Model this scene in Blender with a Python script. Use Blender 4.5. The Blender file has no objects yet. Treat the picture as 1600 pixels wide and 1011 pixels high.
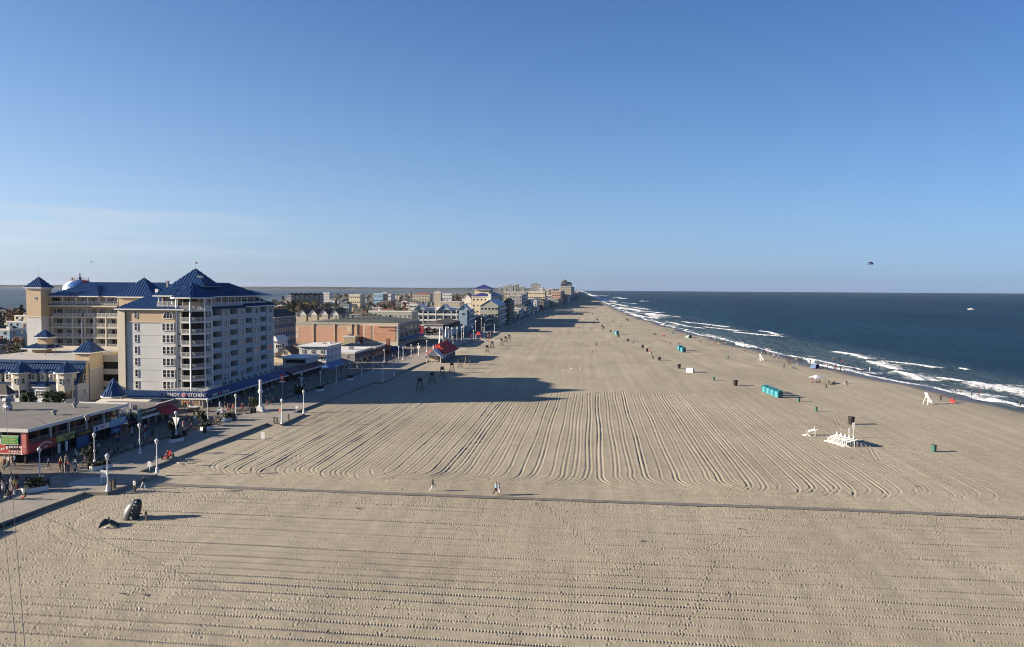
import bpy, math, random
import numpy as np
from mathutils import Vector, Matrix
sc = bpy.context.scene
random.seed(7)
rng = np.random.default_rng(7)

# ------------------------------------------------------------------ camera
F, CX, CY, EYE = 1200.0, 800.0, 505.5, 28.0
_yaw, _pitch, _roll = math.radians(5.0), math.radians(-2.65), math.radians(0.36)
fw = np.array([-math.sin(_yaw) * math.cos(_pitch), math.cos(_yaw) * math.cos(_pitch), math.sin(_pitch)])
_r0 = np.array([math.cos(_yaw), math.sin(_yaw), 0.0])
_u0 = np.cross(_r0, fw)
rt = _r0 * math.cos(_roll) + _u0 * math.sin(_roll)
up = np.cross(rt, fw)
cam = bpy.data.objects.new('camera', bpy.data.cameras.new('camera'))
sc.collection.objects.link(cam)
cam.matrix_world = Matrix(((rt[0], up[0], -fw[0], 0), (rt[1], up[1], -fw[1], 0), (rt[2], up[2], -fw[2], EYE), (0, 0, 0, 1)))
cam.data.sensor_width = 36.0
cam.data.lens = 27.0
cam.data.clip_start = 0.5
cam.data.clip_end = 60000
sc.camera = cam

# ------------------------------------------------------------------ daylight
SUN_EL = math.radians(17.5)
SHADOW_AZ = math.radians(12.5)           # shadows fall along +X, a little towards +Y
sun_from = Vector((-math.cos(SHADOW_AZ) * math.cos(SUN_EL), -math.sin(SHADOW_AZ) * math.cos(SUN_EL), math.sin(SUN_EL)))
world = bpy.data.worlds.new('World')
sc.world = world
world.use_nodes = True
wn, wl = world.node_tree.nodes, world.node_tree.links
wn.clear()
sky = wn.new('ShaderNodeTexSky')
sky.sky_type = 'NISHITA'
sky.sun_disc = False
sky.sun_elevation = SUN_EL
sky.sun_rotation = math.atan2(sun_from.x, sun_from.y)
sky.altitude = 0
sky.air_density = 1.0
sky.dust_density = 0.6
sky.ozone_density = 4.0
bg = wn.new('ShaderNodeBackground')
bg.inputs['Strength'].default_value = 0.05
wo = wn.new('ShaderNodeOutputWorld')
# thin cirrus streaks low over the bay
tc = wn.new('ShaderNodeTexCoord')
mp = wn.new('ShaderNodeMapping')
mp.inputs['Location'].default_value = (1.3, 0.2, 0.35)
mp.inputs['Rotation'].default_value = (0, math.radians(-3.0), math.radians(30))
mp.inputs['Scale'].default_value = (1.6, 1.6, 34.0)
nz = wn.new('ShaderNodeTexNoise')
nz.inputs['Scale'].default_value = 1.7
nz.inputs['Detail'].default_value = 5.0
nz.inputs['Roughness'].default_value = 0.5
nz.inputs['Distortion'].default_value = 0.3
rp = wn.new('ShaderNodeValToRGB')
rp.color_ramp.elements[0].position = 0.48
rp.color_ramp.elements[1].position = 0.72
sep = wn.new('ShaderNodeSeparateXYZ')
band = wn.new('ShaderNodeValToRGB')      # cirrus lives between about 1 and 8 degrees
cr = band.color_ramp
cr.elements[0].position = 0.012; cr.elements[0].color = (0, 0, 0, 1)
cr.elements[1].position = 0.05; cr.elements[1].color = (1, 1, 1, 1)
e = cr.elements.new(0.085); e.color = (0.8, 0.8, 0.8, 1)
e = cr.elements.new(0.12); e.color = (0, 0, 0, 1)
mul = wn.new('ShaderNodeMath'); mul.operation = 'MULTIPLY'
mul2 = wn.new('ShaderNodeMath'); mul2.operation = 'MULTIPLY'; mul2.inputs[1].default_value = 0.42
mix = wn.new('ShaderNodeMix'); mix.data_type = 'RGBA'
wl.new(tc.outputs['Generated'], mp.inputs['Vector'])
wl.new(mp.outputs['Vector'], nz.inputs['Vector'])
wl.new(nz.outputs['Fac'], rp.inputs['Fac'])
wl.new(tc.outputs['Generated'], sep.inputs['Vector'])
wl.new(sep.outputs['Z'], band.inputs['Fac'])
wl.new(rp.outputs['Color'], mul.inputs[0])
wl.new(band.outputs['Color'], mul.inputs[1])
side = wn.new('ShaderNodeMapRange'); side.interpolation_type = 'SMOOTHSTEP'     # the cirrus hangs over the bay, to the west
side.inputs['From Min'].default_value = -0.12; side.inputs['From Max'].default_value = -0.42
wl.new(sep.outputs['X'], side.inputs['Value'])
mul3 = wn.new('ShaderNodeMath'); mul3.operation = 'MULTIPLY'
wl.new(mul.outputs[0], mul3.inputs[0]); wl.new(side.outputs['Result'], mul3.inputs[1])
wl.new(mul3.outputs[0], mul2.inputs[0])
wl.new(mul2.outputs[0], mix.inputs['Factor'])
# the photograph's tone curve on the sky: softer contrast, a little brighter towards the sun
def vmath(op, a, b=None):
    v = wn.new('ShaderNodeVectorMath'); v.operation = op
    for i, x in enumerate((a, b)):
        if x is None:
            continue
        if isinstance(x, tuple):
            v.inputs[i].default_value = x
        else:
            wl.new(x, v.inputs[i])
    return v
sc1 = vmath('MULTIPLY', sky.outputs['Color'], (0.1,) * 3)
gm = wn.new('ShaderNodeGamma'); gm.inputs['Gamma'].default_value = 0.65
wl.new(sc1.outputs[0], gm.inputs['Color'])
tint = vmath('MULTIPLY', gm.outputs['Color'], (1 / 0.1516,) * 3)
dt = vmath('DOT_PRODUCT', tc.outputs['Generated'], tuple(sun_from))
def wmath(op, a, b=None, c=None):
    v = wn.new('ShaderNodeMath'); v.operation = op
    for i, x in enumerate((a, b, c)):
        if x is None:
            continue
        if isinstance(x, (int, float)):
            v.inputs[i].default_value = x
        else:
            wl.new(x, v.inputs[i])
    return v.outputs[0]
sepz = wn.new('ShaderNodeSeparateXYZ')
wl.new(tc.outputs['Generated'], sepz.inputs['Vector'])
zc_ = wmath('MINIMUM', wmath('MAXIMUM', sepz.outputs['Z'], 0.0), 0.42)
zh_ = wmath('EXPONENT', wmath('MULTIPLY', zc_, -1 / 0.06))
cmb = wn.new('ShaderNodeCombineXYZ')
for i_, (g_, kc_, k1_, k2_, kh_) in enumerate(((0.079, 0.50, -2.212, -0.689, -0.364), (0.126, 0.305, -1.159, -0.909, -0.150), (0.259, 0.136, -0.328, -0.765, 0.215))):
    e_ = wmath('MULTIPLY_ADD', dt.outputs['Value'], kc_, g_)
    e_ = wmath('ADD', e_, wmath('MULTIPLY', zc_, wmath('MULTIPLY_ADD', zc_, k2_, k1_)))
    wl.new(wmath('EXPONENT', wmath('MULTIPLY_ADD', zh_, kh_, e_)), cmb.inputs[i_])
fin = vmath('MULTIPLY', tint.outputs[0], cmb.outputs[0])
wl.new(fin.outputs[0], mix.inputs[6])
mix.inputs[7].default_value = (4.6, 4.9, 5.3, 1)
wl.new(mix.outputs[2], bg.inputs['Color'])
wl.new(bg.outputs['Background'], wo.inputs['Surface'])

sl = bpy.data.lights.new('sun', 'SUN')
sl.energy = 5.0
sl.angle = math.radians(0.53)
sl.color = (1.0, 0.86, 0.68)
sun = bpy.data.objects.new('sun', sl)
sc.collection.objects.link(sun)
sun.rotation_euler = sun_from.to_track_quat('Z', 'Y').to_euler()
sun.location = (-200, -60, 120)

sc.view_settings.view_transform = 'Standard'
sc.view_settings.look = 'None'
sc.view_settings.exposure = 1.6
sc.view_settings.gamma = 1.0
sc.view_settings.use_curve_mapping = False
sc.render.engine = 'CYCLES'
sc.cycles.max_bounces = 5
sc.cycles.diffuse_bounces = 2
sc.cycles.glossy_bounces = 2
sc.cycles.transparent_max_bounces = 4
sc.cycles.use_denoising = True
sc.cycles.filter_width = 1.05
sc.cycles.sample_clamp_indirect = 4.0

# ------------------------------------------------------------------ measuring helpers
def _ray(px, py):
    return fw + rt * (px - CX) / F - up * (py - CY) / F
def G(px, py, z=0.0):
    """the place on the level z seen at a pixel of the photograph"""
    d = _ray(px, py)
    t = (z - EYE) / d[2]
    return Vector((d[0] * t, d[1] * t, z))
def W(px, py, Y):
    d = _ray(px, py)
    t = Y / d[1]
    return Vector((d[0] * t, Y, EYE + d[2] * t))
def XA(px, Y, py=500):
    return W(px, py, Y).x
def ZA(px, py, Y):
    return W(px, py, Y).z

# ------------------------------------------------------------------ mesh building
class MB:
    def __init__(s):
        s.v, s.f, s.m, s.st = [], [], [], []
    def mark(s):
        s.st.append((len(s.v), len(s.f)))
    def pieces(s):
        ends = s.st[1:] + [(len(s.v), len(s.f))]
        for (v0, f0), (v1, f1) in zip(s.st, ends):
            p = MB()
            p.v = s.v[v0:v1]; p.f = [tuple(i - v0 for i in f) for f in s.f[f0:f1]]; p.m = s.m[f0:f1]; p.st = [(0, 0)]
            yield p
    def poly(s, pts, mi=0):
        b = len(s.v)
        s.v.extend([tuple(p) for p in pts])
        s.f.append(tuple(range(b, b + len(pts))))
        s.m.append(mi)
    def box(s, x0, x1, y0, y1, z0, z1, mi=0):
        s.mark()
        b = len(s.v)
        s.v.extend([(x0, y0, z0), (x1, y0, z0), (x1, y1, z0), (x0, y1, z0), (x0, y0, z1), (x1, y0, z1), (x1, y1, z1), (x0, y1, z1)])
        for q in ((0, 3, 2, 1), (4, 5, 6, 7), (0, 1, 5, 4), (1, 2, 6, 5), (2, 3, 7, 6), (3, 0, 4, 7)):
            s.f.append(tuple(b + i for i in q)); s.m.append(mi)
        return s
    def bar(s, p, q, w, h=None, mi=0):
        s.mark()
        h = h or w
        p, q = Vector(p), Vector(q)
        d = (q - p).normalized()
        a = d.cross(Vector((0, 0, 1)))
        a = a.normalized() if a.length > 1e-4 else Vector((1, 0, 0))
        c = a.cross(d).normalized()
        b = len(s.v)
        for o in (p, q):
            for i, j in ((-1, -1), (1, -1), (1, 1), (-1, 1)):
                s.v.append(tuple(o + a * (i * w / 2) + c * (j * h / 2)))
        for f in ((0, 1, 2, 3), (7, 6, 5, 4), (0, 4, 5, 1), (1, 5, 6, 2), (2, 6, 7, 3), (3, 7, 4, 0)):
            s.f.append(tuple(b + i for i in f)); s.m.append(mi)
        return s
    def tube(s, p, q, r, r2=None, n=7, mi=0):
        s.mark()
        r2 = r if r2 is None else r2
        p, q = Vector(p), Vector(q)
        d = (q - p).normalized()
        a = d.orthogonal().normalized()
        c = d.cross(a)
        b = len(s.v)
        for o, rr in ((p, r), (q, r2)):
            for i in range(n):
                t = 2 * math.pi * i / n
                s.v.append(tuple(o + (a * math.cos(t) + c * math.sin(t)) * rr))
        for i in range(n):
            j = (i + 1) % n
            s.f.append((b + i, b + j, b + n + j, b + n + i)); s.m.append(mi)
        s.f.append(tuple(b + i for i in reversed(range(n)))); s.m.append(mi)
        s.f.append(tuple(b + n + i for i in range(n))); s.m.append(mi)
        return s
    def lathe(s, prof, n=10, c=(0, 0, 0), mi=0, rot=0.0):
        s.mark()
        b = len(s.v)
        for r, z in prof:
            for i in range(n):
                t = 2 * math.pi * i / n + rot
                s.v.append((c[0] + r * math.cos(t), c[1] + r * math.sin(t), c[2] + z))
        for k in range(len(prof) - 1):
            for i in range(n):
                j = (i + 1) % n
                s.f.append((b + k * n + i, b + k * n + j, b + (k + 1) * n + j, b + (k + 1) * n + i)); s.m.append(mi)
        s.f.append(tuple(b + i for i in reversed(range(n)))); s.m.append(mi)
        s.f.append(tuple(b + (len(prof) - 1) * n + i for i in range(n))); s.m.append(mi)
        return s
    def prism(s, pts, z0, z1, mi=0):
        s.mark()
        n, b = len(pts), len(s.v)
        s.v.extend([(p[0], p[1], z0) for p in pts] + [(p[0], p[1], z1) for p in pts])
        for i in range(n):
            j = (i + 1) % n
            s.f.append((b + i, b + j, b + n + j, b + n + i)); s.m.append(mi)
        s.f.append(tuple(b + i for i in reversed(range(n)))); s.m.append(mi)
        s.f.append(tuple(b + n + i for i in range(n))); s.m.append(mi)
        return s
    def slab(s, pts, thick, mi=0):
        """a flat polygon given real thickness downwards along its normal"""
        s.mark()
        P = [Vector(p) for p in pts]
        n = (P[1] - P[0]).cross(P[2] - P[1])
        if n.length < 1e-9:
            n = (P[2] - P[0]).cross(P[-1] - P[0])
        n = n.normalized() * thick
        b, k = len(s.v), len(P)
        s.v.extend([tuple(p) for p in P] + [tuple(p - n) for p in P])
        s.f.append(tuple(b + i for i in range(k))); s.m.append(mi)
        s.f.append(tuple(b + k + i for i in reversed(range(k)))); s.m.append(mi)
        for i in range(k):
            j = (i + 1) % k
            s.f.append((b + i, b + k + i, b + k + j, b + j)); s.m.append(mi)
        return s
    def sphere(s, c, r, nu=9, nv=6, mi=0, sz=1.0):
        prof = [(max(r * math.sin(math.pi * k / nv), 0.01 * r), -r * sz * math.cos(math.pi * k / nv)) for k in range(nv + 1)]
        return s.lathe(prof, nu, c, mi)
    def mesh(s, name, mats, off=None, smooth=False):
        me = bpy.data.meshes.new(name)
        v = s.v if off is None else [(p[0] - off[0], p[1] - off[1], p[2] - off[2]) for p in s.v]
        me.from_pydata(v, [], s.f)
        for m in (mats if isinstance(mats, (list, tuple)) else [mats]):
            me.materials.append(m)
        if max(s.m, default=0) > 0:
            me.polygons.foreach_set('material_index', s.m)
        if smooth:
            me.polygons.foreach_set('use_smooth', [True] * len(s.f))
        me.update()
        return me

LINK = sc.collection.objects.link
def link(name, me, parent=None, loc=(0, 0, 0), rz=0.0, kind=None, label=None):
    o = bpy.data.objects.new(name, me)
    LINK(o)
    o.location = loc
    if rz:
        o.rotation_euler = (0, 0, rz)
    if parent is not None:
        o.parent = parent
    if kind:
        o['kind'] = kind
    if label:
        o['label'] = label
    return o
def thing(name, label, cat, loc=(0, 0, 0), rz=0.0, group=None, me=None):
    o = link(name, me, None, loc, rz)
    o['label'] = label
    o['category'] = cat
    if group:
        o['group'] = group
    return o
def part(name, mb, mats, t, label=None, kind=None, smooth=False, join=False):
    """a part given in world coordinates, under thing t (which is not rotated)"""
    base = t.location if t.parent is None else t.location + t.parent.location
    if kind is None and 1 < len(mb.st) <= 40 and not join:
        o = None
        for pc in mb.pieces():
            q = link(name, pc.mesh(name, mats, base, smooth), t, label=label)
            o = o or q
        return o
    return link(name, mb.mesh(name, mats, base, smooth), t, kind=kind, label=label)
def local(name, mb, mats, t, kind=None, smooth=False):
    return link(name, mb.mesh(name, mats, None, smooth), t, kind=kind)
def copy_tree(o, parent=None):
    c = o.copy()
    LINK(c)
    c.parent = parent
    for ch in list(o.children):
        copy_tree(ch, c)
    return c
def clone(proto, loc, rz=0.0, label=None, scale=None):
    c = copy_tree(proto)
    c.location = loc
    c.rotation_euler = (0, 0, rz)
    if label:
        c['label'] = label
    if scale:
        c.scale = (scale,) * 3
    return c
class Proto:
    """first call places the built thing itself, later calls place copies"""
    def __init__(s, o):
        s.o, s.used = o, False
    def put(s, loc, rz=0.0, label=None, scale=None):
        if s.used:
            return clone(s.o, loc, rz, label, scale)
        s.used = True
        s.o.location = loc
        s.o.rotation_euler = (0, 0, rz)
        if scale:
            s.o.scale = (scale,) * 3
        if label:
            s.o['label'] = label
        return s.o
ORD = 'first second third fourth fifth sixth seventh eighth ninth tenth eleventh twelfth thirteenth fourteenth fifteenth sixteenth seventeenth eighteenth nineteenth twentieth'.split()
def nth(i):
    if i < 20:
        return ORD[i]
    tens = {2: 'twenty', 3: 'thirty', 4: 'forty', 5: 'fifty', 6: 'sixty', 7: 'seventy', 8: 'eighty', 9: 'ninety'}
    t, u = divmod(i + 1, 10)
    return tens[t] + '-' + ORD[u - 1] if u else tens[t][:-1] + 'ieth'

# ------------------------------------------------------------------ materials
MATS = {}
def M(name, col=(0.5, 0.5, 0.5), rough=0.7, metal=0.0, var=0.12, scale=1.5, bump=0.0, emit=None, spec=0.5):
    if name in MATS:
        return MATS[name]
    col = tuple(c * 0.68 for c in col)     # the picture is exposed for a low sun
    m = bpy.data.materials.new(name)
    m.use_nodes = True
    n, l = m.node_tree.nodes, m.node_tree.links
    b = n['Principled BSDF']
    b.inputs['Roughness'].default_value = rough
    b.inputs['Metallic'].default_value = metal
    b.inputs['Specular IOR Level'].default_value = spec
    if var > 0:
        t = n.new('ShaderNodeTexCoord')
        x = n.new('ShaderNodeTexNoise')
        x.inputs['Scale'].default_value = scale
        x.inputs['Detail'].default_value = 5
        x.inputs['Roughness'].default_value = 0.65
        r = n.new('ShaderNodeValToRGB')
        r.color_ramp.elements[0].position = 0.3
        r.color_ramp.elements[1].position = 0.7
        r.color_ramp.elements[0].color = tuple(c * (1 - var) for c in col) + (1,)
        r.color_ramp.elements[1].color = tuple(min(1, c * (1 + var)) for c in col) + (1,)
        l.new(t.outputs['Object'], x.inputs['Vector'])
        l.new(x.outputs['Fac'], r.inputs['Fac'])
        l.new(r.outputs['Color'], b.inputs['Base Color'])
        if bump:
            bp = n.new('ShaderNodeBump')
            bp.inputs['Strength'].default_value = bump
            bp.inputs['Distance'].default_value = 0.05
            l.new(x.outputs['Fac'], bp.inputs['Height'])
            l.new(bp.outputs['Normal'], b.inputs['Normal'])
    else:
        b.inputs['Base Color'].default_value = tuple(col) + (1,)
    MATS[name] = m
    return m
GLASS2 = M('grey_window_glass', (0.075, 0.085, 0.10), 0.12, var=0.25, scale=0.9, spec=0.8)
CURTAIN = M('curtained_window', (0.30, 0.28, 0.25), 0.5, var=0.15, scale=2.0)
WHITE = M('white_paint', (0.84, 0.84, 0.82), 0.5, var=0.06)
CREAM = M('cream_stucco', (0.68, 0.61, 0.49), 0.8, var=0.06, scale=0.6)
TAN = M('tan_stucco', (0.58, 0.445, 0.29), 0.85, var=0.07, scale=0.5)
PALE = M('pale_grey_siding', (0.60, 0.605, 0.60), 0.75, var=0.09, scale=0.28)
WARMGREY = M('warm_grey_siding', (0.40, 0.39, 0.38), 0.8, var=0.08, scale=0.7)
BLUEROOF = M('blue_standing_seam_metal', (0.026, 0.080, 0.205), 0.38, 0.25, var=0.10, scale=0.4)
BLUEAWN = M('blue_awning_cloth', (0.025, 0.05, 0.19), 0.6, var=0.08)
GLASS = M('dark_window_glass', (0.018, 0.022, 0.028), 0.16, var=0.25, scale=0.9, spec=0.8)
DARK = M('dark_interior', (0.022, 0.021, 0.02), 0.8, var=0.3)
TRIM = M('off_white_trim', (0.78, 0.77, 0.73), 0.55, var=0.05)
DARKMETAL = M('dark_metal', (0.03, 0.03, 0.032), 0.45, 0.3, var=0.2)
GREYMETAL = M('galvanised_metal', (0.32, 0.33, 0.34), 0.4, 0.6, var=0.15)
CONCRETE = M('concrete', (0.33, 0.30, 0.255), 0.88, var=0.12, scale=0.35)
BOARDS = M('weathered_deck_boards', (0.20, 0.165, 0.13), 0.85, var=0.2, scale=0.8)
FLATROOF = M('grey_membrane_roof', (0.165, 0.155, 0.145), 0.9, var=0.26, scale=0.22)
SHINGLE = M('charcoal_shingles', (0.055, 0.055, 0.058), 0.9, var=0.25, scale=2.0)
GREENSH = M('dark_green_shingles', (0.05, 0.06, 0.05), 0.9, var=0.2, scale=2.0)
BROWNSH = M('brown_shingles', (0.12, 0.085, 0.065), 0.9, var=0.2, scale=2.0)
REDPAINT = M('red_painted_board', (0.52, 0.035, 0.025), 0.55, var=0.12)
REDROOF = M('red_metal_roof', (0.66, 0.06, 0.04), 0.5, 0.1, var=0.12)
WOOD = M('weathered_grey_wood', (0.15, 0.125, 0.10), 0.85, var=0.25, scale=3)
BRICK = M('red_brick_wall', (0.30, 0.13, 0.085), 0.9, var=0.2, scale=3)
LAMPGLASS = M('milky_globe_glass', (0.78, 0.78, 0.75), 0.25, var=0.03)
# ================================================================== THE SETTING
def smooth(a, b, x):
    t = np.clip((x - a) / (b - a), 0, 1)
    return t * t * (3 - 2 * t)
_SY = np.array([-300, 60, 120, 196.8, 233.3, 290, 360, 511, 758, 1049, 1436, 2430, 3714, 6000, 12000.])
_SX = np.array([150, 130, 120, 108.5, 101.8, 92.6, 86.4, 73.2, 60.2, 54.5, 53, 49.5, 40, 20, -40.])
def shore(Y):
    Y = np.asarray(Y, float)
    w = 1.3 * np.sin(Y / 17.0) + 1.0 * np.sin(Y / 7.3 + 1.0) + 0.5 * np.sin(Y / 3.1)
    return np.interp(Y, _SY, _SX) + w * np.interp(Y, [0, 400, 1500], [0.8, 1.2, 1.5])
_CY = np.array([240, 283, 343, 355, 440, 483, 590, 916, 1245, 1505, 2200, 3800, 9000.])
_CX = np.array([-58.2, -56.7, -57.0, -57.0, -53.5, -49.5, -44, -38, -24, -14, -8, -10, -30.])
def curb(Y):
    return float(np.interp(Y, _CY, _CX))

def grid_object(name, X, Y, Z, mat, attrs=None):
    ny, nx = X.shape
    me = bpy.data.meshes.new(name)
    me.vertices.add(nx * ny)
    me.vertices.foreach_set('co', np.stack([X, Y, Z], -1).astype(np.float32).ravel())
    i = np.arange((ny - 1) * nx).reshape(ny - 1, nx)[:, :-1]
    q = np.stack([i, i + 1, i + nx + 1, i + nx], -1).reshape(-1)
    nq = q.size // 4
    me.loops.add(nq * 4)
    me.loops.foreach_set('vertex_index', q.astype(np.int32))
    me.polygons.add(nq)
    me.polygons.foreach_set('loop_start', np.arange(0, nq * 4, 4, dtype=np.int32))
    me.polygons.foreach_set('loop_total', np.full(nq, 4, np.int32))
    me.polygons.foreach_set('use_smooth', np.ones(nq, bool))
    for k, a in (attrs or {}).items():
        at = me.attributes.new(k, 'FLOAT', 'POINT')
        at.data.foreach_set('value', a.astype(np.float32).ravel())
    me.materials.append(mat)
    me.update()
    me.validate()
    o = bpy.data.objects.new(name, me)
    LINK(o)
    o['kind'] = 'structure'
    return o

# ---- sand material
def sand_material():
    m = bpy.data.materials.new('beach_sand')
    m.use_nodes = True
    n, l = m.node_tree.nodes, m.node_tree.links
    b = n['Principled BSDF']
    b.inputs['Specular IOR Level'].default_value = 0.2
    tcn = n.new('ShaderNodeTexCoord')
    def noise(scale, det, rough=0.6, vec=None):
        x = n.new('ShaderNodeTexNoise')
        x.inputs['Scale'].default_value = scale
        x.inputs['Detail'].default_value = det
        x.inputs['Roughness'].default_value = rough
        l.new(vec or tcn.outputs['Object'], x.inputs['Vector'])
        return x.outputs['Fac']
    mpn = n.new('ShaderNodeMapping')
    mpn.inputs['Scale'].default_value = (0.35, 1.0, 1.0)
    l.new(tcn.outputs['Object'], mpn.inputs['Vector'])
    big = noise(0.03, 6, 0.55)
    r1 = n.new('ShaderNodeValToRGB')
    r1.color_ramp.elements[0].position, r1.color_ramp.elements[1].position = 0.35, 0.66
    r1.color_ramp.elements[0].color = (0.257, 0.224, 0.165, 1)
    r1.color_ramp.elements[1].color = (0.310, 0.275, 0.206, 1)
    l.new(big, r1.inputs['Fac'])
    mid = noise(0.9, 8, 0.75, mpn.outputs['Vector'])
    r2 = n.new('ShaderNodeValToRGB')
    r2.color_ramp.elements[0].position, r2.color_ramp.elements[1].position = 0.3, 0.7
    r2.color_ramp.elements[0].color = (0.80, 0.80, 0.80, 1)
    r2.color_ramp.elements[1].color = (1.12, 1.12, 1.12, 1)
    l.new(mid, r2.inputs['Fac'])
    mps = n.new('ShaderNodeMapping'); mps.inputs['Scale'].default_value = (0.55, 0.012, 1.0); mps.inputs['Rotation'].default_value = (0, 0, 0.03)
    l.new(tcn.outputs['Object'], mps.inputs['Vector'])
    streak = noise(1.0, 4, 0.6, mps.outputs['Vector'])
    r3 = n.new('ShaderNodeValToRGB')
    r3.color_ramp.elements[0].position, r3.color_ramp.elements[1].position = 0.36, 0.64
    r3.color_ramp.elements[0].color = (0.90, 0.90, 0.90, 1)
    r3.color_ramp.elements[1].color = (1.06, 1.06, 1.06, 1)
    l.new(streak, r3.inputs['Fac'])
    ms = n.new('ShaderNodeMix'); ms.data_type = 'RGBA'; ms.blend_type = 'MULTIPLY'; ms.inputs['Factor'].default_value = 1.0
    l.new(r2.outputs['Color'], ms.inputs[6]); l.new(r3.outputs['Color'], ms.inputs[7])
    mm = n.new('ShaderNodeMix'); mm.data_type = 'RGBA'; mm.blend_type = 'MULTIPLY'; mm.inputs['Factor'].default_value = 1.0
    l.new(r1.outputs['Color'], mm.inputs[6]); l.new(ms.outputs[2], mm.inputs[7])
    wet = n.new('ShaderNodeAttribute'); wet.attribute_name = 'wet'
    wm = n.new('ShaderNodeMix'); wm.data_type = 'RGBA'
    l.new(wet.outputs['Fac'], wm.inputs['Factor'])
    l.new(mm.outputs[2], wm.inputs[6])
    wm.inputs[7].default_value = (0.075, 0.066, 0.055, 1)
    l.new(wm.outputs[2], b.inputs['Base Color'])
    wr = n.new('ShaderNodeMapRange')
    wr.inputs['To Min'].default_value, wr.inputs['To Max'].default_value = 0.95, 0.35
    l.new(wet.outputs['Fac'], wr.inputs['Value'])
    l.new(wr.outputs['Result'], b.inputs['Roughness'])
    # relief: wind ripples and scuffed footprints
    v = n.new('ShaderNodeTexVoronoi'); v.inputs['Scale'].default_value = 1.5; v.inputs['Randomness'].default_value = 1.0
    l.new(tcn.outputs['Object'], v.inputs['Vector'])
    pr = n.new('ShaderNodeMapRange')
    pr.inputs['From Min'].default_value, pr.inputs['From Max'].default_value = 0.0, 0.34
    l.new(v.outputs['Distance'], pr.inputs['Value'])
    pn = noise(0.11, 3)
    pm = n.new('ShaderNodeMapRange')
    pm.inputs['From Min'].default_value, pm.inputs['From Max'].default_value = 0.42, 0.62
    l.new(pn, pm.inputs['Value'])
    pa = n.new('ShaderNodeMath'); pa.operation = 'MULTIPLY'
    l.new(pr.outputs['Result'], pa.inputs[0]); l.new(pm.outputs['Result'], pa.inputs[1])
    fine = noise(2.6, 6, 0.7)
    fa = n.new('ShaderNodeMath'); fa.operation = 'MULTIPLY_ADD'; fa.inputs[1].default_value = 1.15
    l.new(fine, fa.inputs[0]); 
    ps = n.new('ShaderNodeMath'); ps.operation = 'MULTIPLY'; ps.inputs[1].default_value = 0.5
    l.new(pa.outputs[0], ps.inputs[0]); l.new(ps.outputs[0], fa.inputs[2])
    dry = n.new('ShaderNodeMath'); dry.operation = 'SUBTRACT'; dry.inputs[0].default_value = 1.0
    l.new(wet.outputs['Fac'], dry.inputs[1])
    bp = n.new('ShaderNodeBump'); bp.inputs['Distance'].default_value = 0.085
    sm = n.new('ShaderNodeMath'); sm.operation = 'MULTIPLY'; sm.inputs[1].default_value = 0.42
    l.new(dry.outputs[0], sm.inputs[0]); l.new(sm.outputs[0], bp.inputs['Strength'])
    l.new(fa.outputs[0], bp.inputs['Height'])
    l.new(bp.outputs['Normal'], b.inputs['Normal'])
    return m
SAND = sand_material()

def sand_base(X, Y):
    d = X - shore(Y)
    z = -0.6 * smooth(-16, 0, d) - 0.09 * np.maximum(d, 0)
    z += 0.05 * np.sin(X / 9.0 + 0.7 * np.sin(Y / 13.0)) * np.sin(Y / 11.0 + 1.0) * smooth(-4, -18, d)
    wet = smooth(-9.0, -3.0, d)
    return z, wet
def soft_noise(shape, cell):
    ny, nx = shape
    a = rng.random((ny // cell + 3, nx // cell + 3))
    yi, xi = np.arange(ny) / cell, np.arange(nx) / cell
    y0, x0 = yi.astype(int), xi.astype(int)
    fy, fx = (yi - y0)[:, None], (xi - x0)[None, :]
    fy, fx = fy * fy * (3 - 2 * fy), fx * fx * (3 - 2 * fx)
    A, B = a[y0][:, x0], a[y0][:, x0 + 1]
    C, D = a[y0 + 1][:, x0], a[y0 + 1][:, x0 + 1]
    return (A * (1 - fx) + B * fx) * (1 - fy) + (C * (1 - fx) + D * fx) * fy - 0.5
def stamp_prints(Z, xs, ys, px, py, depth, ang):
    """presses footprints into a height field"""
    dx = xs[1] - xs[0]
    ix = np.searchsorted(xs, px)
    iy = np.searchsorted(ys, py)
    ok = (ix > 4) & (ix < len(xs) - 5) & (iy > 4) & (iy < len(ys) - 5)
    px, py, depth, ang, ix, iy = px[ok], py[ok], depth[ok], ang[ok], ix[ok], iy[ok]
    c, s = np.cos(ang), np.sin(ang)
    for j in range(-3, 4):
        for i in range(-3, 4):
            gx, gy = xs[ix + i] - px, ys[iy + j] - py
            u, v = (gx * c + gy * s) / 0.19, (-gx * s + gy * c) / 0.12
            r = u * u + v * v
            h = -np.exp(-r) + 0.5 * np.exp(-(np.sqrt(r) - 1.5) ** 2 / 0.25)
            np.add.at(Z, (iy + j, ix + i), h * depth)

# ---- near sand, raked across (tyre treads and footprints are pressed into the mesh); the sheet widens with distance
NC_ = 1740
ys = [50.0]
while ys[-1] < 102.5:
    ys.append(ys[-1] + 0.11 + 0.0026 * (ys[-1] - 50))
ys[-1] = 102.5
ys = np.array(ys)
XL, XR = -0.80 * ys - 3.0, 0.635 * ys + 3.5
U_ = np.linspace(0, 1, NC_)
X = XL[:, None] + (XR - XL)[:, None] * U_[None, :]
Y = np.repeat(ys[:, None], NC_, 1)
Z, wetA = sand_base(X, Y)
zb = Z.copy()
Z = Z + 0.05 * soft_noise(X.shape, 60) + 0.014 * soft_noise(X.shape, 14) + 0.006 * soft_noise(X.shape, 4)
row = (Y + 0.030 * X - 46.0 + 0.25 * soft_noise(X.shape, 400)) / 1.74
ri = np.floor(row).astype(int)
ri0 = ri.min(); ri = ri - ri0
nr = ri.max() + 2
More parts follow.
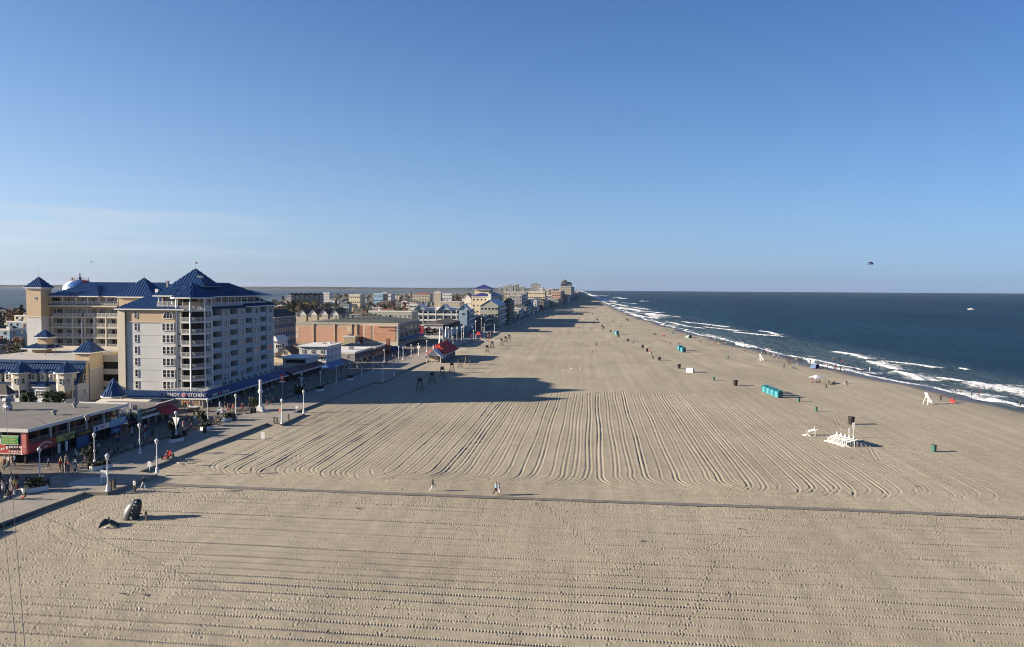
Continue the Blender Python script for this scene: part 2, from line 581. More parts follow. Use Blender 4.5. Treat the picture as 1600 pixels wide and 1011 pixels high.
amp, off, wid = 0.35 + 0.9 * rng.random(nr), 0.3 * (rng.random(nr) - 0.5), 0.11 + 0.10 * rng.random(nr)
pitch = 0.225 + 0.05 * rng.random(nr)
slant = np.where(rng.random(nr) < .5, 0.0, 9.0 * (rng.random(nr) - 0.5))
d = (row - ri - ri0 - 0.5) * 1.74 + off[ri]
w = np.exp(-(d / wid[ri]) ** 2)
fade = smooth(-57, -46, X - 6 * np.sin(Y / 5.0)) * smooth(101.0, 97.5, Y) * np.clip(0.35 + 1.5 * (soft_noise(X.shape, 150) + 0.5), 0.2, 1.5)
tread = np.sin(2 * np.pi * (X + slant[ri] * d * .1) / pitch[ri] + 7 * np.abs(d))
Z += fade * amp[ri] * (w * (-0.030 + 0.042 * tread) + 0.014 * np.exp(-((np.abs(d) - 0.34) / 0.10) ** 2))
# the loop where the rake turned, at the whale's side
for r0 in (7.5, 9.0, 10.6, 12.4):
    dd = np.abs(np.hypot((X + 44) / 1.5, Y - 88) - r0)
    mk = np.exp(-(dd / 0.2) ** 2) * smooth(-46, -52, X) * smooth(101, 98, Y)
    Z += mk * (-0.02 + 0.012 * np.sin(9 * np.arctan2(Y - 88, (X + 44) / 1.5) * r0))
def prints_a(px, py, depth, ang):
    iy = np.searchsorted(ys, py)
    ok = (iy > 4) & (iy < len(ys) - 5)
    px, py, depth, ang, iy = px[ok], py[ok], depth[ok], ang[ok], iy[ok]
    c, s = np.cos(ang), np.sin(ang)
    for j in range(-2, 3):
        r_ = iy + j
        sp = (XR[r_] - XL[r_]) / (NC_ - 1)
        ic = np.rint((px - XL[r_]) / sp).astype(int)
        for i in range(-5, 6):
            q = ic + i
            m_ = (q > 2) & (q < NC_ - 3)
            gx, gy = XL[r_] + q * sp - px, ys[r_] - py
            u, v = (gx * c + gy * s) / 0.155, (-gx * s + gy * c) / 0.10
            rr = u * u + v * v
            h = -np.exp(-rr) + 0.45 * np.exp(-(np.sqrt(rr) - 1.5) ** 2 / 0.25)
            np.add.at(Z, (r_[m_], q[m_]), (h * depth)[m_])
N = 30000
fx, fy = -80 + 146 * rng.random(N), 50 + 52 * rng.random(N)
dens = np.exp(-np.abs(fy - 99.5) / 4.0) + 0.40 * smooth(-30, -62, fx) + 0.30 * np.exp(-((fx + 20) / 30) ** 2 - ((fy - 66) / 9) ** 2) + 0.18 * np.exp(-((fx - 12) / 22) ** 2 - ((fy - 78) / 10) ** 2) + 0.04
keep = rng.random(N) < dens
fx, fy = fx[keep], fy[keep]
prints_a(fx, fy, 0.022 + 0.035 * rng.random(len(fx)), rng.random(len(fx)) * 6.28)
for a, b_ in (((800, 772), (1010, 900)), ((1455, 812), (1600, 945)), ((1170, 850), (1040, 985)), ((1330, 845), (1600, 900)), ((640, 790), (760, 850)), ((860, 980), (1350, 880)), ((1050, 832), (1560, 1005)), ((330, 850), (200, 930)), ((1240, 815), (900, 905))):
    p, q = G(*a), G(*b_)
    n_ = int((q - p).length / 0.62)
    t = np.linspace(0, 1, n_)
    ang = math.atan2(q.y - p.y, q.x - p.x)
    wob = 1.2 * np.sin(t * 5 + rng.random() * 6)
    side = 0.14 * (np.arange(n_) % 2 * 2 - 1)
    prints_a(p.x + (q.x - p.x) * t - math.sin(ang) * (wob + side), p.y + (q.y - p.y) * t + math.cos(ang) * (wob + side), np.full(n_, 0.065), np.full(n_, ang))
edge = smooth(102.5, 101.9, Y) * smooth(50, 50.6, Y) * smooth(0, 0.006, U_)[None, :] * smooth(1, 0.994, U_)[None, :]
Z = zb + (Z - zb) * edge
grid_object('sand', X, Y, Z, SAND, {'wet': wetA})
for x_edge, x_far in ((XL, np.full_like(ys, -112.0)), (XR, np.full_like(ys, 80.0))):       # plain sand on both sides of it
    k_ = np.linspace(0, 1, 24)[None, :]
    Xs_ = x_edge[::6, None] + (x_far - x_edge)[::6, None] * k_
    if x_far[0] < 0:
        Xs_ = Xs_[:, ::-1]
    Ys_ = np.repeat(ys[::6, None], 24, 1)
    Ys_[-1] = 102.5
    zs_, ws_ = sand_base(Xs_, Ys_)
    grid_object('sand', Xs_, Ys_, zs_ - .002, SAND, {'wet': ws_})

# ---- sand between the mat and the pavilion: tractor furrows with turns at both ends
xs = np.arange(-68, 124, 0.14)
ys = [102.5]
while ys[-1] < 252:
    ys.append(ys[-1] + 0.26 + 0.0018 * (ys[-1] - 102))
ys = np.array(ys)
X, Y = np.meshgrid(xs, ys)
zb, wetB = sand_base(X, Y)
H = 0.05 * soft_noise(X.shape, 36) + 0.02 * soft_noise(X.shape, 8) + 0.010 * soft_noise(X.shape, 2)
H *= smooth(-2, -10, X - shore(Y))
def furrow(pts, amp=1.0, half=(-0.34, 0.34), a0=1.0, a1=1.0):
    P = np.array([(p[0], p[1]) for p in pts], float)
    seg = np.hypot(*np.diff(P, axis=0).T)
    cum = np.concatenate([[0], np.cumsum(seg)])
    t = np.arange(0, cum[-1], 0.13)
    x, y = np.interp(t, cum, P[:, 0]), np.interp(t, cum, P[:, 1])
    tx, ty = np.gradient(x), np.gradient(y)
    ln = np.hypot(tx, ty) + 1e-9
    nx_, ny_ = -ty / ln, tx / ln
    a = amp * np.interp(t, [0, 1.6, cum[-1] - 3.01, cum[-1] + 0.01], [a0, 1, 1, a1]) * (0.84 + 0.22 * np.sin(t / 19 + 3 * pts[0][0]) ** 2) * (0.95 + 0.1 * np.sin(t / 2.7 + pts[0][0])) * (1 + 0.7 * np.exp(-t / 6.0))
    best = {}
    x0, x1 = np.searchsorted(xs, x.min() - 1.6), np.searchsorted(xs, x.max() + 1.6)
    y0, y1 = np.searchsorted(ys, y.min() - 1.6), np.searchsorted(ys, y.max() + 1.6)
    if x1 - x0 < 3 or y1 - y0 < 3:
        return
    D = np.full((y1 - y0, x1 - x0), 9.0)
    A = np.zeros_like(D)
    sx, sy = xs[x0:x1], ys[y0:y1]
    for h in half:
        qx, qy = x + nx_ * h, y + ny_ * h
        ix, iy = np.searchsorted(sx, qx), np.searchsorted(sy, qy)
        for j in range(-2, 3):
            for i in range(-5, 6):
                cx_, cy_ = np.clip(ix + i, 0, len(sx) - 1), np.clip(iy + j, 0, len(sy) - 1)
                dd = np.hypot(sx[cx_] - qx, sy[cy_] - qy)
                np.minimum.at(D, (cy_, cx_), dd)
                m_ = dd <= D[cy_, cx_] + 1e-6
                A[cy_[m_], cx_[m_]] = a[m_]
    H[y0:y1, x0:x1] += A * (-0.052 * np.exp(-(D / 0.13) ** 2) + 0.027 * np.exp(-((D - 0.29) / 0.10) ** 2))
def leg(x, y0, y1, near, far, rn, rf, tail):
    """a straight furrow along Y whose ends bend by a quarter turn: near/far = -1, 0, +1"""
    pts = []
    sx = lambda yy: x + 0.016 * (yy - 108)        # the passes fan out very slightly
    if near:
        for k in range(9):
            a = math.pi / 2 * k / 8
            pts.append((sx(y0) + near * (rn - rn * math.sin(a)) , y0 + rn - rn * math.cos(a)))
        pts.insert(0, (pts[0][0] + near * tail, y0 + 0.15))
    else:
        pts.append((sx(y0), y0))
    yy = pts[-1][1] + 4
    while yy < y1 - rf - 2:
        pts.append((sx(yy) + 0.12 * math.sin(yy / 9 + x), yy)); yy += 4
    if far:
        for k in range(9):
            a = math.pi / 2 * k / 8
            pts.append((sx(y1) + far * (rf - rf * math.cos(a)), y1 - rf + rf * math.sin(a)))
    else:
        pts.append((sx(y1), y1))
    return pts
x = -57.0
while x < 60:
    jit, am = rng.random(), 0.75 + 0.65 * rng.random()
    y1 = 207 + 7 * jit + 0.03 * x
    two = (-0.34, 0.34) if rng.random() < .6 else (0.0,)
    if x < -29:
        furrow(leg(x, 106.6 + 3.4 * jit, y1, 1, -1, 6.2, 3, 4.2), am, two, a0=0.35, a1=0.1)
        if rng.random() < .5:
            furrow(leg(x + .5, 105.8 + 3.0 * jit, 122 + 12 * jit, 1, 0, 6.0, 3, 4.6), am * .9, (0.0,), a0=0.3, a1=0.0)
    elif x < 3:
        furrow(leg(x, 105.6 + 2.4 * jit, y1, -1, -1, 8.5, 4, 8.0), am, two, a0=0.2, a1=0.1)
    elif x < 23:
        furrow(leg(x, 105.4 + 2.4 * jit, y1 + 1, 1, 1, 8.0, 5, 9.0), am, two, a0=0.2, a1=0.1)
    else:
        end = y1 - 12 * (x > 34) - (x - 34) * 1.6 * (x > 34) + 12 * (jit - .5) * (x > 34)
        furrow(leg(x, 104.6 + 3.0 * jit, max(end, 124), -1, 0, 6.2, 3, 4.0), am * (0.9 if x < 48 else 0.6), two, a0=0.35, a1=0.0)
        if x < 48 and rng.random() < .6:
            furrow(leg(x - .5, 104.2 + 2.5 * jit, 116 + 8 * jit, -1, 0, 5.0, 3, 3.6), am * .7, (0.0,), a0=0.3, a1=0.0)
    x += 1.55 + 1.0 * rng.random()
for _ in range(16):                       # scuffs and vehicle tracks that break the pattern
    xa, ya = rng.uniform(-50, 50), rng.uniform(110, 205)
    an = rng.uniform(-.5, .5) + (math.pi / 2 if rng.random() < .3 else 0)
    L = rng.uniform(8, 30)
    furrow([(xa, ya), (xa + L * .5 * math.cos(an), ya + L * .5 * math.sin(an)), (xa + L * math.cos(an + .3), ya + L * math.sin(an + .3))], 0.28, a0=0.0, a1=0.0)
for pl in (((700, 592), (900, 601), (1000, 603), (1150, 608), (1230, 607)), ((900, 594), (980, 595), (1060, 588), (1150, 583), (1215, 570)), ((690, 584), (900, 586), (1010, 583)), ((1105, 605), (1180, 590), (1250, 580), (1330, 596)),
           ((1170, 640), (1320, 668), (1450, 690), (1600, 720)), ((1200, 622), (1360, 690), (1600, 745)), ((1320, 640), (1305, 655), (1312, 668)), ((1345, 635), (1325, 650), (1330, 665)), ((1250, 690), (1400, 730), (1600, 772)), ((1300, 715), (1420, 745), (1600, 790)),
           ((1475, 680), (1462, 690), (1440, 686)), ((1485, 684), (1470, 694)), ((1360, 700), (1372, 720), (1400, 740)), ((1100, 600), (1200, 640), (1400, 700), (1600, 755))):
    furrow([G(*p) for p in pl], 0.55, a0=0.1, a1=0.1)
N = 9000
fx, fy = -66 + 175 * rng.random(N), 102.5 + 120 * rng.random(N)
dens = np.exp(-np.abs(fy - 103.5) / 2.2) + 0.6 * smooth(-54, -62, fx) * smooth(150, 110, fy) + 0.5 * smooth(36, 62, fx) + 0.05
keep = (rng.random(N) < dens) & (fx < shore(fy) - 6)
fx, fy = fx[keep], fy[keep]
stamp_prints(H, xs, ys, fx, fy, 0.05 + 0.05 * rng.random(len(fx)), rng.random(len(fx)) * 6.28)
H *= smooth(102.5, 103.0, Y) * smooth(252, 250, Y)
grid_object('sand', X, Y, zb + H, SAND, {'wet': wetB})

# ---- the far beach, curving away to the north
ysf = [252.0]
while ysf[-1] < 9000:
    ysf.append(ysf[-1] * 1.012 + 0.2)
ysf = np.array(ysf)
u = np.linspace(0, 1, 120)
Yf = np.repeat(ysf[:, None], 120, 1)
cl = np.interp(ysf, _CY, _CX) - 12
Xf = cl[:, None] + (shore(ysf) + 14 - cl)[:, None] * u[None, :]
k = smooth(252, 262, Yf)
Xf = Xf * 1.0
zf, wetf = sand_base(Xf, Yf)
zf += k * smooth(-4, -14, Xf - shore(Yf)) * 0.22 * soft_noise(Xf.shape, 3)
grid_object('sand', Xf, Yf, zf, SAND, {'wet': wetf})
# sand that carries on beside and behind the fairground wheel
xq, yq = np.meshgrid(np.linspace(-112, 80, 12), np.linspace(-250, 50, 12))
grid_object('sand', xq, yq, sand_base(xq, yq)[0], SAND, {'wet': xq * 0})
xq, yq = np.meshgrid(np.linspace(80, 160, 60), np.linspace(-250, 102.5, 60))
zq, wq = sand_base(xq, yq)
grid_object('sand', xq, yq, zq, SAND, {'wet': wq})

# ---- the mat that crosses the beach
MATM = M('woven_beach_mat', (0.165, 0.15, 0.14), 0.9, var=0.25, scale=1.2)
a, b_ = G(244, 757), G(1640, 811)
n_ = 120
xm = np.linspace(a.x, b_.x, n_)
ym = a.y + (b_.y - a.y) * (xm - a.x) / (b_.x - a.x) + 0.25 * np.sin(xm / 17.0)
Ym = np.stack([ym - 0.58 - 0.10 * np.sin(xm * 1.3), ym + 0.58 + 0.10 * np.sin(xm * 1.7)])
Xm = np.stack([xm, xm])
zz = sand_base(Xm, Ym)[0] + 0.075
grid_object('beach_path', Xm, Ym, zz, MATM)

# ---- the sea
def sea_material(name, deep, shallow):
    m = bpy.data.materials.new(name)
    m.use_nodes = True
    n, l = m.node_tree.nodes, m.node_tree.links
    b = n['Principled BSDF']
    b.inputs['IOR'].default_value = 1.33
    b.inputs['Specular IOR Level'].default_value = 0.1
    tcn = n.new('ShaderNodeTexCoord')
    def noise(scale, det, rough=0.6, st=(1, 1, 1), rz=0.0):
        mpn = n.new('ShaderNodeMapping')
        mpn.inputs['Scale'].default_value = st
        mpn.inputs['Rotation'].default_value = (0, 0, rz)
        l.new(tcn.outputs['Object'], mpn.inputs['Vector'])
        x = n.new('ShaderNodeTexNoise')
        x.inputs['Scale'].default_value = scale
        x.inputs['Detail'].default_value = det
        x.inputs['Roughness'].default_value = rough
        l.new(mpn.outputs['Vector'], x.inputs['Vector'])
        return x.outputs['Fac']
    foam = n.new('ShaderNodeAttribute'); foam.attribute_name = 'foam'
    shal = n.new('ShaderNodeAttribute'); shal.attribute_name = 'shallow'
    c1 = n.new('ShaderNodeMix'); c1.data_type = 'RGBA'
    c1.inputs[6].default_value = deep + (1,)
    c1.inputs[7].default_value = shallow + (1,)
    l.new(shal.outputs['Fac'], c1.inputs['Factor'])
    patch = noise(0.004, 5, 0.6, (1, 0.35, 1), 0.3)
    r0 = n.new('ShaderNodeValToRGB')
    r0.color_ramp.elements[0].position, r0.color_ramp.elements[1].position = 0.35, 0.68
    r0.color_ramp.elements[0].color = (0.62, 0.66, 0.7, 1)
    r0.color_ramp.elements[1].color = (1.5, 1.45, 1.4, 1)
    l.new(patch, r0.inputs['Fac'])
    c2 = n.new('ShaderNodeMix'); c2.data_type = 'RGBA'; c2.blend_type = 'MULTIPLY'; c2.inputs['Factor'].default_value = 1
    l.new(c1.outputs[2], c2.inputs[6]); l.new(r0.outputs['Color'], c2.inputs[7])
    fn = noise(0.55, 7, 0.72, (1, 0.45, 1), 0.35)
    fs = n.new('ShaderNodeMath'); fs.operation = 'MULTIPLY_ADD'; fs.inputs[1].default_value = 1.3; fs.inputs[2].default_value = -0.95
    l.new(foam.outputs['Fac'], fs.inputs[0])
    fs2 = n.new('ShaderNodeMath'); fs2.operation = 'ADD'
    l.new(fs.outputs[0], fs2.inputs[0]); l.new(fn, fs2.inputs[1])
    fr = n.new('ShaderNodeMapRange')
    fr.inputs['From Min'].default_value, fr.inputs['From Max'].default_value = 0.0, 0.30
    l.new(fs2.outputs[0], fr.inputs['Value'])
    c3 = n.new('ShaderNodeMix'); c3.data_type = 'RGBA'
    l.new(fr.outputs['Result'], c3.inputs['Factor'])
    l.new(c2.outputs[2], c3.inputs[6])
    c3.inputs[7].default_value = (0.58, 0.59, 0.60, 1)
    l.new(c3.outputs[2], b.inputs['Base Color'])
    rr = n.new('ShaderNodeMapRange')
    rr.inputs['To Min'].default_value, rr.inputs['To Max'].default_value = 0.42, 0.9
    l.new(fr.outputs['Result'], rr.inputs['Value'])
    l.new(rr.outputs['Result'], b.inputs['Roughness'])
    w1 = noise(0.055, 6, 0.62, (1, 0.38, 1), 0.45)
    w2 = noise(0.5, 5, 0.6, (1, 0.5, 1), 0.2)
    w0 = noise(0.016, 3, 0.5, (1, 0.22, 1), 0.35)
    w0m = n.new('ShaderNodeMath'); w0m.operation = 'MULTIPLY_ADD'; w0m.inputs[1].default_value = 2.2
    l.new(w0, w0m.inputs[0]); l.new(w1, w0m.inputs[2])
    w1 = w0m.outputs[0]
    ad = n.new('ShaderNodeMath'); ad.operation = 'MULTIPLY_ADD'; ad.inputs[1].default_value = 0.22
    l.new(w2, ad.inputs[0]); l.new(w1, ad.inputs[2])
    bp = n.new('ShaderNodeBump')
    bp.inputs['Strength'].default_value = 1.0
    bp.inputs['Distance'].default_value = 5.0
    l.new(ad.outputs[0], bp.inputs['Height'])
    l.new(bp.outputs['Normal'], b.inputs['Normal'])
    return m
SEA = sea_material('ocean_water', (0.004, 0.021, 0.036), (0.045, 0.066, 0.075))
s_ = np.concatenate([np.arange(-9, 150, 0.75), 150 * 1.09 ** np.arange(0, 50)])
s_ = s_[s_ < 9600]
yo = list(np.arange(-250, 150, 25))
yo.append(150.0)
while yo[-1] < 9900:
    yo.append(yo[-1] + max(0.9, yo[-1] * 0.0042))
yo = np.array(yo)
S, Yo = np.meshgrid(s_, yo)
Xo = np.interp(Yo, _SY, _SX) + S
sh = Xo - shore(Yo)
foam = np.zeros_like(S)
crest = np.zeros_like(S)
shal = smooth(75, 5, S)
nA = soft_noise(S.shape, 7); nB = soft_noise(S.shape, 3); nC = soft_noise(S.shape, 22)
def breaker(pts, width=2.2, amp=1.0, trail=9.0):
    """a breaking crest from the given places: white front, thin foam behind"""
    P = np.array([(p[0], p[1]) for p in pts])
    P = P[np.argsort(P[:, 1])]
    y0, y1 = P[0, 1], P[-1, 1]
    xc = np.interp(Yo, P[:, 1], P[:, 0]) + 1.1 * nA + 0.8 * np.sin(Yo / 6.0 + P[0, 0])
    L = max(y1 - y0, 1)
    win = smooth(y0 - 0.04 * L, y0 + 0.10 * L, Yo) * smooth(y1 + 0.04 * L, y1 - 0.10 * L, Yo)
    dd = Xo - xc
    width = width * 1.5
    f = np.where(dd < 0, np.exp(-(dd / (0.45 * width)) ** 2), np.exp(-(dd / width) ** 2))
    tr = np.where(dd > 0, 0.66 * np.exp(-dd / (1.3 * trail)), 0) + np.where(dd < 0, 0.56 * np.exp(dd / (0.6 * trail)), 0)
    global foam, crest
    foam = np.maximum(foam, win * amp * np.maximum(f, tr))
    crest = np.maximum(crest, win * 0.85 * np.exp(-(dd / (width * 0.8)) ** 2))
g = lambda *ps: [G(px, py, -0.5) for px, py in ps]
breaker(g((1301, 550), (1330, 555), (1361, 562)), 2.4)
breaker(g((1350, 565), (1380, 572), (1405, 579)), 2.2)
breaker(g((1397, 581), (1420, 588), (1443, 596)), 2.2, 1.1)
breaker(g((1465, 592), (1486, 594), (1505, 597)), 2.2)
breaker(g((1505, 597), (1545, 605), (1600, 615), (1660, 630)), 2.6, 1.1, 14)
breaker(g((1375, 565), (1410, 569), (1460, 577)), 4.5, 0.62, 10)
breaker(g((1060, 503), (1090, 506), (1137, 512)), 3.2)
breaker(g((1098, 511), (1130, 515), (1160, 518)), 2.6)
breaker(g((1145, 519), (1170, 522), (1200, 527), (1222, 527)), 3.0, 1.05)
breaker(g((1188, 518), (1200, 520), (1215, 524)), 2.6)
breaker(g((1016, 490), (1035, 493), (1062, 496)), 4.5)
breaker(g((1020, 488), (1030, 489)), 7.0)
breaker(g((970, 483), (1000, 486), (1018, 488)), 5.0)
breaker(g((985, 480), (1012, 484)), 5.0)
breaker(g((972, 473.5), (992, 475)), 7)
breaker(g((1001, 471), (1007, 470.4)), 9, 1.0, 4)
breaker(g((960, 465), (966, 464.4)), 12, 1.0, 4)
breaker(g((968, 467), (975, 466.2)), 12, 1.0, 4)
breaker(g((955, 474), (978, 479)), 6)
breaker(g((938, 465), (948, 468), (960, 473)), 8)
breaker(g((928, 461.5), (934, 462), (948, 462)), 12)
breaker(g((985, 491), (1010, 496), (1030, 499)), 3.0, 0.9, 5)
breaker(g((1040, 503), (1075, 511), (1100, 514)), 2.6, 0.9, 5)
breaker(g((1500, 577.5), (1514, 579.5)), 1.4, 0.95, 2)
breaker(g((1120, 530), (1160, 539), (1190, 546)), 2.0, 0.75, 4)
breaker(g((1230, 556), (1290, 568), (1350, 580)), 1.8, 0.8, 4)
breaker(g((1540, 624), (1575, 631), (1640, 645)), 2.0, 1.0, 4)
# swash along the sand, denser surf where the beach recedes
foam = np.maximum(foam, (0.84 + 0.5 * nA) * np.exp(-((sh - 1.6 - 3 * nC) / 1.7) ** 2))
foam = np.maximum(foam, (0.33 + 0.45 * nA) * smooth(30 + 30 * nC, 2, sh) * (sh > 0))
foam = np.maximum(foam, smooth(520, 900, Yo) * (0.50 + 1.0 * nC + .25 * nA) * smooth(58, 6, sh))
Zo = -0.6 + crest + 0.10 * nA * smooth(0, 20, sh) + 0.05 * nB * smooth(0, 12, sh)
Zo += 0.22 * np.sin(Xo / 6.5 + 2.2 * nC + Yo / 60.0) * smooth(8, 60, sh) * smooth(900, 200, S)
Zo = np.where(S > 150, np.minimum(Zo, -0.5), Zo)
grid_object('sea', Xo, Yo, Zo, SEA, {'foam': foam, 'shallow': shal})
# the bay on the other side of the town
BAY = sea_material('bay_water', (0.055, 0.075, 0.095), (0.055, 0.075, 0.095))
xq, yq = np.meshgrid(np.linspace(-9000, -300, 30), np.linspace(-200, 9900, 30))
grid_object('bay', xq, yq, xq * 0 - 0.4, BAY)

# ---- land under the town
GROUND = M('town_ground', (0.085, 0.082, 0.075), 0.95, var=0.45, scale=0.03)
m = MB()
bay = [G(-260, 512, 0.2), G(0, 493, 0.2), G(200, 483, 0.2), G(430, 473.5, 0.2), G(452, 463, 0.2), G(540, 459.5, 0.2), G(680, 456.5, 0.2), G(800, 455, 0.2)]
east = [(curb(y) - 4, y) for y in (3800, 2200, 1505, 1245, 916, 590, 483, 440, 343, 283)]
pts = [(-66, -200), (-900, -200)] + [(p.x, p.y) for p in bay] + [(-300, 9600), (-40, 9000)] + east + [(-66, 240)]
pts.reverse()
m.poly([(p[0], p[1], 0.2) for p in pts])
link('town_ground', m.mesh('town_ground', GROUND), kind='structure')
m = MB()
m.box(-9000, -700, 7800, 9900, -2, 0.6)
link('mainland', m.mesh('mainland', M('far_mainland_ground', (0.03, 0.042, 0.045), 0.95, var=0.3, scale=0.002)), kind='structure')
xw = np.linspace(-8600, -150, 900)
yw = np.linspace(7850, 9300, 5)
XW, YW = np.meshgrid(xw, yw)
ZW = 9 + 12 * rng.random(XW.shape) + 10 * (soft_noise(XW.shape, 40) + 0.5)
ZW[0] = 0.3
YW[0] -= 6
WOODS = M('far_woodland', (0.018, 0.030, 0.028), 1.0, var=0.4, scale=0.02)
o = grid_object('far_woods', XW, YW, ZW, WOODS)
o['kind'] = 'stuff'
o['label'] = 'long low wooded shore on the far side of the bay'
o['category'] = 'woods'

def paving(name, c1, c2, bw, rh, mortar, sand_amt):
    m = bpy.data.materials.new(name)
    m.use_nodes = True
    n, l = m.node_tree.nodes, m.node_tree.links
    b = n['Principled BSDF']; b.inputs['Roughness'].default_value = .9
    t = n.new('ShaderNodeTexCoord')
    mp_ = n.new('ShaderNodeMapping'); mp_.inputs['Rotation'].default_value = (0, 0, math.pi / 2)
    l.new(t.outputs['Object'], mp_.inputs['Vector'])
    k = n.new('ShaderNodeTexBrick'); k.inputs['Scale'].default_value = 1.0; k.inputs['Brick Width'].default_value = bw; k.inputs['Row Height'].default_value = rh
    k.inputs['Mortar Size'].default_value = mortar; k.inputs['Mortar Smooth'].default_value = .3
    k.inputs['Color1'].default_value = c1 + (1,); k.inputs['Color2'].default_value = c2 + (1,); k.inputs['Mortar'].default_value = tuple(x * .45 for x in c1) + (1,)
    l.new(mp_.outputs['Vector'], k.inputs['Vector'])
    x = n.new('ShaderNodeTexNoise'); x.inputs['Scale'].default_value = .5; x.inputs['Detail'].default_value = 7; x.inputs['Roughness'].default_value = .7
    l.new(t.outputs['Object'], x.inputs['Vector'])
    r = n.new('ShaderNodeMapRange'); r.inputs['From Min'].default_value = .50; r.inputs['From Max'].default_value = .72; r.inputs['To Max'].default_value = sand_amt
    l.new(x.outputs['Fac'], r.inputs['Value'])
    mx = n.new('ShaderNodeMix'); mx.data_type = 'RGBA'; mx.inputs[7].default_value = (.25, .213, .153, 1)
    l.new(r.outputs['Result'], mx.inputs['Factor']); l.new(k.outputs['Color'], mx.inputs[6]); l.new(mx.outputs[2], b.inputs['Base Color'])
    return m
# ---- boardwalk: concrete tram lane along the sand, boards behind it
px_edge = [(-140, 868), (0, 817), (132, 769), (168, 769), (217, 751.5), (246, 740.5), (217.6, 736.7), (417, 661), (441, 662), (476, 646), (458, 644.5), (582, 597.5), (598, 597), (617, 588.5), (609, 587.5), (655, 569)]
edge_pts = [G(px, py, 0.45) for px, py in px_edge]
E_ = [(-70.5, -200)] + [(p.x, p.y) for p in edge_pts] + [(curb(y), y) for y in (283, 343, 440, 483, 590, 750, 916, 1245, 1505, 2200, 3800)]
LANE = [(-75.8, -200), (-75.4, 101), (-73.4, 134), (-72.0, 160), (-70.2, 205), (-69.0, 235), (-67.2, 289), (-66.2, 320), (curb(440) - 9, 440), (curb(590) - 8, 590), (curb(916) - 7, 916), (curb(1505) - 6, 1505), (curb(3800) - 6, 3800)]
m = MB()
m.prism([(p[0], p[1]) for p in E_ + list(reversed(LANE))], -0.6, 0.45)
link('tram_lane', m.mesh('tram_lane', paving('tram_lane_concrete', (.215, .195, .165), (.185, .170, .145), 3.6, 2.4, .035, .75)), kind='structure')
m = MB()
rear = [(x_ - 24, y_) for x_, y_ in LANE]
m.prism(LANE + list(reversed(rear)), -0.6, 0.44)
link('boardwalk', m.mesh('boardwalk', paving('boardwalk_planks', (.125, .105, .083), (.095, .080, .066), 3.2, .28, .02, .35)), kind='structure')
# round paved disc set in the lane by the beach path
c = G(141, 753, 0.46)
m = MB()
m.lathe([(2.6, 0.0), (2.6, 0.012)], 28)
link('paved_circle', m.mesh('paved_circle', M('pale_paving', (0.5, 0.47, 0.42), 0.85, var=0.1)), loc=(c.x, c.y, 0.452), kind='structure')
# ================================================================== BUILDING KIT
_cache = {}
def cached(key, fn):
    if key not in _cache:
        _cache[key] = fn()
    return _cache[key]
def FX(px, X, py=500):
    """the Y at which a pixel column meets the plane X"""
    d = _ray(px, py)
    return X / d[0] * d[1]
def face_rot(face):
    return {'S': 0.0, 'E': math.pi / 2, 'N': math.pi, 'W': -math.pi / 2, 'SE': math.pi / 4}[face]
def window(t, x, y, z, w, h, face='S', nx=2, ny=2, frame=WHITE, glass=None, arch=False, simple=False, name='window'):
    """a framed window standing on a wall; (x, y, z) is its centre on the wall, in world coordinates"""
    glass = glass or random.choice((GLASS, GLASS, GLASS, GLASS2, GLASS2, CURTAIN))
    key = ('win', round(w, 2), round(h, 2), nx, ny, frame.name, glass.name, arch, simple)
    def make():
        f, g = MB(), MB()
        b, m = 0.11, 0.06
        if arch:
            n = 10
            prev = None
            for i in range(n + 1):
                a = math.pi * i / n
                c, s_ = math.cos(a), math.sin(a)
                cur = (c * w / 2, -h / 2 + s_ * h)
                if prev:
                    f.bar((prev[0], -0.06, prev[1]), (cur[0], -0.06, cur[1]), b * 1.4, 0.14)
                prev = cur
            f.bar((-w / 2, -0.06, -h / 2), (w / 2, -0.06, -h / 2), 0.14, b)
            for i in (-1, 1):
                f.box(i * w / 6 - m / 2, i * w / 6 + m / 2, -0.09, -0.02, -h / 2, h / 2 - 0.12)
            g.slab([(math.cos(math.pi * i / n) * w / 2, -0.035, -h / 2 + math.sin(math.pi * i / n) * h) for i in range(n + 1)], 0.03)
        else:
            if simple:
                f.box(-w / 2 - b, w / 2 + b, -0.06, -0.004, -h / 2 - b, h / 2 + b, 0)
                f.box(-w / 2, w / 2, -0.085, -0.055, -h / 2, h / 2, 1)
                return f.mesh('window', [frame, glass]), None
            f.box(-w / 2 - b, w / 2 + b, -0.12, 0, h / 2, h / 2 + b)
            f.box(-w / 2 - b, w / 2 + b, -0.15, 0, -h / 2 - b, -h / 2)
            f.box(-w / 2 - b, -w / 2, -0.12, 0, -h / 2, h / 2)
            f.box(w / 2, w / 2 + b, -0.12, 0, -h / 2, h / 2)
            for i in range(1, nx):
                u = -w / 2 + w * i / nx
                f.box(u - m / 2, u + m / 2, -0.1, -0.045, -h / 2, h / 2)
            for j in range(1, ny):
                u = -h / 2 + h * j / ny
                f.box(-w / 2, w / 2, -0.095, -0.044, u - m / 2, u + m / 2)
            g.box(-w / 2, w / 2, -0.04, -0.012, -h / 2, h / 2)
        return f.mesh(name, frame), g.mesh('pane', glass)
    fm, gm = cached(key, make)
    b = t.location
    o = link(name, fm, t, (x - b[0], y - b[1], z - b[2]), face_rot(face))
    if gm:
        link('pane', gm, o)
    return o
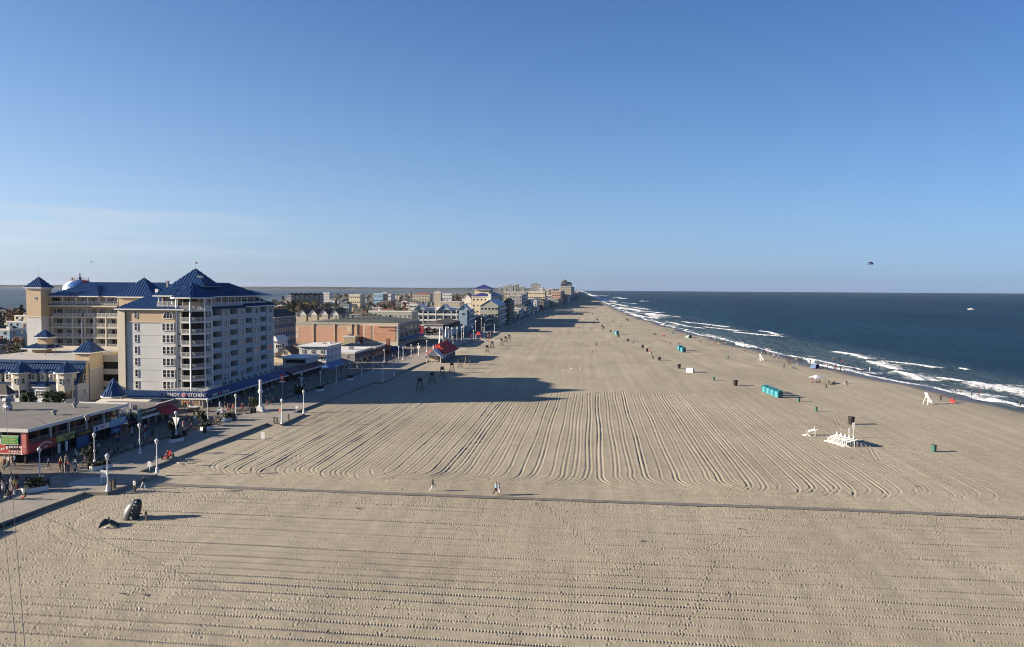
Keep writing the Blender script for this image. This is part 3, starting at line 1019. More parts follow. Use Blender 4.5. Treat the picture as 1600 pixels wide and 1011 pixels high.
def railing(t, p, q, h=1.0, mat=WHITE, gap=0.16, name='railing'):
    """picket railing between two world points on the same level"""
    p, q = Vector(p), Vector(q)
    L = (q - p).length
    key = ('rail', round(L, 1), h, mat.name, gap)
    def make():
        m = MB()
        L_ = round(L, 1)
        m.box(0, L_, -0.04, 0.04, h - 0.07, h)
        m.box(0, L_, -0.03, 0.03, 0.08, 0.14)
        n = max(2, int(L_ / gap))
        for i in range(n + 1):
            x = L_ * i / n
            r = 0.045 if i % 9 == 0 else 0.017
            m.box(x - r, x + r, -r, r, 0.0 if i % 9 == 0 else 0.14, h - 0.07)
        return m.mesh(name, mat)
    b = t.location
    return link(name, cached(key, make), t, p - b, math.atan2(q.y - p.y, q.x - p.x))
def seams(m, poly, eave, gap=0.55, r=0.045):
    gap *= 1.35
    """raised standing seams up a roof plane: bars at right angles to the eave direction"""
    P = [Vector(p) for p in poly]
    n = (P[1] - P[0]).cross(P[2] - P[0]).normalized()
    if n.z < 0:
        n = -n
    e = Vector(eave).normalized()
    s = n.cross(e).normalized()
    o = P[0]
    uv = [((p - o).dot(e), (p - o).dot(s)) for p in P]
    u0, u1 = min(a for a, _ in uv), max(a for a, _ in uv)
    k = int((u1 - u0) / gap)
    for i in range(1, k + 1):
        u = u0 + (i - 0.5) * gap
        hits = []
        for (a, b), (c, d) in zip(uv, uv[1:] + uv[:1]):
            if (a - u) * (c - u) < 0:
                hits.append(b + (d - b) * (u - a) / (c - a))
        if len(hits) >= 2 and max(hits) - min(hits) > 0.3:
            A, B = o + e * u + s * min(hits) + n * r, o + e * u + s * max(hits) + n * r
            m.bar(A, B, 2 * r, 2 * r)
def hip_planes(x0, x1, y0, y1, z0, zr, ridge=None, axis=None):
    """four planes of a hip roof; ridge runs along the longer side unless axis says otherwise"""
    if axis is None:
        axis = 'X' if (x1 - x0) > (y1 - y0) else 'Y'
    cx, cy = (x0 + x1) / 2, (y0 + y1) / 2
    if axis == 'X':
        h = (x1 - x0) / 2 - (y1 - y0) / 2 if ridge is None else ridge / 2
        a, b = (cx - max(h, 0), cy, zr), (cx + max(h, 0), cy, zr)
        S, N = [(x0, y0, z0), (x1, y0, z0), b, a], [(x1, y1, z0), (x0, y1, z0), a, b]
        E_, W_ = [(x1, y0, z0), (x1, y1, z0), b], [(x0, y1, z0), (x0, y0, z0), a]
    else:
        h = (y1 - y0) / 2 - (x1 - x0) / 2 if ridge is None else ridge / 2
        a, b = (cx, cy - max(h, 0), zr), (cx, cy + max(h, 0), zr)
        S, N = [(x0, y0, z0), (x1, y0, z0), a], [(x1, y1, z0), (x0, y1, z0), b]
        E_, W_ = [(x1, y0, z0), (x1, y1, z0), b, a], [(x0, y1, z0), (x0, y0, z0), a, b]
    if h <= 0.01:
        S, N, E_, W_ = [[(x0, y0, z0), (x1, y0, z0), a], [(x1, y1, z0), (x0, y1, z0), a], [(x1, y0, z0), (x1, y1, z0), a], [(x0, y1, z0), (x0, y0, z0), a]]
    return S, N, E_, W_
def hip_roof(t, x0, x1, y0, y1, z0, zr, mat=BLUEROOF, ridge=None, axis=None, seam=0.55, over=0.0, fascia=TRIM, label=None):
    x0 -= over; x1 += over; y0 -= over; y1 += over
    pl = hip_planes(x0, x1, y0, y1, z0, zr, ridge, axis)
    m = MB()
    for p in pl:
        m.poly(p)
    m.poly([(x0, y0, z0), (x0, y1, z0), (x1, y1, z0), (x1, y0, z0)])
    r = part('roof', m, mat, t, label)
    if seam:
        s = MB()
        for p, e_ in zip(pl, ((1, 0, 0), (1, 0, 0), (0, 1, 0), (0, 1, 0))):
            seams(s, p, e_, seam)
        b = t.location
        link('seam', s.mesh('seam', mat, b), r, kind='stuff')
    if fascia:
        f = MB()
        f.box(x0 - .02, x1 + .02, y0 - .02, y1 + .02, z0 - 0.28, z0 - 0.004)
        part('eave', f, fascia, t)
    return r
def poly_roof(t, c, R, n, z0, zr, mat=BLUEROOF, rot=0.0, seam=0.5, fascia=TRIM):
    pts = [(c[0] + R * math.cos(rot + 2 * math.pi * i / n), c[1] + R * math.sin(rot + 2 * math.pi * i / n), z0) for i in range(n)]
    m, s, apex = MB(), MB(), (c[0], c[1], zr)
    for i in range(n):
        a, b_ = pts[i], pts[(i + 1) % n]
        m.poly([a, b_, apex])
        if seam:
            seams(s, [a, b_, apex], Vector(b_) - Vector(a), seam)
    m.poly(list(reversed(pts)))
    r = part('roof', m, mat, t)
    if seam:
        link('seam', s.mesh('seam', mat, t.location), r, kind='stuff')
    if fascia:
        f = MB()
        f.prism([(p[0], p[1]) for p in pts], z0 - 0.3, z0 - 0.004)
        part('eave', f, fascia, t)
    return r
def pole_flag(t, x, y, z, h, flag=True):
    m = MB(); m.tube((x, y, z), (x, y, z + h), 0.06, 0.03, 6); m.sphere((x, y, z + h), 0.09, 6, 4)
    p = part('flagpole', m, GREYMETAL, t)
    if flag:
        f = MB(); f.slab([(x + .04, y, z + h * .62), (x + 1.0, y - .25, z + h * .78), (x + .04, y, z + h * .97)], 0.03)
        link('pennant', f.mesh('pennant', M('dark_blue_pennant', (0.02, 0.03, 0.07), 0.8), t.location), p)

# ------------------------------------------------------------------ the big hotel on the boardwalk
def octagon(c, ap, n=8, k=0.5):
    R = ap / math.cos(math.pi / n)
    return [(c[0] + R * math.cos(2 * math.pi * (i + k) / n), c[1] + R * math.sin(2 * math.pi * (i + k) / n)) for i in range(n)]
t = thing('beach_hotel', 'eight storey beach hotel of pale siding with blue metal roofs and a corner turret', 'hotel', (-99, 190, 0.2))
XW_, XE, YS, YN = -107.4, -90.0, 171.0, 220.0
FL = [3.35 + 2.72 * k for k in range(8)]                      # storey floors
m = MB()
m.box(XW_, -92.4, YS, 205, 3.0, 19.5)                         # plain south block
m.box(XW_, -91.8, 205, YN, 3.0, 22.3)
m.box(-96, -91.9, 178.6, 205, 3.0, 22.3)
part('wall', m, PALE, t)
m = MB(); m.box(XW_ - .03, -92.38, YS - .03, 204.9, 19.55, 22.3); part('wall', m, TAN, t, 'tan stucco top storey of the south end')
m = MB(); m.box(XW_ - .12, -92.3, YS - .12, 204.8, 19.42, 19.62)
m.box(XW_ - .25, XW_ + 1.5, YS - .16, YS + .3, 3.1, 22.2)
m.box(-93.0, -92.2, YS - .1, YS + .3, 3.1, 22.2)
part('trim_band', m, CREAM, t)
m = MB()
for k in range(1, 7):
    m.box(-105.8, -93.1, YS - .035, YS, FL[k] - .52, FL[k] - .47)
part('siding_joint', m, M('grey_joint', (0.36, 0.37, 0.39), 0.8), t)
m = MB(); m.tube((-105.7, YS - .22, 3.2), (-105.7, YS - .22, 22.0), 0.13, n=6); m.tube((-93.4, YS - .2, 3.2), (-93.4, YS - .2, 22.0), 0.12, n=6)
part('downspout', m, DARKMETAL, t)
for r in range(7):
    z = FL[r] + 1.45 + (0.15 if r == 6 else 0)
    window(t, -103.2, YS, z, 0.62, 1.6, 'S', 1, 2)
    if r < 6:
        for i in range(3):
            window(t, -96.35 + 0.98 * i, YS, z, 0.72, 1.6, 'S', 1, 2)
    else:
        window(t, -95.3, YS - .03, z, 2.5, 1.75, 'S', arch=True)
# boardwalk face: window piers and recessed balconies
segs = [('w', 179.2, 182.2), ('b', 182.2, 186.8), ('w', 186.8, 191.6), ('b', 191.6, 195.9), ('w', 195.9, 200.9), ('b', 200.9, 205.1), ('w', 205.1, 210.5), ('b', 210.5, 214.7), ('w', 214.7, 219.8)]
PIER = M('blue_grey_siding', (0.52, 0.55, 0.56), 0.75, var=0.06, scale=0.5)
for kind_, a, b in segs:
    if kind_ == 'w':
        m = MB(); m.box(-91.78, XE, a, b, 3.0, 22.3)
        part('wall', m, PIER, t)
        for r in range(7):
            z = FL[r] + 1.5
            mid = (a + b) / 2
            if r == 6:
                window(t, XE, mid, z, 2.4, 1.7, 'E', arch=True)
            else:
                wide = 0.62 if b - a > 4 else 0.5
                for i in (-1, 0, 1):
                    window(t, XE, mid + i * (wide + .26), z, wide, 1.6, 'E', 1, 2)
    else:
        for r in range(7):
            m = MB()
            m.box(-91.78, XE - .12, a, b, FL[r] - .3, FL[r])
            part('balcony_slab', m, PIER, t)
            m = MB(); m.box(XE - .26, XE - .1, a + .004, b - .004, FL[r] + .004, FL[r] + 1.02)
            m.box(XE - .30, XE - .06, a + .004, b - .004, FL[r] + 1.02, FL[r] + 1.1)
            part('balcony_rail', m, PIER, t)
            m = MB()
            m.box(-91.79, -91.70, a + .05, b - .05, FL[r] + .01, FL[r] + 2.4)
            d = part('sliding_door', m, DARK, t)  # spans the whole back, coloured dark to stand in for the recess's shade
            m = MB()
            for y_ in (a + .3, (a + b) / 2, b - .36):
                m.box(-91.70, -91.66, y_, y_ + .07, FL[r] + .01, FL[r] + 2.15)
            link('door_frame', m.mesh('door_frame', WHITE, t.location), d, kind='stuff')
            if (r * 3 + int(a)) % 3 == 0:
                m = MB(); m.box(-91.2, -90.7, a + .8, a + 1.3, FL[r] + .4, FL[r] + .46); m.box(-91.22, -91.16, a + .8, a + 1.3, FL[r], FL[r] + .9); m.box(-90.74, -90.7, a + .8, a + 1.3, FL[r], FL[r] + .46)
                part('balcony_chair', m, WHITE, t, kind='stuff')
# corner turret with wrap-round balconies
tc_ = (-91.6, 174.9)
oct_out, oct_in = octagon(tc_, 4.0), octagon(tc_, 2.3)
m = MB(); m.prism(octagon(tc_, 2.7), 3.0, 22.3); part('turret_core', m, DARK, t)  # core coloured dark in place of the shade behind the rails
for r in range(8):
    m = MB(); m.prism(oct_out, FL[r] - .34, FL[r]); part('balcony_slab', m, TRIM, t)
    for i in range(8):
        a, b = Vector(oct_out[i]), Vector(oct_out[(i + 1) % 8])
        mid = (a + b) / 2
        if mid.x < tc_[0] - 2 or mid.y > tc_[1] + 3.9:
            continue
        railing(t, (a.x, a.y, FL[r]), (b.x, b.y, FL[r]), 1.02, TRIM, 0.13)
m = MB()
for p in oct_out:
    if p[1] < 178.5:
        m.tube((p[0], p[1], 3.0), (p[0], p[1], 25.2), 0.19, n=6)
part('turret_post', m, WHITE, t)
m = MB()
for p in octagon(tc_, 2.33):
    m.box(p[0] - .07, p[0] + .07, p[1] - .07, p[1] + .07, FL[7], 25.2)
part('turret_mullion', m, CREAM, t)
m = MB(); m.prism(octagon(tc_, 2.36), FL[7] + .0, FL[7] + 1.9); part('turret_lounge_wall', m, TAN, t)
poly_roof(t, tc_, 5.1, 8, 25.35, 28.95, rot=math.pi / 8, seam=0.5)
# roofs
hip_roof(t, -108.2, -91.2, 170.4, 202, 22.62, 28.5, ridge=2.5, axis='X', seam=0.6)
# upper roof over the penthouse deck on the boardwalk side
m = MB(); m.box(-102, -92.6, 179.5, 214, 22.3, 25.2); part('penthouse_wall', m, TAN, t)
for y_ in np.arange(181.5, 213, 4.2):
    m = MB(); m.box(-92.62, -92.52, y_, y_ + 2.7, 22.95, 25.0); d = part('penthouse_door', m, GLASS, t)
for y_ in np.arange(180.4, 212.5, 3.9):
    m = MB(); m.box(-90.95, -90.72, y_, y_ + .23, 22.9, 25.2); part('penthouse_post', m, WHITE, t)
m = MB(); m.box(-92.6, -90.4, 179.3, 217.5, 22.32, 22.9); part('penthouse_deck', m, PALE, t)
railing(t, (-90.75, 180.4, 22.9), (-90.75, 195.6, 22.9), 1.0, WHITE, 0.15)
railing(t, (-90.75, 196.6, 22.9), (-90.75, 216.6, 22.9), 1.0, WHITE, 0.15)
hip_roof(t, -103.5, -90.4, 178.6, 213.5, 25.45, 28.9, ridge=19, axis='Y', seam=0.6)
hip_roof(t, -101, -90.5, 206, 221, 25.42, 26.9, ridge=7, axis='Y', seam=0.6)
hip_roof(t, -108, -89.4, 200, 221.4, 22.6, 27.2, ridge=4, axis='Y', seam=0.6)
m = MB(); sk = [(-89.4, 179.0, 22.36), (-89.4, 221.2, 22.36), (-90.55, 221.2, 22.9), (-90.55, 179.0, 22.9)]
m.slab(sk, 0.12); ap = part('apron_roof', m, BLUEROOF, t)
s_ = MB(); seams(s_, sk, (0, 1, 0), 0.6); link('seam', s_.mesh('seam', BLUEROOF, t.location), ap, kind='stuff')
# tall pyramid over the lobby and the tan tower at the back
c = W(305.5, 419, 190)
m = MB(); m.box(c.x - 3.9, c.x + 3.9, 186, 194, 24, 28.2); part('lantern_wall', m, BLUEROOF, t)
hip_roof(t, c.x - 4.6, c.x + 4.6, 185.4, 194.6, 28.0, c.z, ridge=0, seam=0.55, fascia=BLUEROOF)
pole_flag(t, c.x, 190, c.z - .1, ZA(306, 408.5, 190) - c.z + .1)
m = MB(); m.box(c.x + 1.6, c.x + 2.8, 187.6, 188.6, 29.4, 30.6); m.box(c.x - 6.0, c.x - 5.4, 186.4, 187.0, 27.6, 29.3)
part('roof_vent', m, GREYMETAL, t)
x0, x1 = XA(186, 192), XA(238, 192)
zt = ZA(212, 465, 192)
m = MB(); m.box(x0, x1, 192, 200.5, 3, zt); part('tower_wall', m, TAN, t)
ct = (x0 + x1) / 2
ap_z = ZA(213, 433.5, 196)
hip_roof(t, x0 - .5, x1 + .5, 191.5, 201, zt + .25, ap_z, ridge=0, seam=0.55)
pole_flag(t, ct, 196.2, ap_z - .1, 2.9, False)
# shed dormer with a small balcony on the front roof
m = MB(); m.box(-98.2, -93.7, 173.4, 178, 23.1, 25.5); d = part('dormer_wall', m, TAN, t)
m = MB(); m.box(-97.9, -94.0, 173.36, 173.40, 23.7, 25.2); part('dormer_glass', m, GLASS, t)
m = MB(); m.box(-98.6, -93.4, 171.9, 173.4, 23.05, 23.3); part('balcony_slab', m, TRIM, t)
railing(t, (-98.5, 172.0, 23.3), (-93.5, 172.0, 23.3), 1.0, WHITE, 0.14)
m = MB()
for x_ in (-98.3, -93.75):
    m.box(x_, x_ + .2, 172.0, 172.2, 23.3, 25.5)
part('dormer_post', m, WHITE, t)
hip_roof(t, -99.4, -92.6, 171.6, 180, 25.75, 27.3, ridge=2.2, axis='Y', seam=0.55)
m = MB(); m.box(-104.2, -103.4, 181, 181.8, 26.2, 27.2); m.box(-101.9, -101.1, 183, 183.8, 26.4, 27.3)
part('roof_vent', m, WHITE, t)
# shop floor under the hotel, with blue awnings
m = MB(); m.box(XW_, -86.3, 168.6, 220, 0, 3.3); part('shop_wall', m, CREAM, t)
m = MB(); m.box(XW_, -86.0, 168.3, 220, 3.32, 3.48); part('terrace_deck', m, CONCRETE, t)
for x_ in np.arange(-92.8, -87, 2.05):
    m = MB(); m.box(x_, x_ + 1.5, 168.52, 168.6, 0.6, 2.5); w_ = part('shop_window', m, GLASS, t)
    m = MB(); m.box(x_ - .1, x_ + 1.6, 168.46, 168.52, 0.45, 0.62); m.box(x_ - .1, x_, 168.46, 168.52, .62, 2.6); m.box(x_ + 1.5, x_ + 1.6, 168.46, 168.52, .62, 2.6)
    link('frame', m.mesh('frame', TAN, t.location), w_)
PEACH = M('peach_shop_front', (.66, .50, .36), .7, var=.12)
m = MB(); m.box(-92.6, -85.0, 166.72, 168.5, .44, 2.25); part('sun_catching_bay', m, PEACH, t)  # bay added ahead of the wall so the low sun strikes it
for x_ in (-92.2, -89.8, -87.4):
    m = MB(); m.box(x_, x_ + 1.7, 166.66, 166.715, 1.0, 2.0); w_ = part('display_window', m, M('warm_display_window', (.34, .24, .16), .2, var=.5, scale=3), t)
    m = MB(); m.box(x_ - .09, x_ + 1.79, 166.62, 166.69, .88, .99); m.box(x_ - .09, x_, 166.62, 166.69, .995, 2.1); m.box(x_ + 1.7, x_ + 1.79, 166.62, 166.69, .995, 2.1); link('frame', m.mesh('frame', WHITE, t.location), w_, kind='stuff')
for i, y_ in enumerate(np.arange(170, 218, 3.6)):
    m = MB(); m.box(-86.3, -86.22, y_, y_ + 2.8, 0.5, 2.5); part('shop_window', m, GLASS if i % 3 else DARK, t)
m = MB()
aw = [(-107.2, 166.6, 2.55), (-84.2, 166.6, 2.55), (-84.9, 168.5, 3.85), (-107.2, 168.5, 3.85)]
m.slab(aw, .1); o = part('awning', m, BLUEROOF, t, 'blue ribbed awning roof on the south side')
s_ = MB(); seams(s_, aw, (1, 0, 0), 0.5); link('seam', s_.mesh('seam', BLUEROOF, t.location), o, kind='stuff')
m = MB(); m.box(-94.6, -84.1, 166.42, 166.56, 2.75, 3.75); sg = part('shop_sign', m, BLUEAWN, t, 'blue sign board with white letters over the corner shop')
m = MB(); m.box(-107.2, -84.0, 166.5, 166.62, 2.2, 2.5); part('awning_valance', m, WHITE, t)
m = MB(); aw = [(-84.0, 166.6, 2.35), (-84.0, 216, 2.35), (-85.9, 216, 3.75), (-85.9, 168, 3.75)]
m.slab(aw, .1); part('awning', m, BLUEAWN, t, 'long dark blue cloth awning along the boardwalk')
m = MB(); m.box(-84.06, -83.94, 166.7, 216, 2.0, 2.36); part('awning_valance', m, TRIM, t)
def lettering(txt, parent, loc, size, mat, face='S', base=(0, 0, 0), tilt=0.0, sx=1.0, label=None):
    cu = bpy.data.curves.new('lettering', 'FONT')
    cu.body = txt; cu.size = size; cu.align_x = 'CENTER'; cu.align_y = 'CENTER'; cu.extrude = 0.02; cu.offset = 0.012
    tmp = bpy.data.objects.new('lettering', cu)
    LINK(tmp)
    me = bpy.data.meshes.new_from_object(tmp.evaluated_get(bpy.context.evaluated_depsgraph_get()))
    bpy.data.objects.remove(tmp)
    me.name = 'lettering'
    me.materials.clear(); me.materials.append(mat)
    o = link('lettering', me, parent, (loc[0] - base[0], loc[1] - base[1], loc[2] - base[2]), label=label)
    o.rotation_euler = (math.pi / 2 - tilt, 0, face_rot(face))
    o.scale = (sx, 1, 1)
    return o
SIGNWHITE = M('white_sign_letters', (0.85, 0.84, 0.82), 0.5, var=0.02)
PINK = M('pink_sign_paint', (0.62, 0.10, 0.16), 0.5, var=0.05)
for dx, tx in ((-2.95, 'CANDY'), (2.75, 'KITCHEN')):
    lettering(tx, sg, (-89.3 + dx, 166.40, 3.24), 1.0, SIGNWHITE, 'S', t.location, sx=1.12 if tx == 'CANDY' else 1.0)
m = MB(); m.tube((-89.25, 166.42, 3.25), (-89.25, 166.30, 3.25), 0.52, n=16); link('logo_disc', m.mesh('logo_disc', SIGNWHITE, t.location), sg)
m = MB(); m.tube((-89.25, 166.30, 3.25), (-89.25, 166.26, 3.25), 0.38, n=16); link('logo_disc', m.mesh('logo_disc', PINK, t.location), sg)
s2 = MB(); s2.box(-84.0, -83.9, 167.5, 178.5, 2.45, 3.3); s2 = part('shop_sign', s2, BLUEAWN, t, 'blue sign board facing the boardwalk at the corner')
for dy, tx in ((-2.7, 'CANDY'), (2.9, 'KITCHEN')):
    lettering(tx, s2, (-83.87, 173 + dy, 2.9), .85, SIGNWHITE, 'E', t.location)
m = MB(); m.tube((-83.9, 172.9, 2.9), (-83.84, 172.9, 2.9), 0.42, n=14); link('logo_disc', m.mesh('logo_disc', PINK, t.location), s2)
railing(t, (-93, 168.4, 3.48), (-86.2, 168.4, 3.48), 1.0, WHITE, 0.14)
railing(t, (-86.1, 168.4, 3.48), (-86.1, 178.4, 3.48), 1.0, WHITE, 0.14)
for i in range(9):                                   # terrace chairs
    y_ = 180 + i * 3.6
    m = MB(); m.box(-87.3, -86.8, y_, y_ + .5, 3.9, 3.96); m.box(-87.32, -87.26, y_, y_ + .5, 3.5, 4.45); m.box(-86.86, -86.8, y_, y_ + .5, 3.5, 3.96)
    part('terrace_chair', m, WHITE, t, kind='stuff')

# ------------------------------------------------------------------ rear wing of the same resort
t = thing('balcony_hotel_wing', 'rear hotel wing with rows of white balconies and a square blue capped tower', 'hotel', (-145, 225, 0.2))
YT = 209.0
x0, x1 = XA(42, YT), XA(64.5, YT)
yT2 = FX(81, x1)
zt = ZA(60, 450.5, YT)
m = MB(); m.box(x0, x1, YT, yT2, 0, 18.6); part('tower_wall', m, PALE, t)
m = MB(); m.box(x0 - .03, x1 + .03, YT - .03, yT2, 18.9, zt); part('tower_wall', m, TAN, t, 'tan stucco upper part of the square tower')
m = MB(); m.box(x0 - .12, x1 + .12, YT - .12, yT2, 18.6, 18.95); m.box(x0 - .1, x1 + .1, YT - .1, yT2 + .1, zt - .5, zt); part('trim_band', m, CREAM, t)
hip_roof(t, x0 - .45, x1 + .6, YT - .5, yT2 + .5, zt + .25, ZA(61.5, 432, YT + 3), ridge=0, seam=0.5)
pole_flag(t, (x0 + x1) / 2, (YT + yT2) / 2, ZA(61.5, 432, YT + 3) - .1, 2.6, False)
window(t, x0 + 2.7, YT, 24.2, .5, .6, 'S', 1, 1)
YF = YT + 3.2
xa, xb = x1 - .5, XA(184, YF)
YB = YF + 1.9
lev = [ZA(110, p, YF) for p in (558, 542, 526.5, 510.5, 494.5)]
top = ZA(110, 476.5, YF)
m = MB(); m.box(x0 + 1, xb + 14, YB, YF + 22, 0, lev[4]); part('wall', m, PALE, t)
m = MB(); m.box(x0 + 1, xb + 14, YB - .04, YF + 21.9, lev[4] + .01, ZA(110, 463, YF)); part('wall', m, TAN, t, 'tan stucco top storeys behind the balconies')
bays = [(xa, XA(113, YF)), (XA(113, YF), XA(127.5, YF)), (XA(127.5, YF), XA(146.5, YF)), (XA(146.5, YF), xb)]
edges = [XA(p, YF) for p in (81, 93, 113, 127.5, 132, 146.5, 165, 183.5)]
for zi, z in enumerate(lev):
    m = MB(); m.box(xa, xb, YF, YB + .1, z - .42, z); part('balcony_slab', m, CREAM, t)
    for a, b in zip(edges[:-1], edges[1:]):
        if b - a > 1.5:
            railing(t, (a, YF + .08, z), (b, YF + .08, z), 1.0, TRIM, 0.13)
            m = MB(); c_ = (a + b) / 2; w_ = min(1.1, (b - a) / 2 - .3)
            m.box(c_ - w_, c_ + w_, YB - .09, YB - .05, z + .02, z + 2.1); d = part('sliding_door', m, GLASS, t)
            m = MB(); m.box(c_ - w_, c_ - w_ + .08, YB - .14, YB - .09, z + .02, z + 2.2); m.box(c_ - .04, c_ + .04, YB - .14, YB - .09, z + .02, z + 2.2); m.box(c_ + w_ - .08, c_ + w_, YB - .14, YB - .09, z + .02, z + 2.2)
            link('door_frame', m.mesh('door_frame', WHITE, t.location), d, kind='stuff')
            if zi < 4 and (b - a) > 2.2:
                m = MB(); m.box(a + .5, a + 1.0, YF + .7, YF + 1.2, z + .4, z + .46); m.box(a + .5, a + .56, YF + .7, YF + 1.2, z, z + .95); m.box(a + .94, a + 1.0, YF + .7, YF + 1.2, z, z + .46)
                part('balcony_chair', m, WHITE, t, kind='stuff')
for i, x_ in enumerate(edges):
    if i in (1, 3, 5):
        continue
    m = MB(); m.box(x_ - .2, x_ + .2, YF - .03, YF + .4, 0, lev[4]); part('balcony_post', m, CREAM, t)
m = MB(); m.box(edges[3] - .15, edges[3] + .15, YF - .03, YB, 0, lev[4] - .4); m.box(edges[5] - .15, edges[5] + .15, YF - .03, YB, 0, lev[4] - .4)
part('balcony_divider', m, WHITE, t)
for i, (px_, w_) in enumerate(((87, .5), (95, 1.9), (106, .5), (118, 1.2), (133, 1.2), (141, 1.2), (160, 1.9), (176, 1.2))):
    window(t, XA(px_, YB), YB - .05, lev[4] + 1.45, w_, 1.7, 'S', 2 if w_ > 1 else 1, 1)
m = MB(); m.box(xa, xb, YF - .25, YB, top - .55, top); part('deck_edge', m, CREAM, t)
m = MB(); m.box(xa, xb, YF - .3, YF + .3, top - .02, top + .12); part('gutter', m, DARKMETAL, t)
railing(t, (xa, YF + .3, top + .12), (xb, YF + .3, top + .12), 1.0, WHITE, 0.14)
ze = ZA(110, 463.5, YF)
for p in (78, 97, 118, 136, 154, 165, 183):
    m = MB(); m.box(XA(p, YF) - .13, XA(p, YF) + .13, YF + .35, YF + .6, top, ze); part('deck_post', m, WHITE, t)
for p, w_ in ((89, 2.4), (111, 1.6), (130, 1.8), (148, 1.6), (174, 2.0)):
    window(t, XA(p, YB), YB - .06, top + 1.3, w_, 1.6, 'S', 3, 1)
zr = ZA(160, 441, YF + 12)
hip_roof(t, xa - .8, xb + 14.5, YF - .2, YF + 24, ze + .2, zr, ridge=24, seam=0.6)
for p0, p1, pk in ((74, 112, 452), (112, 157, 446)):
    xa_, xb_ = XA(p0, YF), XA(p1, YF)
    hip_roof(t, xa_, xb_, YF - .9, YF + 14, ze + .24, ZA((p0 + p1) / 2, pk, YF + 6), ridge=2.0, axis='Y', seam=0.6)

# ------------------------------------------------------------------ water tower painted like a beach ball
t = thing('water_tower', 'beach ball water tower in coloured wedges, topped with aerials, behind the blue roofs', 'water tower', tuple(XA(126, 330) if i == 0 else (330 if i == 1 else 0.2) for i in range(3)))
cz = ZA(126, 452, 330)
rad = 27 * 330 / 1200 * 0.95
cols = [(0.8, 0.8, 0.78), (0.05, 0.16, 0.42), (0.55, 0.05, 0.05), (0.8, 0.8, 0.78), (0.65, 0.42, 0.05), (0.05, 0.25, 0.45)]
for k, cl_ in enumerate(cols):
    m = MB()
    n1, n2 = 5, 12
    for i in range(n1):
        for j in range(n2):
            def P(a, b):
                th = 2 * math.pi * (k + a / n1) / 6 - 2.85; ph = math.pi * b / n2
                return (rad * math.sin(ph) * math.cos(th), rad * math.sin(ph) * math.sin(th), cz - .2 + rad * .62 * math.cos(ph))
            m.poly([P(i, j + 1), P(i + 1, j + 1), P(i + 1, j), P(i, j)])
    local('tank_wedge', m, M('tank_paint_%d' % k, cl_, 0.4, var=0.04), t, smooth=True)
m = MB(); m.tube((0, 0, 0), (0, 0, cz - rad * .55), 1.7, n=12)
for i in range(6):
    a = i * math.pi / 3
    m.tube((rad * .8 * math.cos(a), rad * .8 * math.sin(a), 0), (rad * .7 * math.cos(a), rad * .7 * math.sin(a), cz - rad * .25), 0.3, n=6)
local('tower_leg', m, WHITE, t)
m = MB(); zt = cz - .2 + rad * .62
m.lathe([(0.7, zt - .3), (0.7, zt + 1.0), (0.3, zt + 1.1), (0.3, zt + 2.4), (.1, zt + 3.2)], 8)
local('aerial_mast', m, BLUEAWN, t)
m = MB()
for i in range(18):
    a = 2 * math.pi * i / 18
    r_ = rad * .5
    m.tube((r_ * math.cos(a), r_ * math.sin(a), zt - 1.4), (r_ * math.cos(a), r_ * math.sin(a), zt + .1 + .5 * (i % 3)), 0.09, n=4)
m.tube((-r_, 0, zt - 1.2), (-r_, 0, zt + .9), .25, n=6)
for i in range(18):
    a, b = 2 * math.pi * i / 18, 2 * math.pi * (i + 1) / 18
    m.bar((r_ * math.cos(a), r_ * math.sin(a), zt - .5), (r_ * math.cos(b), r_ * math.sin(b), zt - .5), .1)
local('aerial', m, M('faded_red_steel', (0.28, 0.06, 0.05), 0.6), t, kind='stuff')
# ------------------------------------------------------------------ parking house with mansard front
t = thing('parking_house', 'mansard fronted parking house with blue turrets and dormers below the balcony wing', 'building', (-112, 165, 0.2))
YP = 170.2
xr = XA(119, YP)
xl = XA(-90, YP)
yE = FX(137, xr)
zdeck = ZA(110, 566, YP + 2)
zm0 = ZA(100, 600, YP)        # foot of the mansard
z2 = ZA(60, 592, YP)
m = MB(); m.box(xl, xr, YP, yE, 0, zm0); m.box(xl, xr - 4.6, yE + .01, 208, 0, zm0); part('wall', m, M('bluish_stucco', (0.50, 0.53, 0.58), .8, var=.06), t)
m = MB(); m.box(xl, xr - .02, YP + 3.2, yE - .02, zm0 + .01, zdeck - .3); m.box(xl, xr - 4.62, yE, 207.9, zm0 + .01, zdeck - .3); part('wall', m, TAN, t, 'tan stucco upper gable end')
m = MB(); m.box(xl, xr + .1, YP + 3, yE, zdeck - .3, zdeck); m.box(xl, xr - 4.6, yE + .004, 208, zdeck - .3, zdeck); part('parking_deck', m, M('light_deck_concrete', (0.42, 0.40, 0.37), .9, var=.12, scale=.3), t)
m = MB(); m.box(xr - .1, xr + .12, YP + 3, yE, zdeck + .01, zdeck + .5); m.box(xr - 4.7, xr - 4.5, yE + 6, 208, zdeck + .01, zdeck + .9); m.box(xl, xr - 4.72, 207.8, 208.1, zdeck + .01, zdeck + .9); part('parapet', m, CREAM, t)
man = [(xl, YP - .5, zm0), (xr + .2, YP - .5, zm0), (xr + .2, YP + 3.0, zdeck - .35), (xl, YP + 3.0, zdeck - .35)]
m = MB(); m.slab(man, .15); r_ = part('mansard_roof', m, BLUEROOF, t)
s_ = MB(); seams(s_, man, (1, 0, 0), .5); link('seam', s_.mesh('seam', BLUEROOF, t.location), r_, kind='stuff')
m = MB(); m.box(xl, xr + .2, YP + 2.6, YP + 3.0, zdeck - .34, zdeck + .35); part('roof_edge', m, BLUEROOF, t)
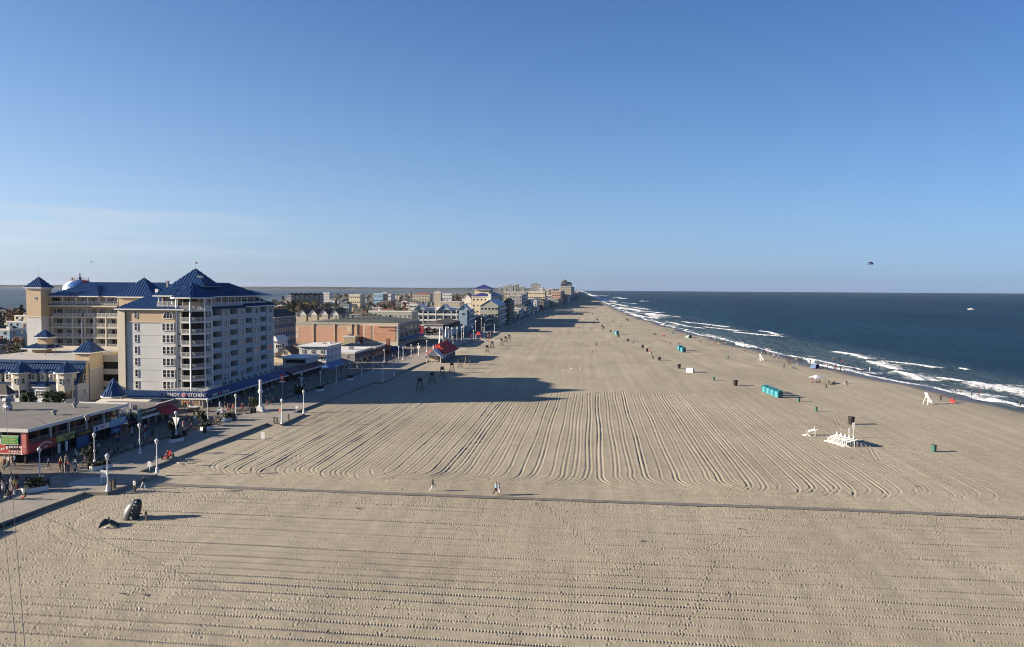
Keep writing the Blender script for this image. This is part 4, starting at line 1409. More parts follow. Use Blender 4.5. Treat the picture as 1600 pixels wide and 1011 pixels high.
for px_ in (32, 102):
    c = (XA(px_, YP - .2), YP - .2)
    oc = octagon(c, 1.95)
    ze = ZA(px_, 583.5, YP - 1.5)
    m = MB(); m.prism(oc, zm0 - 1.4, ze); part('turret_wall', m, CREAM, t)
    m = MB(); m.prism(octagon(c, 1.4), 0.6, zm0 - 1.4); part('turret_core', m, GLASS, t)
    m = MB()
    for p in oc:
        m.box(p[0] - .1, p[0] + .1, p[1] - .1, p[1] + .1, 0.4, zm0 - 1.4)
    part('turret_post', m, WHITE, t)
    m = MB(); m.prism(oc, zm0 - 4.5, zm0 - 4.3); m.prism(octagon(c, 1.97), zm0 - 4.3, zm0 - 3.3); part('turret_balcony', m, TRIM, t, join=True)
    for i in range(4, 8):
        a, b = Vector(oc[i]), Vector(oc[(i + 1) % 8])
        mid, d = (a + b) / 2, (a + b) / 2 - Vector(c)
        o = window(t, mid.x, mid.y, (zm0 - 1.4 + ze) / 2 + .2, .62, 1.2, 'S', 1, 2)
        o.rotation_euler = (0, 0, math.atan2(d.y, d.x) + math.pi / 2)
    poly_roof(t, c, 2.75, 8, ze + .25, ZA(px_, 563.5, YP), rot=math.pi / 8, seam=.4)
for px_, w_ in ((-4, .7), (12, .7), (50, 1.5), (67, .7), (81, .7)):
    x_ = XA(px_, YP)
    z_ = ZA(px_, 588.5, YP)
    m = MB(); m.box(x_ - w_ / 2 - .45, x_ + w_ / 2 + .45, YP - .45, YP + 2.4, z_ - 1.15, z_ + .95); part('dormer', m, CREAM, t)
    window(t, x_, YP - .45, z_, w_, 1.15, 'S', 2 if w_ > 1 else 1, 2)
    m = MB(); wv = w_ / 2 + .7
    m.poly([(x_ - wv, YP - .7, z_ + .9), (x_, YP - .7, z_ + 1.7), (x_, YP + 2.6, z_ + 1.7), (x_ - wv, YP + 2.6, z_ + .9)])
    m.poly([(x_, YP - .7, z_ + 1.7), (x_ + wv, YP - .7, z_ + .9), (x_ + wv, YP + 2.6, z_ + .9), (x_, YP + 2.6, z_ + 1.7)])
    m.poly([(x_ - wv, YP - .7, z_ + .9), (x_ + wv, YP - .7, z_ + .9), (x_, YP - .7, z_ + 1.7)])
    part('dormer_roof', m, BLUEROOF, t, join=True)
for px_ in (10, 48, 82):
    for z_ in (zm0 - 2.0, zm0 - 5.2):
        window(t, XA(px_, YP), YP, z_, 1.1, 1.4, 'S', 2, 2)
x_ = XA(66, YP)
m = MB(); m.box(x_ - 1.5, x_ + 1.5, YP - 1.4, YP, 0, zm0 - .8); part('bay', m, WHITE, t); window(t, x_, YP - 1.4, zm0 - 2.2, 1.7, 1.3, 'S', 3, 2); window(t, x_, YP - 1.4, zm0 - 5.4, 1.7, 1.3, 'S', 3, 2)
hip_roof(t, x_ - 1.7, x_ + 1.7, YP - 1.7, YP + .2, zm0 - .55, zm0 + .35, ridge=1.2, seam=.45)
for y_ in (YP + 2.6, ):
    for z_ in (zm0 + 1.2, zm0 - 2.2, zm0 - 5):
        window(t, xr, y_, z_, .7, 1.5, 'E', 1, 2)
# square stair tower
xa, xb = XA(116.5, yE + .2), XA(138.5, yE + .2)
yb = FX(160, xb)
ze = ZA(138, 552.5, yE + .2)
m = MB(); m.box(xa, xb, yE + .2, yb, 0, ze - 3.6); part('stair_tower_wall', m, M('grey_cream_stucco', (0.46, 0.44, 0.40), .85, var=.07), t)
m = MB(); m.box(xa - .02, xb + .02, yE + .18, yb, ze - 3.55, ze); part('stair_tower_wall', m, TAN, t, 'tan stucco top of the stair tower')
m = MB(); m.box(xa - .1, xb + .1, yE + .1, yb + .1, ze - 3.75, ze - 3.54); part('trim_band', m, CREAM, t)
hip_roof(t, xa - .5, xb + .5, yE - .3, yb + .5, ze + .25, ZA(138, 530.5, (yE + yb) / 2), ridge=0, seam=.5)
# open car decks between tower and hotel
y0 = yb + .3
xg0, xg1 = XA(158, y0), XA(186, y0)
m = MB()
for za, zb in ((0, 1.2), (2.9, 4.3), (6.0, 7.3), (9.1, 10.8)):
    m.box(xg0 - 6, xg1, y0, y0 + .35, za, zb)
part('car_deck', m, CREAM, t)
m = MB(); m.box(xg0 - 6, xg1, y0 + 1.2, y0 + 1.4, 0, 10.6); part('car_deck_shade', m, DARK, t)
# lamp standards on the deck
for i, (px_, py_) in enumerate(((33, 556), (71, 560), (86, 551))):
    p = W(px_, py_, 188)
    m = MB(); m.tube((p.x, 188, zdeck), (p.x, 188, zdeck + 4.6), .07, n=5); m.box(p.x - .3, p.x + .3, 187.9, 188.1, zdeck + 4.5, zdeck + 4.62); part('deck_lamp', m, GREYMETAL, t, kind='stuff')
# pagoda roofed stair hut on the deck
xa, xb = XA(49, 195), XA(65, 195)
yb = FX(80, xb)
xm, ym = (xa + xb) / 2, (195 + yb) / 2
t2 = thing('stair_hut', 'tan stair hut with two tiers of blue roof on the parking deck', 'hut', (xm, ym, zdeck))
m = MB(); m.box(xa, xb, 195, yb, zdeck, ZA(60, 543, 195)); part('wall', m, TAN, t2)
zl = ZA(63, 544, 195)
hip_roof(t2, xa - 2.2, xb + 2.2, 193.6, yb + 1.8, zl, ZA(63, 536, 195), ridge=2, seam=.5)
m = MB(); m.box(xa + .9, xb + .6, 196, yb - .4, zl + .4, ZA(63, 527, 195)); part('cupola', m, TAN, t2)
hip_roof(t2, xa + .2, xb + 1.2, 195.3, yb + .3, ZA(63, 527, 195), ZA(63.5, 514, ym), ridge=0, seam=.45)

# ------------------------------------------------------------------ entrance pavilion beside the hotel
c = W(178, 640, 164)
t = thing('entrance_pavilion', 'little octagonal pavilion with a pointed blue roof left of the hotel front', 'pavilion', (c.x, 164, 0.44))
zt = ZA(178, 619, 164)
m = MB()
for p in octagon((c.x, 164), 1.75):
    m.tube((p[0], p[1], .44), (p[0], p[1], zt), .14, n=6)
part('post', m, WHITE, t)
m = MB(); m.prism(octagon((c.x, 164), 1.0), .44, zt - .1); part('booth_wall', m, CREAM, t)
poly_roof(t, (c.x, 164), 2.7, 8, zt + .2, ZA(179, 590, 164), rot=math.pi / 8, seam=.4)
t = thing('cream_shop', 'low cream shop with white gable roof in front of the hotel awning', 'shop', (-99, 158, .44))
m = MB(); m.box(-103.5, -92.6, 154.5, 162.4, .3, 2.5); part('wall', m, CREAM, t)
m = MB(); m.poly([(-103.8, 154.2, 2.52), (-92.4, 154.2, 2.52), (-92.4, 158.5, 3.3), (-103.8, 158.5, 3.3)]); m.poly([(-103.8, 158.5, 3.3), (-92.4, 158.5, 3.3), (-92.4, 162.7, 2.52), (-103.8, 162.7, 2.52)]); m.poly([(-92.4, 154.2, 2.52), (-92.4, 162.7, 2.52), (-92.4, 158.5, 3.3)]); m.poly([(-103.8, 154.2, 2.52), (-103.8, 158.5, 3.3), (-103.8, 162.7, 2.52)])
part('roof', m, CREAM, t, join=True)
m = MB()
for i in range(7):
    x_ = -98.8 + i * .9
    m.bar((x_, 153.9, 2.4), (x_ + .85, 153.9, 3.3), .12); m.bar((x_ + .85, 153.9, 2.4), (x_, 153.9, 3.3), .12)
m.bar((-98.9, 153.9, 2.35), (-92.4, 153.9, 2.35), .12); m.bar((-98.9, 153.9, 3.35), (-92.4, 153.9, 3.35), .12)
part('lattice', m, WHITE, t, kind='stuff')

# ------------------------------------------------------------------ long two storey shop row with the grey roof
t = thing('shop_row', 'long two storey shop row with a flat grey roof and open upper gallery', 'shop', (-98, 124, .44))
A, B = G(44, 671, 5.9), G(206, 631.5, 5.9)
xf = A.x - .9
ya, yb = A.y + .6, B.y - .3
m = MB(); m.box(-140, A.x, A.y, B.y, 5.62, 5.9); part('roof', m, FLATROOF, t)
m = MB(); m.box(A.x, A.x + .12, A.y - .1, B.y, 5.45, 5.98); m.box(-140, A.x + .12, A.y - .22, A.y - .1, 5.45, 5.98); m.box(A.x - 9.5, A.x, B.y, B.y + .15, 5.7, 6.15); part('roof_fascia', m, TRIM, t)
m = MB(); m.box(-140, xf - 2.2, ya + 1.8, yb, .3, 5.6); part('wall', m, BRICK, t)
m = MB(); m.box(-140, xf, ya, yb, 2.75, 3.05); part('gallery_floor', m, CONCRETE, t)
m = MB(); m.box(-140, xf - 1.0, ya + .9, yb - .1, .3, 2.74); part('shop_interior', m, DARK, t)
cols_y = [FX(p, xf) for p in (76, 105, 132.5, 160, 184, 203)]
for y_ in [ya + .1] + cols_y:
    m = MB(); m.box(xf - .28, xf, y_ - .14, y_ + .14, 3.06, 5.6); part('gallery_column', m, PALE, t)
    m = MB(); m.box(xf - .3, xf, y_ - .16, y_ + .16, .44, 2.74); part('gallery_column', m, DARKMETAL, t)
ys_ = [ya + .1] + cols_y
for a, b in zip(ys_[:-1], ys_[1:]):
    railing(t, (xf - .1, a + .2, 3.05), (xf - .1, b - .2, 3.05), 1.0, GREYMETAL, .16)
    m = MB(); m.box(xf - 2.22, xf - 2.14, a + .5, b - .5, 3.2, 5.2); part('gallery_window', m, GLASS, t)
for a, b in ((-122, -112), (-110, -101), (-99, -91.5)):
    m = MB(); m.box(a, b, ya - .02, ya + .06, 3.05, 3.95); part('gallery_parapet', m, BRICK, t)
m = MB(); m.box(xf - 8.6, xf - 4.4, ya + 1.72, ya + 1.79, 3.5, 5.2); part('gallery_window', m, DARK, t)
for x_ in (xf - 9, xf - 4.2, xf - 16):
    m = MB(); m.box(x_ - .15, x_ + .15, ya, ya + .3, 3.06, 5.6); part('gallery_column', m, WHITE, t)
def scribble(parent, base, p0, p1, zc, h, mat, face, n=9, arch=0.0):
    """rows of painted strokes where the photograph shows lettering that cannot be read"""
    m = MB()
    rr = random.Random(n * 7 + int(h * 100))
    for i in range(n):
        u0, u1 = (i + .12) / n, (i + .55 + .35 * rr.random()) / n
        zz = zc + arch * (1 - (2 * (u0 + u1) / 2 - 1) ** 2)
        hh = h * (.65 + .5 * rr.random())
        if face == 'S':
            m.box(p0[0] + (p1[0] - p0[0]) * u0, p0[0] + (p1[0] - p0[0]) * u1, p0[1] - .03, p0[1], zz - hh / 2, zz + hh / 2)
        else:
            m.box(p0[0], p0[0] + .03, p0[1] + (p1[1] - p0[1]) * u0, p0[1] + (p1[1] - p0[1]) * u1, zz - hh / 2, zz + hh / 2)
    return link('lettering', m.mesh('lettering', mat, base), parent, kind='stuff')
YELLOW = M('yellow_sign_board', (0.50, 0.46, 0.13), .6, var=.1)
GREENS = M('green_sign_board', (0.06, 0.42, 0.10), .6, var=.1)
SKYB = M('light_blue_sign_board', (0.28, 0.50, 0.66), .6, var=.12, scale=.8)
DEEPB = M('deep_blue_board', (0.04, 0.12, 0.30), .6, var=.15, scale=.8)
BLACKB = M('black_sign_board', (0.02, 0.02, 0.02), .6, var=.1)
GOLD = M('gold_letter_paint', (0.50, 0.30, 0.04), .5, var=.05)
# red restaurant front that turns the corner
m = MB(); m.box(-140, xf + .02, ya - .3, ya - .06, 1.95, 3.45); s1 = part('restaurant_sign', m, REDPAINT, t, 'red board with white arched lettering on the south side')
xm = XA(21, ya)
scribble(s1, t.location, (xm - 2.4, ya - .3), (xm + 2.4, ya - .3), 2.55, .38, SIGNWHITE, 'S', 11, .55)
scribble(s1, t.location, (xm - 1.1, ya - .3), (xm + 1.1, ya - .3), 2.35, .3, SIGNWHITE, 'S', 5)
m = MB(); m.box(xm - .9, xm + .9, ya - .34, ya - .30, 2.62, 2.95); link('emblem', m.mesh('emblem', DARKMETAL, t.location), s1)
m = MB(); m.box(-140, xf + .02, ya - .33, ya - .3, 1.95, 2.05); m.box(xf - .55, xf - .25, ya - .36, ya - .1, 1.9, 5.5); link('white_edge', m.mesh('white_edge', WHITE, t.location), s1, kind='stuff')
ye = FX(82, xf)
m = MB(); m.box(xf + .02, xf + .2, ya - .1, ye, 1.9, 3.3); s2 = part('restaurant_sign', m, REDPAINT, t, 'red board with white arched lettering facing the boardwalk')
scribble(s2, t.location, (xf + .2, ya + 2.6), (xf + .2, ye - 1.0), 2.5, .34, SIGNWHITE, 'E', 11, .5)
scribble(s2, t.location, (xf + .2, ya + 3.6), (xf + .2, ye - 2.0), 2.3, .26, SIGNWHITE, 'E', 5)
m = MB(); m.box(xf - .2, xf + .75, ya - .62, ya - .4, 2.1, 5.5); s3 = part('blade_sign', m, REDPAINT, t, 'tall red upright sign with pale stacked letters on the corner')
m = MB()
for i in range(9):
    m.box(xf - .02, xf + .57, ya - .66, ya - .62, 2.35 + i * .35, 2.55 + i * .35)
link('lettering', m.mesh('lettering', M('pink_letters', (0.7, .33, .33), .5), t.location), s3, kind='stuff')
xg = XA(14.5, ya)
m = MB(); m.box(xg - 1.35, xg + 1.35, ya - .5, ya - .4, 3.5, 4.75); s4 = part('menu_sign', m, GREENS, t, 'green menu board with yellow lines and a white edge')
m = MB()
for i in range(4):
    m.box(xg - 1.15, xg + 1.05 - .2 * (i % 2), ya - .53, ya - .5, 3.68 + i * .27, 3.78 + i * .27)
link('lettering', m.mesh('lettering', YELLOW, t.location), s4, kind='stuff')
m = MB(); m.box(xg - 1.45, xg + 1.45, ya - .48, ya - .42, 4.76, 4.86); m.box(xg - 1.45, xg + 1.45, ya - .48, ya - .42, 3.4, 3.5); link('white_edge', m.mesh('white_edge', WHITE, t.location), s4, kind='stuff')
def board(pa, pb, z0, z1, mat, name, lab, dx=.1):
    y0_, y1_ = FX(pa, xf), FX(pb, xf)
    m = MB(); m.box(xf + dx, xf + dx + .14, y0_, y1_, z0, z1)
    return part(name, m, mat, t, lab), y0_, y1_
s, a, b = board(82.5, 111, 2.35, 3.45, YELLOW, 'shop_sign', 'yellow sign board with black lettering')
scribble(s, t.location, (xf + .24, a + 1.6), (xf + .24, b - .4), 3.05, .3, BLACKB, 'E', 9); scribble(s, t.location, (xf + .24, a + 2), (xf + .24, b - .8), 2.65, .26, BLACKB, 'E', 8)
s, a, b = board(113, 140, 2.3, 3.0, BLACKB, 'shop_sign', 'black sign board with gold lettering')
scribble(s, t.location, (xf + .24, a + .6), (xf + .24, b - .6), 2.7, .3, GOLD, 'E', 12)
s, a, b = board(141, 167, 2.35, 3.3, SIGNWHITE, 'shop_sign', 'white sign board with a red word and a blue disc')
scribble(s, t.location, (xf + .24, a + 1.9), (xf + .24, b - 1.6), 2.85, .42, PINK, 'E', 6)
m = MB(); m.tube((xf + .24, a + .9, 2.8), (xf + .27, a + .9, 2.8), .38, n=12); link('disc', m.mesh('disc', DEEPB, t.location), s)
s, a, b = board(168, 200, 2.2, 3.6, SKYB, 'shop_sign', 'pale blue mural board with white script')
scribble(s, t.location, (xf + .24, a + 3.0), (xf + .24, b - 1.4), 3.0, .55, SIGNWHITE, 'E', 8, .1)
s, a, b = board(169, 184, .9, 1.9, DEEPB, 'shop_sign', 'dark blue board under the mural', .05)
scribble(s, t.location, (xf + .19, a + .5), (xf + .19, b - .5), 1.4, .4, SKYB, 'E', 6)
m = MB(); m.box(xf + .02, xf + .1, FX(115, xf), FX(134, xf), .44, 2.2); part('roller_shutter', m, DEEPB, t)
m = MB()
for px_, z_ in ((85, 1.2), (97, 1.2)):
    y_ = FX(px_, xf); m.box(xf + .3, xf + .36, y_ - .3, y_ + .3, .6, 2.2)
part('feather_banner', m, SIGNWHITE, t)
m = MB(); m.box(xf - 4.6, xf - 2.4, ya + .0, ya + .06, .5, 1.9); m.box(xf - 9.5, xf - 7.9, ya + .0, ya + .06, .5, 1.8); part('menu_panel', m, TAN, t)
for px_, py_ in ((12.5, 641), (117, 636), (136, 656), (85, 648)):
    p = G(px_, py_, 5.95)
    m = MB(); m.lathe([(.28, 5.9), (.28, 6.35), (.5, 6.4), (.5, 6.6), (.2, 6.8)], 8, (p.x, p.y, 0)); part('roof_vent', m, GREYMETAL if px_ > 20 else WHITE, t)
m = MB(); p = G(12, 640, 6); m.lathe([(.7, 5.9), (.75, 6.6), (.5, 7.0), (.5, 7.5), (.85, 7.6), (.6, 8.1), (.1, 8.3)], 10, (p.x, p.y, 0)); part('extractor_hood', m, GREYMETAL, t)
# clothes hung for sale at the far end
CL = [M('shirt_%d' % i, c_, .9, var=.1) for i, c_ in enumerate(((.5, .05, .05), (.04, .07, .25), (.7, .7, .68), (.05, .05, .05), (.1, .35, .55), (.65, .3, .05), (.35, .08, .3), (.12, .3, .12)))]
for i in range(36):
    y_ = FX(193 + 11 * random.random(), xf); z_ = .7 + 2.6 * random.random()
    m = MB(); m.box(xf + .1 + .3 * random.random(), xf + .46, y_ - .28, y_ + .28, z_, z_ + .62)
    o = part('hanging_shirt', m, random.choice(CL), t)

# ------------------------------------------------------------------ shop with the red awning
xs_ = xf + .4
y0, y1 = FX(207, xs_), FX(270, xs_)
t = thing('awning_shop', 'single storey shop with a bright red sloping awning facing the boardwalk', 'shop', (xs_ - 8, (y0 + y1) / 2, .44))
m = MB(); m.box(xs_ - 14, xs_ - .6, y0, y1, .3, 3.4); part('wall', m, WARMGREY, t)
m = MB(); m.box(xs_ - 14.2, xs_ - .3, y0 - .2, y1 + .2, 3.42, 3.62); part('roof', m, FLATROOF, t)
ym = FX(246, xs_)
m = MB(); m.slab([(xs_ + 1.6, ym, 2.0), (xs_ + 1.6, y1, 2.0), (xs_ - .4, y1, 3.1), (xs_ - .4, ym, 3.1)], .08); part('awning', m, M('red_awning_cloth', (0.62, 0.03, 0.04), .7, var=.08), t)
m = MB(); m.box(xs_ - .3, xs_ - .1, ym - .5, y1, 3.2, 4.1); s = part('shop_sign', m, M('maroon_board', (.2, .03, .05), .6), t, 'maroon sign board above the red awning')
m = MB(); m.box(xs_ - .35, xs_ - .05, ym - .5, y1 + .1, 4.1, 4.25); link('white_edge', m.mesh('white_edge', WHITE, t.location), s)
m = MB(); m.box(xs_ - .2, xs_ + .1, y0 + 2.2, ym - .8, 2.7, 3.9); s = part('shop_sign', m, BLACKB, t, 'dark sign board with pale stripes')
scribble(s, t.location, (xs_ + .1, y0 + 2.6), (xs_ + .1, ym - 1.1), 3.4, .3, SIGNWHITE, 'E', 6)
m = MB(); m.box(xs_ + .1, xs_ + .35, y0 + .6, y0 + 1.9, 1.9, 4.2); part('blade_sign', m, M('dull_green_board', (.16, .27, .24), .6), t)
m = MB(); m.box(xs_ - .1, xs_ + .15, y0 + 1.9, ym, 2.1, 2.6); part('fascia', m, TRIM, t)
for i, y_ in enumerate(np.arange(y0 + 1, y1 - 1.5, 2.6)):
    m = MB(); m.box(xs_ - .6, xs_ - .52, y_, y_ + 1.9, .5, 2.2); part('shop_window', m, GLASS if i % 2 else DARK, t)
m = MB(); m.box(xs_ - 4, xs_ - 2.6, y0 + 4, y0 + 5.4, 3.63, 4.5); m.box(xs_ - 7, xs_ - 6, y0 + 7, y0 + 8, 3.63, 4.3); part('roof_unit', m, GREYMETAL, t)
# white flared roof with a starburst sign between the two shops
m = MB(); c = (xs_ - 1.2, y0 - 1.6)
for i in range(7):
    a = math.pi * i / 6
    m.bar((c[0], c[1], 3.6), (c[0], c[1] + 1.7 * math.cos(a), 3.6 + 1.4 * math.sin(a)), .14)
m.box(c[0] - .1, c[0] + .1, c[1] - 1.8, c[1] + 1.8, 3.3, 3.5)
part('starburst_sign', m, WHITE, t, kind='stuff')

# ------------------------------------------------------------------ shops just outside the picture, whose shadows cross the tram lane
block_data = (((-130, -89, 83, 92), 5.4, 'low flat roofed shop south of the corner restaurant'), ((-128, -90, 64, 75), 8.2, 'three storey shop building beside the fairground'), ((-112, -97, 92.2, 97.5), 12.0, 'tall narrow gable shop south of the corner restaurant'))
for (x0, x1, y0, y1), z, lab in block_data:
    t = thing('shop', lab, 'shop', ((x0 + x1) / 2, (y0 + y1) / 2, .44))
    m = MB(); m.box(x0, x1, y0, y1, .3, z); part('wall', m, BRICK, t)
    m = MB(); m.box(x0 - .2, x1 + .2, y0 - .2, y1 + .2, z + .002, z + .3); part('roof', m, FLATROOF, t)
    for r in range(int(z / 3)):
        for i in range(3):
            window(t, x1, y0 + (y1 - y0) * (i + .5) / 3, 1.9 + 2.9 * r, 1.2, 1.4, 'E')
# ================================================================== THE TOWN BEYOND
def colour(name, c, rough=.8):
    return M(name, c, rough, var=.08, scale=.5)
C_PINK = colour('salmon_stucco', (.64, .37, .25)); C_BEIGE = colour('beige_stucco', (.50, .44, .34)); C_YELL = colour('pale_yellow_stucco', (.74, .64, .44))
C_BLUE = colour('sky_blue_siding', (.30, .42, .50)); C_GREYW = colour('grey_wall', (.36, .36, .36)); C_WHITE = colour('white_wall', (.68, .68, .66))
C_BROWN = colour('brown_wall', (.20, .14, .11)); C_SAGE = colour('sage_wall', (.42, .43, .35)); C_DARKW = colour('slate_wall', (.17, .18, .20)); C_RED = colour('red_wall', (.36, .10, .09))
PURPLE = M('violet_blue_roof', (0.035, 0.035, 0.19), .5, var=.1); WHITEROOF = M('white_roof', (.72, .72, .72), .7, var=.06); REDTILE = M('red_tile_roof', (.25, .085, .06), .9, var=.2)
TEAL = M('teal_plastic', (0.012, 0.17, 0.21), .5, var=.1)
def gable_roof(t, x0, x1, y0, y1, z0, zr, mat, axis='Y', over=.4, wall=None):
    m = MB()
    if axis == 'Y':
        xm = (x0 + x1) / 2
        if wall:
            w = MB(); w.poly([(x0, y0, z0), (x1, y0, z0), (xm, y0, zr - .06)]); w.poly([(x1, y1, z0), (x0, y1, z0), (xm, y1, zr - .06)]); part('gable', w, wall, t)
        k = (zr - z0) / (xm - x0)
        for a, b, c, d in ((x0 - over, y0 - over, z0 - over * k, 1), (x1 + over, y0 - over, z0 - over * k, -1)):
            q = [(a, b, c), (xm, b, zr), (xm, y1 + over, zr), (a, y1 + over, c)]
            m.slab(q if d < 0 else list(reversed(q)), -.14)
    else:
        ym = (y0 + y1) / 2
        if wall:
            w = MB(); w.poly([(x1, y0, z0), (x1, y1, z0), (x1, ym, zr - .06)]); w.poly([(x0, y1, z0), (x0, y0, z0), (x0, ym, zr - .06)]); part('gable', w, wall, t)
        k = (zr - z0) / (ym - y0)
        for a, d in ((y0 - over, 1), (y1 + over, -1)):
            q = [(x0 - over, a, z0 - over * k), (x1 + over, a, z0 - over * k), (x1 + over, ym, zr), (x0 - over, ym, zr)]
            m.slab(q if d > 0 else list(reversed(q)), .14)
    return part('roof', m, mat, t, join=True)
def block(name, label, cat, x0, x1, y0, y1, z, wall, roof='flat', rmat=None, zr=None, rows=2, cs=4, ce=4, zlo=.8, ww=1.1, wh=1.4, simple=True, axis=None, group=None, base=.2, bal=False, shop=None, frame=WHITE):
    t = thing(name, label, cat, ((x0 + x1) / 2, (y0 + y1) / 2, base), group=group)
    m = MB(); m.box(x0, x1, y0, y1, base, z); part('wall', m, wall, t)
    if roof == 'flat':
        m = MB(); m.box(x0 + .3, x1 - .3, y0 + .3, y1 - .3, z + .004, z + .06); part('roof', m, rmat or FLATROOF, t)
        m = MB(); m.box(x0 - .12, x1 + .12, y0 - .12, y0 + .3, z - .25, z + .5); m.box(x1 - .3, x1 + .12, y0 + .304, y1, z - .25, z + .5); part('parapet', m, wall if name == 'salmon_hall' or wall is C_BROWN else TRIM, t)
        if y0 < 1400:
            for _ in range(random.choice((1, 2, 3))):
                ux, uy, us = random.uniform(x0 + 1, x1 - 2), random.uniform(y0 + 1, max(y0 + 1.2, y1 - 3)), random.uniform(.6, 1.5)
                m = MB(); m.box(ux, ux + us, uy, uy + us * 1.3, z + .061, z + .3 + us * .7); part('roof_unit', m, random.choice((GREYMETAL, WHITE, WARMGREY)), t)
    elif roof == 'hip':
        hip_roof(t, x0, x1, y0, y1, z + .25, zr, rmat or SHINGLE, axis=axis, seam=None, over=.5)
    else:
        gable_roof(t, x0, x1, y0, y1, z, zr, rmat or SHINGLE, axis or 'Y', wall=wall)
    h = (z - zlo - base) / max(rows, 1)
    for r in range(rows):
        zc = base + zlo + h * (r + .5)
        hh = min(wh, h * .7)
        for i in range(cs):
            window(t, x0 + (x1 - x0) * (i + .5) / cs, y0, zc, min(ww, (x1 - x0) / cs * .6), hh, 'S', simple=simple, frame=frame)
        for i in range(ce):
            window(t, x1, y0 + (y1 - y0) * (i + .5) / ce, zc, min(ww, (y1 - y0) / ce * .6), hh, 'E', simple=simple, frame=frame)
        if bal:
            m = MB(); m.box(x1 + .004, x1 + 1.3, y0 + .4, y1 - .4, zc - hh / 2 - .35, zc - hh / 2 - .15); m.box(x1 + 1.2, x1 + 1.3, y0 + .4, y1 - .4, zc - hh / 2 - .146, zc - hh / 2 + .75)
            part('balcony', m, TRIM if bal is True else bal, t, join=True)
    if shop:
        m = MB(); m.slab([(x1 + 2.0, y0, 2.5), (x1 + 2.0, y1, 2.5), (x1 + .01, y1, 3.4), (x1 + .01, y0, 3.4)], .1); part('awning', m, shop, t)
    return t
def pblock(name, label, cat, pl, pr, Y, ytop, pe=None, depth=None, wall=C_WHITE, yr=None, **k):
    x0, x1 = XA(pl, Y), XA(pr, Y)
    y1 = FX(pe, x1) if pe else Y + depth
    z = ZA(pr, ytop, Y)
    if yr:
        k['zr'] = ZA((pl + pr) / 2, yr, (Y + y1) / 2)
    return block(name, label, cat, x0, x1, Y, y1, z, wall, **k), x0, x1, y1, z

# --- shops between the hotel and the white house
t, x0, x1, y1, z = pblock('terrace_house', 'low white terrace building with an open upper deck beyond the hotel', 'building', 424, 476, 232, 575, depth=16, wall=C_WHITE, rows=2, cs=5, ce=4, simple=False)
railing(t, (x0, 232.1, z + .5), (x1, 232.1, z + .5), 1.0, WHITE, .15)
m = MB(); m.box(x0 + 2, x1 - 1, 236, 247, z + .07, z + 2.6); part('upper_room', m, C_WHITE, t); m = MB(); m.box(x0 + 3, x1 - 1.4, 235.9, 235.97, z + .9, z + 2.1); part('window', m, GLASS, t)
m = MB(); m.box(x0 + 1, x1 - .5, 234.6, 248, z + 2.61, z + 2.85); part('roof', m, WHITEROOF, t)
t = thing('maroon_roof_shop', 'narrow shop with a dark maroon sloping roof just past the long blue awning', 'shop', (-86, 230, .44))
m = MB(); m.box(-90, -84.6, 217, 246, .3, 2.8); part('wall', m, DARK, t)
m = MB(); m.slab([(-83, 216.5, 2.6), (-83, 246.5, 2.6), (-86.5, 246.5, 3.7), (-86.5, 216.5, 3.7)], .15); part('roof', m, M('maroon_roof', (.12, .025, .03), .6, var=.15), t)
m = MB(); m.box(-82.98, -82.9, 216.5, 246.5, 2.2, 2.6); part('fascia', m, TRIM, t)
t, x0, x1, y1, z = pblock('gabled_house', 'cream house with a steep grey front gable behind the white terrace', 'house', 425, 476, 262, 556, depth=14, wall=C_YELL, roof='hip', rmat=BROWNSH, yr=538, rows=1, cs=6, ce=0, zlo=3)
m = MB(); xa, xb = XA(430, 261), XA(459, 261); xm = XA(441, 261)
gable_roof(t, xa, xb, 261, 268, ZA(441, 556, 261), ZA(441, 541.5, 261), SHINGLE, 'Y', .3, C_YELL)
window(t, (xa + xb) / 2, 260.99, ZA(441, 551, 261), .8, 1.2, 'S', 1, 1)
t, x0, x1, y1, z = pblock('white_house', 'square white flat roofed house with a blue awning round its corner', 'building', 467, 510, 252, 544.5, pe=533, wall=C_WHITE, rmat=FLATROOF, rows=2, cs=3, ce=4, zlo=2.6, ww=.9, wh=1.0, simple=False)
m = MB(); m.box(x0 - .6, x1 + .6, 251.3, y1 + .4, z + .52, z + .8); part('roof_overhang', m, TRIM, t)
m = MB(); m.box(XA(483, 251), XA(506, 251), 251.4, 251.98, ZA(490, 557.5, 252), ZA(490, 554.5, 252)); part('canopy', m, C_BROWN, t)
zb = ZA(500, 567, 252)
AQUA = M('bright_blue_awning', (.04, .17, .42), .6, var=.1)
m = MB(); m.slab([(XA(486, 251), 249.6, zb - 1.9), (x1 + 1.8, 249.6, zb - 1.9), (x1, 251.95, zb), (XA(486, 251), 251.95, zb)], .1); m.slab([(x1 + 1.8, 249.6, zb - 1.9), (x1 + 1.8, y1, zb - 1.9), (x1 + .03, y1, zb), (x1 + .03, 252, zb)], .1); part('awning', m, AQUA, t)
m = MB(); m.box(x1 + .1, x1 + .4, 251.2, 251.5, zb - 1.6, zb + 2.4); part('blade_sign', m, DEEPB, t)
m = MB(); m.box(x1 + 1.7, x1 + 1.84, 258, y1 - 1, zb - 2.4, zb - 1.4); part('shop_sign', m, SKYB, t)
t = block('dark_awning_shop', 'low shop with a dark folded awning right beyond the white house', 'shop', -100, -82.2, 276, 298, 3.6, C_GREYW, rmat=WHITEROOF, rows=1, cs=3, ce=4, shop=M('brown_black_awning', (.05, .03, .03), .7))
